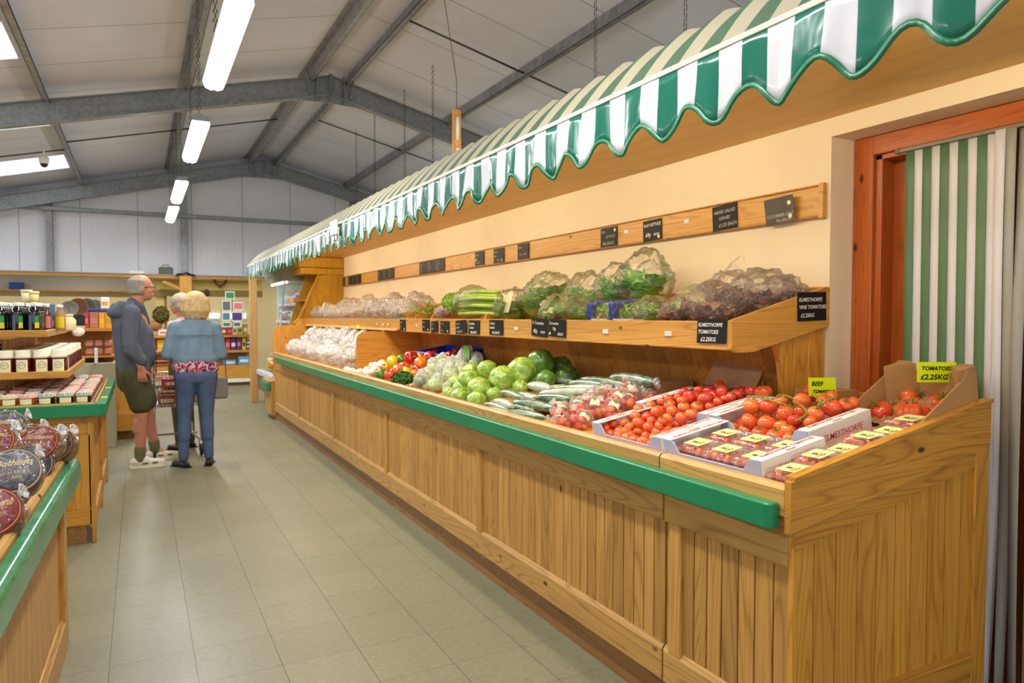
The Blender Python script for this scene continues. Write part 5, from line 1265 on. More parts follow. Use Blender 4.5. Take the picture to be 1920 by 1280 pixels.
# label faces lean toward the aisle and the camera: standing on edge
def face(px, py, z, yaw, lean): return
cl = [('navy_label', 20, 905, .90, 'wrapped fruit cake with a dark navy label and gold writing, nearest the tray lip'),
      ('maroon_label', 84, 848, .88, 'wrapped fruit cake with dark red label in the middle of the heap'),
      ('brown_label', 112, 842, .845, 'wrapped cake at the far end of the bench, beside the end of the green rail'),
      ('maroon_label', -8, 852, .93, 'dark red labelled cake half outside the picture at the left edge'),
      ('brown_label', 52, 838, .875, 'small film wrapped cake standing behind the two red labelled cakes'),
      ('navy_label', 8, 812, .93, 'wrapped cake with dark brown label on top at the far left'),
      ('maroon_label', -14, 985, .82, 'dark red cake low in the tray under the navy labelled cake'),
      ('brown_label', -20, 930, .83, 'cake low in the tray at the left edge of the picture'),
      ('navy_label', 50, 880, .83, 'wrapped cake behind the navy labelled one, beside the wooden lip')]
for i, (m, px, py, z, lab) in enumerate(cl):
    p = atz(px, py, z); cake(m, lab, p+Vector((0,0.02,0)), (1.05+R.uniform(-.15,.15), R.uniform(-.1,.1), R.uniform(-.35,.45)), seed=i+2)
for i in range(7):
    for j in range(3):
        p = LW(-.13-.17*j, -.12-.17*i-(.05*j), .725); cake(('brown_label','maroon_label','navy_label')[(i+j) % 3], 'film wrapped cake in the bottom layer of the left foreground tray', p, (.35, 0, R.uniform(0,.8)), seed=i+j)['group'] = 'cakes in the bottom layer'

# ------------------------------------------------------------------ middle gondola with jars
GX, GY = -.255, 4.985
t = thing('display_bench', 'middle island display bench of amber pine with a bright green rail, loaded with jars', 'display bench', (-1.2, 5.9, 0))
mb = MB(); boards_x(mb, GY+.012, -2.4, GX-.09, .14, .72, .12); mb.build('front_boards', M['back_v'], t, world=True)
mb = MB(); mb.box(-2.4, GX-.035, GY, GY+.02, .67, .745, .003); mb.build('top_rail', M['oldpine_x'], t, world=True)
mb = MB(); mb.box(-2.4, GX, GY-.01, GY+.02, .745, .785, .004); mb.build('cover_strip', M['oldpine_x'], t, world=True)
mb = MB(); mb.box(GX-.145, GX-.02, GY, GY+.02, .215, .67, .003); mb.build('stile', M['oldpine_v'], t, world=True)
mb = MB(); mb.box(-.98, -.86, GY, GY+.02, .215, .67, .003); mb.build('stile', M['oldpine_v'], t, world=True)
mb = MB(); mb.box(-2.4, GX-.02, GY, GY+.02, .115, .215, .003); mb.build('bottom_rail', M['oldpine_x'], t, world=True)
mb = MB(); mb.box(-2.4, GX-.05, GY+.012, GY+.03, 0, .115, .002); mb.build('plinth', M['plinth'], t, world=True)
mb = MB(); mb.box(GX-.03, GX-.018, GY, 6.85, .10, .75); mb.build('side_panel', M['oldpine_v'], t, world=True)
for yy in (GY, 5.9, 6.79):
    mb = MB(); mb.box(GX-.02, GX, yy, yy+.07, .0, .75, .003); mb.build('stile', M['oldpine_v'], t, world=True)
mb = MB(); mb.box(GX-.02, GX+.0, GY+.07, 6.86, .10, .20, .003); mb.build('bottom_rail', M['pine_y'], t, world=True)
mb = MB(); mb.box(-2.4, GX, GY, 6.86, .785, .80); mb.build('tray_bed', M['pine_x'], t, world=True)
mb = MB(); mb.box(-2.4, GX+.02, GY-.02, GY, .78, .868, .006); mb.build('tray_lip', M['oldpine_x'], t, world=True)
mb = MB(); mb.box(GX, GX+.02, GY-.02, 6.86, .78, .868, .006); mb.build('tray_lip', M['pine_y'], t, world=True)
mb = MB(); zz = (.788, .862); w = .045
x1 = GX+.022; y1 = GY-.022
pts = [(-2.4, y1-w), (x1+w-.03, y1-w), (x1+w-.009, y1-w+.009), (x1+w, y1-w+.03), (x1+w, 6.86), (x1, 6.86), (x1, y1), (-2.4, y1)]
mb.prism(pts, zz[0], zz[1], 2); o = mb.build('bumper_rail', M['green_rail'], t, world=True); o['label'] = 'bright green plastic bumper rail'; md = o.modifiers.new('b', 'BEVEL'); md.width = .004; md.segments = 2; md.limit_method = 'ANGLE'
for (yy) in (5.25, 5.95):
    mb = MB(); mb.box(x1+.006, x1+w-.004, yy, yy+.06, zz[1]+.001, zz[1]+.003); mb.build('yellow_ticket', M['neon'], t, world=True)
# shelves above the middle bench
t = thing('shelf_unit', 'two tier pine shelf unit standing on the middle island bench', 'shelf', (-1.2, 6.0, .8))
mb = MB(); boards_x(mb, 5.56, -2.4, -.74, .80, 1.24, .11); mb.build('back_boards', M['back_v'], t, world=True)
mb = MB(); boards_y(mb, -.74, 5.56, 6.8, .80, 1.24, .11); mb.build('side_boards', M['back_v'], t, world=True)
mb = MB(); mb.box(-2.4, -.42, 5.27, 6.8, 1.005, 1.022); mb.build('shelf_board', M['oldpine_x'], t, world=True)
mb = MB(); mb.box(-2.4, -.40, 5.25, 5.27, 1.0, 1.045, .004); mb.build('shelf_front', M['oldpine_x'], t, world=True)
mb = MB(); mb.box(-.42, -.40, 5.27, 6.8, 1.0, 1.045, .004); mb.build('shelf_front', M['pine_y'], t, world=True)
mb = MB(); mb.box(-2.4, -.53, 5.32, 6.75, 1.265, 1.285); mb.build('shelf_board', M['oldpine_x'], t, world=True)
mb = MB(); mb.box(-2.4, -.515, 5.30, 5.32, 1.258, 1.302, .004); mb.build('shelf_front', M['oldpine_x'], t, world=True)
mb = MB(); mb.box(-.53, -.515, 5.32, 6.75, 1.258, 1.302, .004); mb.build('shelf_front', M['pine_y'], t, world=True)
# jam jars with gingham caps
def gingham(name, a, b):
    t = NT(name); co = t.coord(); s = t.n('ShaderNodeSeparateXYZ', {0: co})
    f = t.m('ADD', t.m('GREATER_THAN', t.m('FRACT', t.m('MULTIPLY', (s, 0), 140.0)), .5), t.m('GREATER_THAN', t.m('FRACT', t.m('MULTIPLY', (s, 1), 140.0)), .5))
    return t.done(t.bsdf(t.ramp(t.m('MULTIPLY', f, .5), [(.2, a), (.5, tuple((x+y)/2 for x, y in zip(a, b))), (.8, b)]), .8, .1))
W_ = rgb(222,214,204)
caps = {'blue': rgb(70,112,164), 'yellow': rgb(196,172,84), 'pink': rgb(220,84,100), 'green': rgb(44,116,78), 'peach': rgb(222,132,98), 'white': rgb(170,146,130)}
for k, c in caps.items(): M['gingham_'+k] = gingham('gingham_'+k, W_, c)
C3('jam_dark', 40, 16, 14, .1); C3('jam_red', 96, 22, 16, .1); C3('jam_amber', 150, 84, 26, .1)
def jar(n, r, h, cap, capmat, jam, lab, labmat, name='jam_jar'):
    t = thing(name, n, 'jar', (0,0,0))
    mb = MB(); mb.lathe([(r*.92, 0), (r, h*.06), (r, h*.66), (r*.84, h*.78), (r*.84, h*.80)], 14); mb.build('glass', M[jam], t, True)
    mb = MB(); 
    if cap == 'cloth': mb.lathe([(r*1.06, h*.68), (r*.98, h*.77), (r*.92, h*.80), (r*.95, h*.97), (r*.9, h), (0, h)], 18)
    else: mb.lathe([(r*.9, h*.80), (r*.9, h*.98), (r*.85, h), (0, h)], 14)
    mb.build('cap', M[capmat], t, True)
    if lab:
        mb = MB(); n_ = 6; vs = []
        for i in range(n_+1):
            a = -PI/2-.75+1.5*i/n_
            for z in (h*.10, h*.62): vs.append(((r+.0008)*math.cos(a), (r+.0008)*math.sin(a), z))
        mb.add(vs, [(2*i, 2*i+2, 2*i+3, 2*i+1) for i in range(n_)]); mb.build('label', M[labmat], t)
    return t
jj = {}
for k in caps: jj[k] = proto(jar('x', .043, .062, 'cloth', 'gingham_'+k, 'jam_dark' if k in ('green', 'blue') else 'jam_amber', True, 'cream_label'))
JL = {k: 'small jam jar with %s gingham cap on the middle bench tray' % k for k in caps}
row0 = ['green', 'green', 'green', 'pink', 'yellow', 'blue', 'blue', 'peach', 'peach', 'white', 'white', 'pink']
n = 0
for j in range(14):
    for i in range(12):
        x = GX-.055-.095*i; y = GY+.055+j*.118
        if x < -.80 and j > 4: continue
        if x < -.95 and j > 0: continue
        k = row0[i] if j == 0 else R.choice(('peach', 'white', 'peach', 'white', 'pink', 'white', 'peach'))
        g = 'jars with %s gingham caps' % k
        for lv in ((0, 1) if j == 0 or (j > 0 and i < 8) else (0,)):
            if lv == 0 and 0 < j and 0 < i < 8: continue
            if lv == 1 and j > 0: 
                place(jj[k], (x, y, .800+.062), (0, 0, R.uniform(-.3,.3)), JL[k], g, (1, 1, R.uniform(.82, 1.12)))
                continue
            place(jj[k], (x, y, .800+.0625*lv), (0, 0, R.uniform(-.3,.3)), JL[k], g)
# the middle jars stand on a hidden lower layer: a plain riser board
mb = MB(); mb.box(GX-.80, GX-.10, GY+.12, 6.6, .801, .8615); o = mb.build('riser', M['pine_x'], None, world=True); tag(o, 'low wooden riser under the back rows of gingham capped jars', 'riser')
# honey jars on the second shelf
C3('cream_cap', 238, 232, 206, .5)
def emblem(t, r, h, col='grey_print'):
    mb = MB(); n_ = 16; vs = []
    for i in range(n_):
        a = 2*PI*i/n_
        for q in (.021, .0185): vs.append((q*math.cos(a), -math.sqrt(max(0, (r+.0016)**2-(q*math.cos(a))**2)), h*.40+q*math.sin(a)))
    mb.add(vs, [(2*i, 2*i+1, (2*i+3) % (2*n_), (2*i+2) % (2*n_)) for i in range(n_)])
    for s in (-1, 1): mb.add([(0, -r-.0016, h*.36), (s*.003, -r-.0016, h*.40), (s*.013, -r-.0008, h*.48), (s*.008, -r-.0012, h*.41)], [(0,1,2,3) if s > 0 else (3,2,1,0)])
    mb.build('emblem', M[col], t)
C3('grey_print', 96, 104, 104, .6)
hj = jar('x', .044, .155, 'cloth', 'cream_cap', 'jam_red', True, 'cream_label', 'honey_jar'); emblem(hj, .044, .155); hj = proto(hj)
HL = 'tall preserve jar with cream cloth cap and round emblem on the second shelf'
for j in range(13):
    for i in range(5):
        x = -.46-.092*i; y = 5.335+j*.112
        if j > 1 and i > 2: continue
        if i > 3 and j > 0: continue
        place(hj, (x+R.uniform(-.004,.004), y, 1.022), (0, 0, R.uniform(-.25,.25)), HL, 'preserve jars on the second shelf')
# bottles on the top shelf
C3('bottle_dark', 18, 12, 16, .08, coat=.6); C3('bottle_red', 86, 22, 20, .1, coat=.6); C3('label_green', 40, 138, 80); C3('label_yellow', 214, 196, 60); C3('label_slate', 78, 96, 128)
bo = thing('squash_bottle', 'x', 'bottle', (0,0,0))
mb = MB(); mb.lathe([(.034, 0), (.037, .006), (.037, .118), (.033, .138), (.020, .158), (.014, .165), (.014, .172)], 18); mb.build('glass', M['bottle_dark'], bo, True)
mb = MB(); mb.lathe([(.017, .166), (.018, .17), (.018, .188), (.016, .191), (0, .191)], 14); mb.build('cap', M['white_plastic'], bo, True)
def wrap(bo, r, z0, z1, a0, a1, m, nm='label'):
    mb = MB(); n_ = 6; vs = []
    for i in range(n_+1):
        a = a0+(a1-a0)*i/n_
        for z in (z0, z1): vs.append(((r+.0008)*math.cos(a), (r+.0008)*math.sin(a), z))
    mb.add(vs, [(2*i, 2*i+2, 2*i+3, 2*i+1) for i in range(n_)]); mb.build(nm, M[m], bo)
wrap(bo, .037, .064, .105, -1.4, -.7, 'label_green', 'green_label'); wrap(bo, .037, .028, .064, -1.4, -.7, 'label_yellow', 'yellow_label'); wrap(bo, .037, .01, .11, -2.3, -1.85, 'label_slate', 'side_label')
bo = proto(bo)
for j in range(7):
    for i in range(7):
        x = -.590-.088*i; y = 5.375+j*.09
        if j > 2 and i > 3: continue
        place(bo, (x, y, 1.286), (0, 0, R.uniform(-.15,.15)), 'dark squash bottle with white cap and green and yellow label on the top shelf', 'dark bottles on the top shelf')
# tubs on the bottles, sauce bottles and jars to the right
C3('tub_cream', 236, 226, 176, .5); C3('tub_yellow', 226, 212, 130, .5)
for k, (px, py, lab, m) in enumerate([(50, 560, 'taller cream lidded tub standing on top of the bottles', 'tub_cream'), (63, 562, 'shorter pale yellow lidded tub on top of the bottles', 'tub_yellow')]):
    p = aty(px, py, 5.60); t = thing('lidded_tub', lab, 'tub', (p.x, p.y, 1.478)); h = .085 if k == 0 else .075
    mb = MB(); mb.lathe([(.026, 0), (.030, h*.82)], 14); mb.build('body', M[m], t, True); mb = MB(); mb.lathe([(.033, h*.8), (.034, h*.98), (.030, h), (0, h)], 14); mb.build('lid', M['tub_cream'], t, True)
def simple_bottle(name, label, cat, loc, r, h, body, cap, lab=None):
    t = thing(name, label, cat, loc); mb = MB(); mb.lathe([(r*.95, 0), (r, h*.03), (r, h*.62), (r*.55, h*.80), (r*.5, h*.86)], 14); mb.build('body', M[body], t, True)
    mb = MB(); mb.lathe([(r*.6, h*.85), (r*.6, h*.99), (0, h)], 12); mb.build('cap', M[cap], t, True)
    if lab: wrap(t, r, h*.12, h*.55, -2.4, -.7, lab)
    return t
C3('slate_blue_box', 76, 126, 152, .6); C3('yellow_print', 224, 200, 40, .5); C3('mustard', 190, 160, 40, .5); C3('orange_pack', 236, 160, 30, .5); C3('purple_pack', 74, 54, 126, .5); C3('red_pack', 196, 52, 60, .5); C3('pink_print', 214, 120, 130, .5); C3('light_blue_pack', 90, 160, 210, .5); C3('violet_pack', 96, 40, 120, .5); C3('tan_pack', 176, 122, 82, .6)
P = aty(98, 618, 6.0); t = thing('tall_pack', 'slate blue upright pack on the top shelf right of the bottles', 'pack', (P.x, 6.0, 1.286)); mb = MB(); mb.box(-.018, .018, -.03, .03, 0, .19, .003); mb.build('carton', M['slate_blue_box'], t); mb = MB(); mb.box(-.012, .012, -.0305, -.03, .03, .07); mb.build('label', M['white_plastic'], t)
simple_bottle('sauce_jar', 'jar with black and yellow label and white lid on the top shelf end', 'jar', (aty(113,618,5.9).x, 5.9, 1.286), .034, .185, 'tan_pack', 'white_plastic', 'yellow_print')
simple_bottle('cordial_bottle', 'reddish bottle with colourful label at the end of the bottle rows', 'bottle', (-.555, 5.72, 1.286), .03, .19, 'bottle_red', 'white_plastic', 'pink_print')
simple_bottle('small_jar', 'small pale jar behind the black and yellow labelled jar', 'jar', (aty(131,618,6.3).x, 6.3, 1.286), .042, .12, 'tub_cream', 'tub_cream')
simple_bottle('dark_bottle', 'dark bottle with cream label at the left edge on the second shelf', 'bottle', (aty(-3,697,5.34).x, 5.34, 1.022), .035, .20, 'bottle_dark', 'black', 'cream_label')
p = aty(147, 622, 6.6); t = thing('piggy_ornament', 'round white and pink ornament on the far end of the shelf', 'ornament', (p.x, 6.6, 1.23)); mb = MB(); mb.ball((0,0,.035), .045, .03, .036, nu=14, nv=10); mb.build('body', M['mushroom'], t, True); mb = MB(); mb.ball((-.035,0,.03), .012, .01, .03, nu=8, nv=6); mb.build('red_side', M['red_pack'], t, True)
# ------------------------------------------------------------------ back of the shop
mb = MB(); mb.box(XL, XR, 19.1, 19.2, 0, 2.6); struct(mb.build('wall_back', C3('pale_cream_wall', 232, 216, 172, .8)))
mb = MB(); mb.box(XL, .30, 19.06, 19.098, 1.985, 2.6); struct(mb.build('trim_15', C3('grey_upper_wall', 176, 170, 164, .8)))
mb = MB(); mb.box(XL, .30, 18.9, 19.06, 1.955, 1.985); struct(mb.build('trim_16', M['oldpine_x']))
mb = MB(); mb.box(XL, XR, 16.4, 19.1, 2.6, 2.65); struct(mb.build('ceiling', C3('back_ceiling', 214, 208, 196, .8)))
for x in (-3.5, -1.0, 1.5, 4.0):
    li = bpy.data.lights.new('lamp', 'AREA'); li.size = 1.2; li.size_y = .2; li.shape = 'RECTANGLE'; li.energy = 22; li.color = (1, .95, .8)
    t = thing('tube_light', 'ceiling light of the back shop behind the timber beam', 'tube light', (x, 17.9, 2.53), 0, 'back shop lights')
    mb = MB(); mb.box(-.65, .65, -.1, .1, .02, .07); mb.build('housing', M['fixture'], t); lo = bpy.data.objects.new('lamp', li); COL.objects.link(lo); lo.parent = t
t = thing('timber_beam', 'long timber beam across the back of the shop at head height', 'beam', (-1, 15.7, 2.13))
mb = MB(); mb.box(-6, 2.35, 15.62, 15.78, 2.145, 2.205, .004); mb.build('beam', M['oldpine_x'], t, world=True)
mb = MB(); mb.box(-6, 2.35, 15.6, 16.3, 2.205, 2.225, .002); mb.build('ledge', C3('grey_ledge', 150, 146, 146, .6), t, world=True)
t = thing('timber_post', 'square orange timber post holding the beam behind the shoppers', 'post', (.83, 15.65, 0))
mb = MB(); mb.box(.72, .945, 15.55, 15.75, 0, 2.20, .006); mb.build('post', M['end_v'], t, world=True)
mb = MB(); mb.prism([(.45, 2.10), (.72, 1.98), (.72, 1.91), (.40, 2.06)], 15.6, 15.7, 1); mb.build('brace', M['oldpine_x'], t, world=True)
mb = MB(); 
def cl_(u, v): return (.66+.34*u+.02*math.sin(v*9), 15.5+.28*v, 2.262-.05*abs(2*u-1)**2+.01*math.sin(u*14))
mb.grid(cl_, 12, 4); o = mb.build('black_cloth', M['black'], None, True, world=True); tag(o, 'black cloth draped on top of the timber post', 'cloth'); md = o.modifiers.new('s', 'SOLIDIFY'); md.thickness = .02
t = thing('grey_case', 'dark grey green case standing on the beam ledge left of the post', 'case', (.49, 15.85, 2.226))
mb = MB(); mb.box(-.13, .13, -.08, .08, 0, .15, .02); mb.build('case', C3('olive_grey_case', 92, 96, 86, .6), t); mb = MB(); mb.tube([(-.06,0,.15),(-.06,0,.19),(.06,0,.19),(.06,0,.15)], .008, 6); mb.build('handle', M['black'], t, True)
mb = MB(); mb.box(-.17, .10, 15.82, 15.9, 2.226, 2.29, .01); o = mb.build('white_box', M['white_plastic'], None, world=True); tag(o, 'low white box on the beam ledge above the man', 'box')
mb = MB(); mb.box(.27, 2.35, 16.0, 16.04, 1.935, 2.145); o = mb.build('fascia_board', C3('yellow_fascia', 222, 200, 112, .7), None, world=True); tag(o, 'pale yellow fascia board under the beam on the right of the back shop', 'fascia')
mb = MB(); mb.box(.27, 2.35, 15.96, 16.06, 1.80, 1.932, .004); o = mb.build('olive_beam', C3('olive_wood', 130, 108, 38, .5), None, world=True); tag(o, 'dark olive horizontal beam below the yellow fascia', 'beam')
mb = MB(); mb.box(.30, .46, 16.1, 16.14, 0, 1.80); o = mb.build('wall_panel', C3('cream_panel', 226, 206, 134, .7), None, world=True); tag(o, 'narrow cream wall panel right of the man\'s face', 'panel')
mb = MB(); mb.box(.46, .50, 16.08, 16.16, 0, 1.80, .003); o = mb.build('olive_post', M['olive_wood'], None, world=True); tag(o, 'thin olive post beside the cream panel', 'post')
for i, (px, py, s, lab) in enumerate([(413, 527, .10, 'woven heart shaped wreath hanging from the yellow fascia')]):
    p = aty(px, py, 15.9); t = thing('heart_wreath', lab, 'wreath', (p.x, 15.9, p.z))
    pts = [(.12*math.sin(a)**3*1.0, 0, -(.0)+.10*(math.cos(a)-.38*math.cos(2*a)-.15*math.cos(3*a))) for a in [2*PI*k/24 for k in range(25)]]
    mb = MB(); mb.tube(pts, .022, 7); mb.build('wreath', C3('brown_wicker', 112, 72, 44, .8), t, True); mb = MB(); mb.tube([(0,0,.05),(0,0,.14)], .003, 4); mb.build('string', M['darksteel'], t)
p = aty(387, 547, 15.9); mb = MB(); mb.box(p.x-.03, p.x+.04, 15.85, 15.95, p.z-.07, p.z+.05, .01); o = mb.build('small_speaker', M['black'], None, world=True); tag(o, 'small dark speaker fixed on the olive beam', 'speaker')
# blue box on the back ledge
mb = MB(); a = aty(17, 529, 18.98); b = aty(45, 544, 18.98); mb.box(a.x, b.x, 18.92, 19.04, 1.987, a.z, .01); o = mb.build('blue_box', C3('blue_box_card', 30, 66, 150, .5), None, world=True); tag(o, 'bright blue box on the far wall ledge at the left', 'box')
# windows of light at the back right
for k, (px, py, w) in enumerate([(402, 592, .12), (444, 592, .22)]):
    p = aty(px, py, 19.05); mb = MB(); mb.box(p.x-w, p.x+w, 19.02, 19.05, p.z-.07, p.z+.07); struct(mb.build('window_%d' % (4+k), M['far_window']))
# far shelf fixture
t = thing('shelf_unit', 'far pine shelf unit against the back of the shop with packets on its shelves', 'shelf', (1.0, 15.5, 0))
mb = MB(); mb.box(-.4, 2.03, 15.66, 15.68, 0, 1.0); mb.build('back_panel', M['oldpine_v'], t, world=True)
for z in (.965, .655):
    mb = MB(); mb.box(-.4, 2.03, 15.30, 15.66, z, z+.05, .004); mb.build('shelf_board', M['oldpine_x'], t, world=True)
mb = MB(); mb.box(-.4, 2.03, 15.22, 15.66, .13, .40, .004); mb.build('base_cabinet', M['oldpine_x'], t, world=True)
mb = MB(); mb.box(-.4, 2.04, 15.18, 15.24, .06, .13, .004); mb.build('white_bumper', M['white_plastic'], t, world=True)
mb = MB(); mb.box(-.4, 2.03, 15.26, 15.6, 0, .06); mb.build('plinth', M['plinth'], t, world=True)
def pack(name, mat, x0, x1, y, z, h, label, cat='packet', d=.12, stripe='cream_label', group=None):
    t = thing(name, label, cat, ((x0+x1)/2, y, z), 0, group); w = abs(x1-x0)
    mb = MB(); mb.box(-w/2, w/2, -d/2, d/2, 0, h, min(.008, w*.1)); mb.build('carton', M[mat], t)
    mb = MB(); mb.box(-w*.36, w*.36, -d/2-.002, -d/2-.0005, h*.3, h*.62); mb.build('label', M[stripe], t); return t
c = 0
for (x0, x1, z, h, mat, lab, st) in [(1.47,1.56,1.015,.15,'red_pack','red packet on the top far shelf beside the woman','cream_label'),(1.57,1.67,1.015,.16,'red_pack','second red packet on the top far shelf, beside a white one','pink_print'),(1.69,1.75,1.015,.17,'carton','white packet between the red packets and yellow bottles','red_pack'),(1.78,1.86,1.015,.19,'yellow_print','yellow pack on the top far shelf nearest the chilled cabinet post','label_green'),(1.88,1.97,1.015,.22,'mustard','mustard coloured pack at the right end of the top far shelf','white_plastic'),
        (1.45,1.53,.705,.25,'red_pack','tall red packet on the middle far shelf, left one','cream_label'),(1.54,1.63,.705,.24,'red_pack','tall red packet on the middle far shelf touching the purple pack','pink_print'),(1.64,1.74,.705,.24,'violet_pack','purple packet on the middle far shelf, left of two','white_plastic'),(1.75,1.84,.705,.25,'violet_pack','purple packet on the middle far shelf, right of two','pink_print'),(1.86,1.93,.705,.25,'yellow_print','yellow packet right of the purple packets','purple_pack'),
        (1.50,1.74,.402,.10,'light_blue_pack','pale blue flat pack on the lowest far shelf','white_plastic'),(1.78,2.0,.402,.17,'light_blue_pack','bright blue white patterned pack on the lowest far shelf','white_plastic'),(.45,.62,.705,.2,'yellow_print','bright yellow pack seen between the man and the woman','mustard'),(.30,.43,.705,.24,'orange_pack','orange yellow pack just right of the man\'s jacket','yellow_print'),(.32,.55,1.015,.12,'carton','white pack on the far shelf between the two shoppers','pink_print')]:
    pack('packet', mat, x0, x1, 15.45, z, h, lab, stripe=st)
t = thing('striped_roll', 'black and white striped stack on the middle far shelf by the wooden post', 'packet', (1.985, 15.45, .705))
for k in range(6): 
    mb = MB(); mb.lathe([(.028, 0), (.03, .01), (.03, .032), (.028, .04)], 12); o = mb.build('tin', M['white_plastic'] if k % 2 else M['grey_print'], t, True); o.location.z = k*.042
# postcard spinner
t = thing('card_rack', 'wire rack of photo greeting cards in front of the back window', 'card rack', (1.65, 15.1, 1.015))
mb = MB(); mb.tube([(0,0,0),(0,0,.82)], .008, 6); mb.tube([(-.2,0,.1),(-.2,0,.7)], .004, 5); mb.tube([(.2,0,.1),(.2,0,.7)], .004, 5)
for z in (.12, .32, .52): mb.tube([(-.2,0,z),(.2,0,z)], .004, 5)
mb.build('frame', M['metal'], t)
for (px0, py0, px1, py1, m) in [(422,546,440,561,'label_green'),(416,563,433,583,'grey_print'),(437,566,456,581,'pink_print'),(416,585,432,601,'slate_blue_box'),(434,584,455,602,'purple_pack'),(417,603,433,613,'label_green'),(437,603,452,613,'grey_print')]:
    a = aty(px0, py0, 15.05)-t.location; b = aty(px1, py1, 15.05)-t.location
    mb = MB(); mb.box(a.x, b.x, -.055, -.050, b.z, a.z); o = mb.build('greeting_card', M['carton'], t)
    mb = MB(); mb.box(a.x+.015, b.x-.015, -.057, -.0552, b.z+.02, a.z-.02); mb.build('picture', M[m], o)
# plants and sundries behind the man's shoulder
o = bush(500, (.14, .1, .16), 21, .03).build('dried_flowers', C3('olive_foliage', 120, 104, 40, .8, var=.4, vscale=20), None); o.location = aty(302, 590, 15.4); tag(o, 'bunch of olive and brown dried foliage right of the man', 'dried flowers')
p = aty(289, 590, 15.45); mb = MB(); mb.lathe([(.05, 0), (.12, .05), (.14, .14), (.08, .2), (0, .21)], 14, M=Matrix.Translation((p.x, 15.45, 1.1))); o = mb.build('loaf_basket', C3('bread_brown', 170, 112, 62, .8), None, True, world=True); tag(o, 'round brown loaf shape on the far shelf behind the man', 'bread')
# display island behind the middle bench
t = thing('shelf_unit', 'pine shelf bay of boxes and eggs behind the middle bench, left of the man', 'shelf', (-.5, 8.8, 0))
mb = MB(); mb.box(-1.1, -.24, 8.60, 9.0, 1.232, 1.262, .004); mb.build('shelf_board', M['oldpine_x'], t, world=True)
mb = MB(); mb.box(-1.1, -.24, 8.98, 9.0, .9, 1.232); mb.build('back_panel', M['back_v'], t, world=True)
mb = MB(); mb.box(-1.1, -.24, 8.60, 9.0, .955, .975); mb.build('shelf_board', M['oldpine_x'], t, world=True)
mb = MB(); mb.box(-1.1, -.24, 8.55, 9.0, 0, .90, .005); mb.build('base', C3('beige_panel', 176, 168, 140, .7), t, world=True)
mb = MB(); mb.box(-.42, -.39, 8.52, 8.545, .90, 1.06, .002); mb.build('white_divider', M['white_plastic'], t, world=True)
for (px0, px1, h, mat, lab, st) in [(160,167,.17,'red_pack','red box end on the shelf bay, leftmost of its row','pink_print'),(168,185,.17,'tan_pack','brown and pink patterned box left of the orange packs','pink_print'),(186,197,.165,'orange_pack','orange pack, left of the two behind the man','yellow_print'),(198,209,.165,'orange_pack','orange pack touching the man\'s back','mustard')]:
    a = aty(px0, 612, 8.7); b = aty(px1, 612, 8.7); pack('carton_pack', mat, a.x, b.x, 8.72, 1.263, h, lab, stripe=st)
for (px0, px1, z, h, lab) in [(165,186,1.4365,.035,'flat purple box lying on the patterned box'),(187,208,1.4315,.035,'flat purple box lying on the orange packs')]:
    a = aty(px0, 600, 8.7); b = aty(px1, 600, 8.7); pack('flat_box', 'purple_pack', a.x, b.x, 8.72, z, h, lab, stripe='violet_pack')
a = aty(189, 583, 8.7); b = aty(205, 583, 8.7); pack('upright_tin', 'white_plastic', a.x, b.x, 8.72, 1.468, .125, 'upright white, purple and orange tin standing above the orange packs', stripe='orange_pack', d=.07)
for k in range(6):
    x = -.30-.085*(k % 3); z = .976+.085*(k//3)
    t = thing('egg_box', 'pinkish brown egg box on the lower shelf of the bay behind the middle bench', 'egg box', (x, 8.72, z), 0, 'egg boxes'); mb = MB(); mb.box(-.040, .040, -.06, .06, 0, .075, .018); mb.build('body', M['tan_pack'], t); mb = MB(); mb.box(-.03, .03, -.062, -.0605, .02, .05); mb.build('label', M['pink_print'], t)
t = thing('display_bench', 'amber pine display bench end beyond the middle bench, beside the man\'s legs', 'display bench', (-.6, 9.0, 0))
mb = MB(); mb.box(-2.2, -.05, 9.05, 10.6, .10, .88, .004); mb.build('body', M['end_v'], t, world=True); mb = MB(); mb.box(-2.2, -.03, 9.02, 9.05, .10, .30, .004); mb.box(-2.2, -.03, 9.0, 10.62, .88, .92, .004); mb.build('rails', M['end_x'], t, world=True); mb = MB(); mb.box(-2.2, -.1, 9.08, 10.5, 0, .10); mb.build('plinth', M['plinth'], t, world=True)
# grey pots and baskets far left
for k, (px, py, r, m, lab) in enumerate([(131,580,.13,'grey_bag','round grey hat shaped basket, leftmost of the row'),(147,577,.15,'brown_wicker','brown round basket leaning second in the row'),(163,576,.14,'olive_grey_case','round green grey basket in the middle of the row'),(178,577,.13,'grey_bag','round grey basket at the right end of the row'),(140,588,.10,'violet_pack','purple brown bowl in front of the round baskets')]):
    p = aty(px, py, 13.8); t = thing('round_basket', lab, 'basket', (p.x, 13.8+.05*k, p.z)); t.rotation_euler = (PI/2-.2, 0, 0)
    mb = MB(); mb.lathe([(r*.3, 0), (r*.8, .03), (r, .09), (r*.95, .09), (r*.75, .05), (0, .04)], 20); mb.build('body', M[m], t, True)
mb = MB(); a = aty(140, 590, 13.3); b = aty(166, 610, 13.3); mb.box(a.x, b.x, 13.2, 13.5, b.z, a.z, .02); o = mb.build('black_crate', M['black'], None, world=True); tag(o, 'black and dark green crate below the round baskets', 'crate')
t = thing('display_table', 'long low pine table under the round baskets in the far left of the shop', 'table', (-1.5, 13.8, 0)); mb = MB(); mb.box(-3.2, -.55, 13.1, 14.2, 1.16, 1.20, .004); mb.build('top', M['oldpine_x'], t, world=True); mb = MB(); mb.box(-3.1, -.65, 13.2, 14.1, 0, 1.16); mb.build('base', M['back_v'], t, world=True)

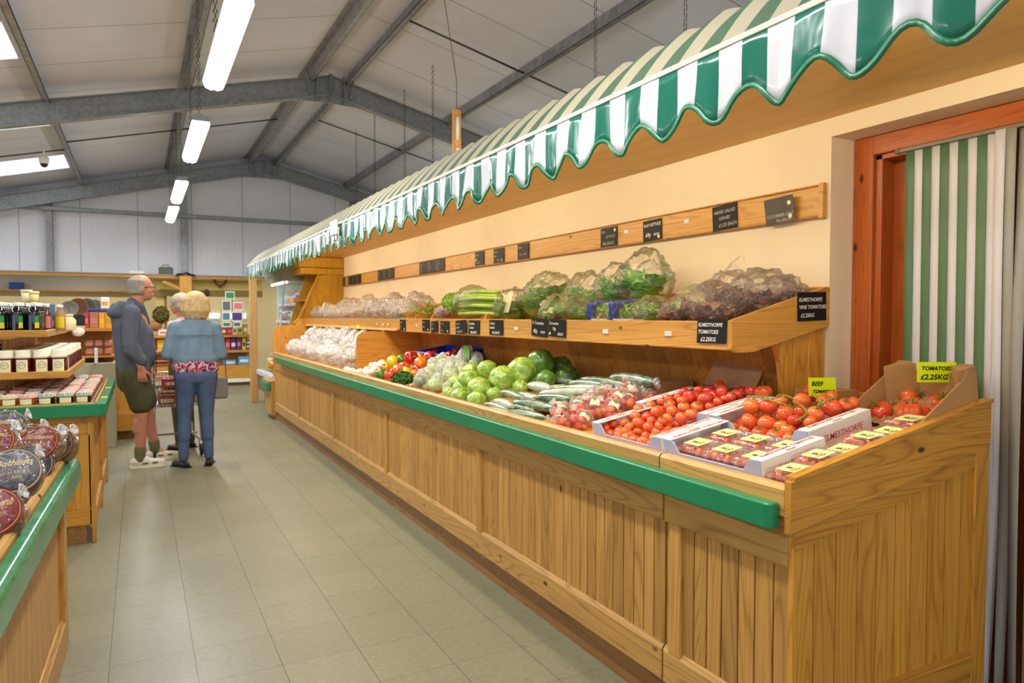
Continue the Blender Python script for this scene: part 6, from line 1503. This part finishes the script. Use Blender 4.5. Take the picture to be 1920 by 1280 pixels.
# ------------------------------------------------------------------ chilled cabinet
FX = 1.70
t = thing('chilled_cabinet', 'open chilled cabinet with lit glass side at the far end of the bench', 'refrigerator', (2.1, 11.3, 0))
C3('fridge_inner', 196, 206, 200, .4); C3('fridge_base', 112, 106, 108, .4, metal=.3); C3('fridge_hood', 120, 126, 104, .5)
mb = MB(); mb.box(FX+.08, 2.5, 10.52, 12.0, 0, .22); mb.build('under_base', M['black'], t, world=True)
mb = MB(); mb.box(FX-.02, 2.5, 10.50, 12.02, .22, .46, .01); mb.build('base', M['fridge_base'], t, world=True)
mb = MB(); mb.box(FX-.04, FX+.06, 10.50, 12.02, .46, .54, .01); mb.build('front_bumper', C3('pale_metal', 196, 200, 212, .3), t, world=True)
mb = MB(); mb.box(2.46, 2.52, 10.50, 12.02, .46, 2.1); mb.box(2.0, 2.52, 11.98, 12.02, .46, 2.1); mb.build('inner_back', M['fridge_inner'], t, world=True)
mb = MB(); mb.prism([(1.83, 1.90), (2.5, 1.90), (2.5, 2.15), (1.80, 2.15)], 10.50, 12.02, 1); mb.build('hood', M['fridge_hood'], t, world=True)
mb = MB(); mb.prism([(FX, .54), (2.46, .54), (2.46, 1.92), (1.86, 1.92)], 10.505, 10.515, 1); mb.build('side_glass', M['punnet_clear'], t, world=True)
mb = MB(); mb.tube([(FX, 10.51, .54), (1.86, 10.51, 1.92)], .012, 6); mb.build('glass_edge', M['pale_metal'], t, world=True)
for z, x0 in ((.78, 1.88), (1.04, 1.93), (1.30, 1.98), (1.56, 2.03)):
    mb = MB(); mb.box(x0, 2.46, 10.53, 11.98, z, z+.02); mb.box(x0-.012, x0, 10.53, 11.98, z-.012, z+.028, .002); mb.build('shelf', M['pale_metal'], t, world=True)
mb = MB(); mb.tube([(1.90, 10.6, 1.885), (1.90, 11.9, 1.885)], .014, 8); mb.build('tube_light', M['lamp_fridge'], t, True, world=True)
t2 = thing('cabinet_post', 'pale timber post at the far front corner of the chilled cabinet', 'post', (1.63, 12.05, 0)); mb = MB(); mb.box(1.575, 1.69, 12.03, 12.12, 0, 2.12, .006); mb.build('post', M['palepine_v'], t2, world=True)
cols = ['white_plastic', 'label_green', 'purple_pack', 'red_pack', 'orange_pack', 'tan_pack', 'light_blue_pack', 'black', 'pink_print', 'cream_cap']
nm_ = {'white_plastic': 'white', 'label_green': 'green', 'purple_pack': 'purple', 'red_pack': 'red', 'orange_pack': 'orange', 'tan_pack': 'tan', 'light_blue_pack': 'light blue', 'black': 'black', 'pink_print': 'pink', 'cream_cap': 'cream'}
cp_ = {}
for m in cols:
    q = thing('chilled_tub', 'x', 'tub', (0,0,0)); mb = MB(); mb.lathe([(.028, 0), (.034, .08)], 12); mb.build('body', M[m], q, True); mb = MB(); mb.lathe([(.036, .078), (.036, .09), (0, .092)], 12); mb.build('lid', M['white_plastic'], q, True); cp_[m] = proto(q)
for si, (z, x0) in enumerate(((.56, 1.80), (.80, 1.90), (1.06, 1.95), (1.32, 2.0), (1.58, 2.05))):
    for k in range(15):
        m = (cols[(si*3+k//3) % 10] if R.random() < .8 else 'black'); q = cp_[m]
        place(q, (x0+.05+.01*(k % 2), 10.60+k*.092, z+.001), (0,0,R.uniform(0,6)), '%s tub with white lid on %s of the chilled cabinet' % (nm_[m], ('the floor', 'the lowest shelf', 'the second shelf', 'the third shelf', 'the top shelf')[si]), 'tubs in the chilled cabinet', (1, 1, R.uniform(1.0, 1.8)))
# ------------------------------------------------------------------ people (local frame: +x is forward, +y is the left hand side)
def V(*a): return Vector(a)
def chain(mb, pts, rs, n=12):
    for a, b, ra, rb in zip(pts, pts[1:], rs, rs[1:]): mb.caps(a, ra, b, rb, n)
def hand(mb, w, d, nrm, side, s=1.0, curl=.6):
    """palm, four unequal bent fingers and a thumb; d = direction of the hand, nrm = palm side"""
    d = Vector(d).normalized(); nrm = Vector(nrm); nrm = (nrm-d*nrm.dot(d)).normalized(); a = d.cross(nrm).normalized()*side
    w = Vector(w)
    for k in (-1, 0, 1): mb.caps(w+a*.012*k*s, .018*s, w+d*.080*s+a*.022*k*s, .014*s)
    for k, L in enumerate((.066, .074, .070, .054)):
        o = w+d*.088*s+a*(.030-.020*k)*s; c = curl
        p1 = o+(d*math.cos(c*.6)+nrm*math.sin(c*.6))*L*.45*s; p2 = p1+(d*math.cos(c*1.5)+nrm*math.sin(c*1.5))*L*.32*s; p3 = p2+(d*math.cos(c*2.2)+nrm*math.sin(c*2.2))*L*.28*s
        mb.caps(o, .0092*s, p1, .0088*s, 8); mb.caps(p1, .0088*s, p2, .0082*s, 8); mb.caps(p2, .0082*s, p3, .0072*s, 8)
    o = w+d*.028*s+a*.026*s; p1 = o+(d*.6+a*.65+nrm*.35).normalized()*.038*s; p2 = p1+(d*.85+a*.15+nrm*.5).normalized()*.032*s
    mb.caps(o, .0125*s, p1, .011*s, 8); mb.caps(p1, .011*s, p2, .009*s, 8)
def head(mb, c, s=1.0, turn=0.0):
    T = Matrix.Translation(c) @ Matrix.Rotation(turn, 4, 'Z')
    def E(x, y, z, rx, ry, rz): mb.ball(T @ Vector((x*s, y*s, z*s)), rx*s, ry*s, rz*s, 20, 14, M=Matrix.Rotation(turn, 4, 'Z'))
    E(-.012, 0, .030, .098, .078, .092); E(.022, 0, -.030, .070, .064, .085); E(.050, 0, -.086, .032, .034, .024)
    E(.078, 0, .022, .020, .052, .016); E(.060, 0, -.052, .036, .042, .030)
    for a, b, ra, rb in (((.086,0,.012),(.112,0,-.022),.009,.014), ((.088,.02,-.058),(.088,-.02,-.058),.009,.009)):
        mb.caps(T @ (Vector(a)*s), ra*s, T @ (Vector(b)*s), rb*s, 10)
    for sd in (-1, 1): mb.ball(T @ Vector((-.008*s, sd*.078*s, -.010*s)), .019*s, .009*s, .032*s, 10, 8, M=Matrix.Rotation(turn, 4, 'Z')); E(.055, sd*.036, -.022, .026, .024, .024)
    return T
def eyes(t, T, s=1.0):
    for sd in (-1, 1):
        mb = MB(); mb.ball(T @ Vector((.0805*s, sd*.031*s, .004*s)), .0105*s, nu=10, nv=8); o = mb.build('eye', M['white_plastic'], t, True)
        mb = MB(); mb.ball(T @ Vector((.0875*s, sd*.031*s, .004*s)), .0052*s, nu=8, nv=6); mb.build('pupil', M['black'], o, True)
def shoe(t, a, dirx, mat, sole, L=.28, h=.07, low=False):
    """a: ankle ground point"""
    c = math.cos(dirx); s_ = math.sin(dirx); Tm = Matrix.Translation(a) @ Matrix.Rotation(dirx, 4, 'Z'); mb = MB()
    if not low:
        mb.caps((-.045, 0, .052), .040, (.06, 0, .045), .040); mb.caps((.06, 0, .045), .040, (L-.13, 0, .036), .033); mb.caps((-.01, 0, .07), .040, (.05, 0, .07), .034); mb.caps((-.035,0,.03), .034, (L-.12,0,.028), .038)
    else:
        mb.caps((-.04, 0, .026), .028, (.05, 0, .022), .028); mb.caps((.05, 0, .022), .028, (L-.13, 0, .022), .030)
    me = remesh(mb, .007, 2); me.transform(Tm); o = obj_from_mesh('shoe', me, M[mat], t)
    mb = MB(); pts = [(-.085,-.02),(-.07,-.036),(.03,-.038),(L-.12,-.045),(L-.088,-.02),(L-.088,.02),(L-.12,.045),(.03,.038),(-.07,.036),(-.085,.02)]
    mb.prism(pts, 0.0, .022 if not low else .010, 2); mb.xf(Tm); mb.build('sole', M[sole], o)
    return o, Tm
def person_obj(t, body, cl):
    o = obj_from_mesh('body', remesh(body, .0065, 2, .4), M['skin'], t)
    for nm, m, mb, vx, sm in cl: obj_from_mesh(nm, remesh(mb, vx, sm), M[m], t)
# ---- the man
t = thing('person', 'person with thin grey hair, glasses, slate blue hooded jacket, olive shorts and white trainers', 'person', (-.03, 7.40, 0), .10)
b = MB(); Hc = V(.055, 0, 1.648)
T = head(b, Hc, 1.02, .05)
b.caps(V(.0,0,1.46), .060, V(.03,0,1.58), .056); b.caps(V(-.03,-.10,1.40), .07, V(-.03,.10,1.40), .07); b.caps(V(-.02,0,1.0), .14, V(-.03,0,1.32), .14)
aR = [V(-.05,-.185,1.42), V(-.07,-.245,1.14), V(.015,-.235,.925)]; aL = [V(-.03,.185,1.42), V(.0,.245,1.14), V(.10,.20,.90)]
chain(b, aR, (.05,.040,.028)); chain(b, aL, (.05,.040,.028))
hand(b, aR[2], (.05,.03,-1), (.35,1,0), 1, 1.06, .8); hand(b, aL[2], (.15,-.03,-1), (.3,-1,0), -1, 1.06, .8)
lR = [V(-.02,-.095,.90), V(.025,-.10,.50), V(.005,-.10,.10)]; lL = [V(.0,.095,.90), V(.09,.13,.50), V(.17,.23,.11)]
for l in (lR, lL):
    chain(b, l, (.092,.060,.040)); m_ = l[1]*.62+l[2]*.38; b.caps(l[1]*.8+l[2]*.2+V(-.018,0,0), .052, m_+V(-.02,0,0), .050); b.caps(l[2], .036, l[2]+V(.06,0,-.045), .03)
j = MB()
j.caps(V(-.02,0,.93), .150, V(-.045,0,1.30), .152); j.caps(V(.03,0,1.02), .140, V(.01,0,1.22), .140)
for s in (-1, 1):
    j.caps(V(-.02,s*.075,.90), .135, V(-.04,s*.09,1.30), .120); j.caps(V(-.04,s*.05,1.35), .10, V(-.045,s*.165,1.405), .075)
for a in (aR, aL): chain(j, [a[0], a[1], a[2]+V(0,0,.055)], (.078,.066,.047)); j.caps(a[1]+V(.0,0,-.06), .062, a[2]+V(0,0,.07), .054)
j.caps(V(-.02,0,1.42), .085, V(-.01,0,1.50), .072)
for k in range(9):
    a = PI*.5+PI*k/8; j.caps(V(-.045+.105*math.cos(a), .105*math.sin(a), 1.475+.02*math.sin(k)), .040, V(-.075+.115*math.cos(a), .10*math.sin(a), 1.42), .045)
j.caps(V(-.16,0,1.47), .045, V(-.165,0,1.33), .035)
j.caps(V(.045,-.06,1.48), .028, V(.10,-.015,1.34), .022); j.caps(V(.045,.06,1.48), .028, V(.10,.03,1.34), .022)
sh = MB(); sh.caps(V(-.03,0,.80), .14, V(-.03,0,.92), .145)
for s, l in ((-1, lR), (1, lL)): sh.caps(l[0]+V(-.015,0,-.04), .125, (l[0]*.25+l[1]*.75)+V(0,0,.03), .108); sh.caps((l[0]*.25+l[1]*.75)+V(0,0,.05), .108, (l[0]*.10+l[1]*.90)+V(0,0,.05), .104)
so = []
hair = MB(); 
for k in range(13):
    a = PI*.42+PI*1.16*k/12; hair.caps(Hc+V(-.020+.080*math.cos(a)*1.05, .072*math.sin(a), -.045), .014, Hc+V(-.018+.086*math.cos(a), .070*math.sin(a), .065), .018)
hair.ball(Hc+V(-.045,0,.055), .068, .068, .062)
sl_ = []
for l in (lR, lL): s_ = MB(); s_.caps(l[2]*.82+l[1]*.18, .051, l[2]+V(0,0,-.03), .045); sl_.append(('sock', 'sock', s_, .008, 2))
person_obj(t, b, [('jacket', 'jacket', j, .011, 4), ('shorts', 'shorts', sh, .011, 3), ('hair', 'greyhair', hair, .007, 3)]+sl_)
eyes(t, T, 1.02)
g = MB()
for sd in (-1, 1):
    pts = [T @ Vector((.108, sd*.034+.022*math.cos(a), .002+.016*math.sin(a))) for a in [2*PI*k/14 for k in range(15)]]; g.tube(pts, .0022, 5); g.tube([T @ Vector((.106, sd*.056, .006)), T @ Vector((.0, sd*.082, .008))], .0022, 5)
g.tube([T @ Vector((.109, -.012, .004)), T @ Vector((.109, .012, .004))], .0022, 5); g.build('glasses', M['black'], t)
for l, dr in ((lR, -.06), (lL, .05)):
    o, Tm = shoe(t, V(l[2].x, l[2].y, 0), dr, 'shoe', 'sole_grey' if 'sole_grey' in M else 'cream_cap', .30)
    for xx in (.02, .10): 
        mb = MB(); mb.box(xx, xx+.045, -.047, -.040, .035, .05, .002, M=Tm); mb.build('stripe', M['grey_print'], o)
mb = MB(); mb.tube([V(.098,-.02,1.36), V(.135,-.02,1.2), V(.165,-.02,1.02), V(.16,-.02,.86)], .004, 5); mb.build('zip', M['black'], t)
# ---- the woman in denim, seen from behind
t = thing('person', 'person seen from behind with blonde bob hair, light denim jacket and blue jeans', 'person', (.455, 7.16, 0), PI/2+.05)
b = MB(); Hc = V(.03, -.01, 1.505); T = head(b, Hc, .95, 0)
b.caps(V(.0,0,1.36), .05, V(.02,0,1.45), .05); b.caps(V(0,0,.95), .085, V(0,0,1.2), .080); b.caps(V(0,-.09,1.27), .045, V(0,.09,1.27), .045)
aR = [V(-.0,-.165,1.285), V(-.01,-.225,1.03), V(.20,-.15,1.0)]; aL = [V(0,.165,1.285), V(-.01,.235,1.04), V(.20,.15,1.0)]
for a, s in ((aR, -1), (aL, 1)): chain(b, a, (.04,.034,.024)); hand(b, a[2], (1,-s*.15,.0), (.1,0,-1), s, .92, 1.2)
lR = [V(0,-.085,.86), V(.015,-.09,.46), V(-.015,-.10,.08)]; lL = [V(0,.085,.86), V(.015,.10,.46), V(-.015,.115,.08)]
for l in (lR, lL): chain(b, l, (.08,.05,.032)); b.caps(l[2], .03, l[2]+V(.10,0,-.055), .022)
je = MB(); je.caps(V(-.01,-.05,.85), .118, V(-.01,.05,.85), .118)
for l in (lR, lL):
    je.caps(l[0]+V(-.02,0,-.02), .105, l[0]*.5+l[1]*.5, .082); je.caps(l[0]*.5+l[1]*.5, .082, l[1], .064); je.caps(l[1], .064, l[1]*.5+l[2]*.5+V(-.012,0,0), .056); je.caps(l[1]*.5+l[2]*.5, .054, l[2]+V(0,0,.01), .045)
j = MB(); j.caps(V(-.005,-.08,.995), .117, V(-.005,.08,.995), .117); 
for s in (-1, 1): j.caps(V(-.005,s*.080,1.00), .112, V(0,s*.085,1.22), .098); j.caps(V(0,s*.04,1.29), .085, V(0,s*.16,1.275), .062)
j.caps(V(-.005,0,1.0), .122, V(0,0,1.25), .105); j.caps(V(0,0,1.30), .07, V(.005,0,1.375), .062)
for a in (aR, aL): chain(j, [a[0], a[1], a[2]-V(.03,0,0)], (.064,.056,.042))
fl = MB(); fl.caps(V(-.005,-.085,.925), .118, V(-.005,.085,.925), .118); fl.caps(V(-.012,-.04,.925), .122, V(-.012,.04,.925), .122)
hair = MB(); hair.ball(Hc+V(-.018,0,.030), .104, .100, .092, 28, 18); hair.ball(Hc+V(-.030,0,-.030), .092, .112, .10, 28, 18)
for k in range(17):
    a = PI*.44+PI*1.12*k/16; q = .006*math.sin(k*2.1); hair.caps(Hc+V(-.022+.078*math.cos(a), .092*math.sin(a), .03), .026, Hc+V(-.026+(.080+q)*math.cos(a), (.104+q)*math.sin(a), -.06), .025, 10); hair.caps(Hc+V(-.026+(.080+q)*math.cos(a), (.104+q)*math.sin(a), -.06), .024, Hc+V(-.020+.066*math.cos(a), .084*math.sin(a), -.125-.010*math.sin(k*2.3)), .014, 10)
person_obj(t, b, [('jeans', 'denim_dark', je, .010, 3), ('jacket', 'denim_light', j, .010, 3), ('floral_top', 'floral', fl, .010, 3), ('hair', 'blonde', hair, .007, 2)])
eyes(t, T, .95)
mb = MB(); mb.tube(bez([V(-.095,-.20,1.215), V(-.115,-.1,1.215), V(-.118,0,1.215), V(-.115,.1,1.215), V(-.095,.20,1.215)], 5), .003, 5); mb.build('yoke_seam', C3('dark_denim_seam', 78, 100, 122, .9), t)
for l, dr in ((lR, -.25), (lL, .55)): shoe(t, V(l[2].x, l[2].y, 0), dr, 'shoe_dark', 'black', .25, low=True)
t = thing('handbag', 'grey leather bag hanging at the right side of the person in denim', 'bag', (.665, 7.22, .61)); t.rotation_euler = (0, 0, .1)
mb = MB(); mb.box(-.06, .07, -.04, .05, 0, .20, .015); mb.build('body', M['grey_bag'], t)
mb = MB(); mb.tube(bez([(-.04,0,.19),(-.035,-.02,.45),(.0,-.0,.68),(.05,.02,.45),(.06,.0,.19)], 6), .006, 6); mb.build('strap', C3('brown_strap', 136, 96, 74, .6), t)
# ---- third shopper half hidden behind
t = thing('person', 'person with grey blonde hair and pale pink top, half hidden behind the denim jacket', 'person', (.40, 8.15, 0), PI*.80)
b = MB(); Hc = V(.03, 0, 1.515); T = head(b, Hc, .95, 0)
b.caps(V(.0,0,1.36), .05, V(.02,0,1.45), .05); b.caps(V(0,0,.95), .09, V(0,0,1.2), .09)
aR = [V(-.0,-.165,1.285), V(-.01,-.20,1.04), V(.18,-.12,1.02)]; aL = [V(0,.165,1.285), V(-.01,.20,1.04), V(.18,.12,1.02)]
for a, s in ((aR, -1), (aL, 1)): chain(b, a, (.04,.034,.024)); hand(b, a[2], (1,-s*.2,.0), (.1,0,-1), s, .9, 1.0)
lR = [V(0,-.085,.86), V(.015,-.08,.46), V(-.01,-.08,.08)]; lL = [V(0,.085,.86), V(.015,.08,.46), V(-.01,.08,.08)]
for l in (lR, lL): chain(b, l, (.08,.05,.032)); b.caps(l[2], .03, l[2]+V(.10,0,-.055), .022)
je = MB(); je.caps(V(0,-.05,.86), .115, V(0,.05,.86), .115)
for l in (lR, lL): chain(je, l, (.10,.066,.052))
j = MB(); j.caps(V(0,0,.95), .13, V(0,0,1.24), .115)
for s in (-1, 1): j.caps(V(0,s*.07,.95), .11, V(0,s*.08,1.22), .09); j.caps(V(0,s*.04,1.29), .08, V(0,s*.155,1.275), .058)
j.caps(V(0,0,1.30), .06, V(.0,0,1.36), .055)
for a in (aR, aL): chain(j, [a[0], a[1]], (.06,.05))
hair = MB(); hair.ball(Hc+V(-.02,0,.03), .100, .098, .092, 24, 16); hair.ball(Hc+V(-.04,0,-.02), .085, .098, .075, 24, 16)
person_obj(t, b, [('trousers', 'shorts', je, .011, 3), ('top', 'pink_top', j, .011, 3), ('hair', 'greyblonde', hair, .007, 2)]); eyes(t, T, .95)
for l in (lR, lL): shoe(t, V(l[2].x, l[2].y, 0), 0, 'shoe_dark', 'black', .25, low=True)
# ---- shopping trolley between them
t = thing('shopping_trolley', 'shallow wire shopping trolley with red packs standing between the shoppers', 'trolley', (.30, 8.0, 0), .05)
C3('trolley_red', 170, 40, 44, .4)
mb = MB()
def wire(a, b_, r=.004): mb.tube([a, b_], r, 5)
for zz in (.80, .66, .52):
    for (a, b_) in (((-.20,-.32),(.20,-.32)), ((.20,-.32),(.17,.32)), ((.17,.32),(-.17,.32)), ((-.17,.32),(-.20,-.32))): wire((a[0],a[1],zz), (b_[0],b_[1],zz), .006 if zz == .80 else .0035)
for k in range(12):
    u = k/11; wire((-.20+.4*u,-.32,.80), (-.19+.38*u,-.31,.50)); wire((-.17+.34*u,.32,.80), (-.16+.32*u,.31,.50)); y = -.32+.64*u; wire((-.20+.03*u,y,.80), (-.19+.03*u,y,.50)); wire((.20-.03*u,y,.80), (.19-.03*u,y,.50)); wire((-.19,y,.50), (.19,y,.50))
mb.build('basket', M['metal'], t)
mb = MB()
for s in (-1, 1): wire((s*.20,-.36,.95), (s*.20,-.32,.5), .011); wire((s*.20,-.32,.5), (s*.21,-.36,.16), .011); wire((s*.21,-.36,.16), (s*.16,.34,.16), .011); wire((s*.18,.30,.5), (s*.18,.1,.16), .011)
wire((-.21,-.1,.20), (.21,-.1,.20), .011)
mb.build('frame', M['metal'], t)
mb = MB(); wire((-.22,-.37,.95), (.22,-.37,.95), .016); mb.build('handle', M['trolley_red'], t)
for (x, y) in ((-.21,-.36), (.21,-.36), (-.16,.34), (.16,.34)):
    mb = MB(); mb.lathe([(0,-.012),(.055,-.012),(.060,0),(.055,.012),(0,.012)], 16, M=Matrix.Translation((x,y,.061)) @ Matrix.Rotation(PI/2, 4, 'Y')); mb.box(x-.02, x-.014, y-.012, y+.012, .06, .16); mb.box(x+.014, x+.02, y-.012, y+.012, .06, .16); mb.build('wheel', M['black'], t, True)
for k, (x, y, z, w, h, m, lab) in enumerate([(-.08,-.2,.503,.16,.12,'trolley_red','dark red pack low in the trolley basket, front left'), (.09,-.18,.503,.15,.13,'red_pack','red pack low in the trolley basket, front right'), (-.07,-.19,.63,.18,.04,'mustard','yellow flat pack lying on the red packs in the trolley'), (.0,-.2,.68,.26,.10,'red_pack','wide red striped pack at the top of the trolley basket'), (.05,-.2,.785,.12,.14,'white_plastic','white newspaper like pack on top of the trolley load')]):
    Mx_ = WM(t); p = Mx_ @ Vector((x, y, z)); pack('grocery_pack', m, p.x-w/2, p.x+w/2, p.y, p.z, h, lab, cat='packet', d=.16, stripe='label_slate' if m == 'white_plastic' else 'cream_label')
# ------------------------------------------------------------------ camera, world, view
cam = bpy.data.cameras.new('camera'); co = bpy.data.objects.new('camera', cam); COL.objects.link(co)
cam.sensor_width = 36.0; cam.lens = 36.0*F/1920.0; cam.clip_end = 200
Mx = Matrix((RT, UP, -FW)).transposed().to_4x4(); Mx.translation = EYE; co.matrix_world = Mx
cam.dof.use_dof = True; cam.dof.focus_distance = 2.9; cam.dof.aperture_fstop = 5.0
SC.camera = co
w = bpy.data.worlds.new('world'); SC.world = w; w.use_nodes = True
bg = w.node_tree.nodes['Background']; bg.inputs[0].default_value = (.90, .95, 1.0, 1); bg.inputs[1].default_value = 1.35
SC.view_settings.view_transform = 'Standard'; SC.view_settings.look = 'None'; SC.view_settings.exposure = 0.0; SC.view_settings.gamma = 1.0
SC.cycles.use_denoising = True; SC.cycles.max_bounces = 8; SC.cycles.transparent_max_bounces = 24; SC.cycles.diffuse_bounces = 5; SC.cycles.glossy_bounces = 3
SC.cycles.sample_clamp_indirect = 6.0
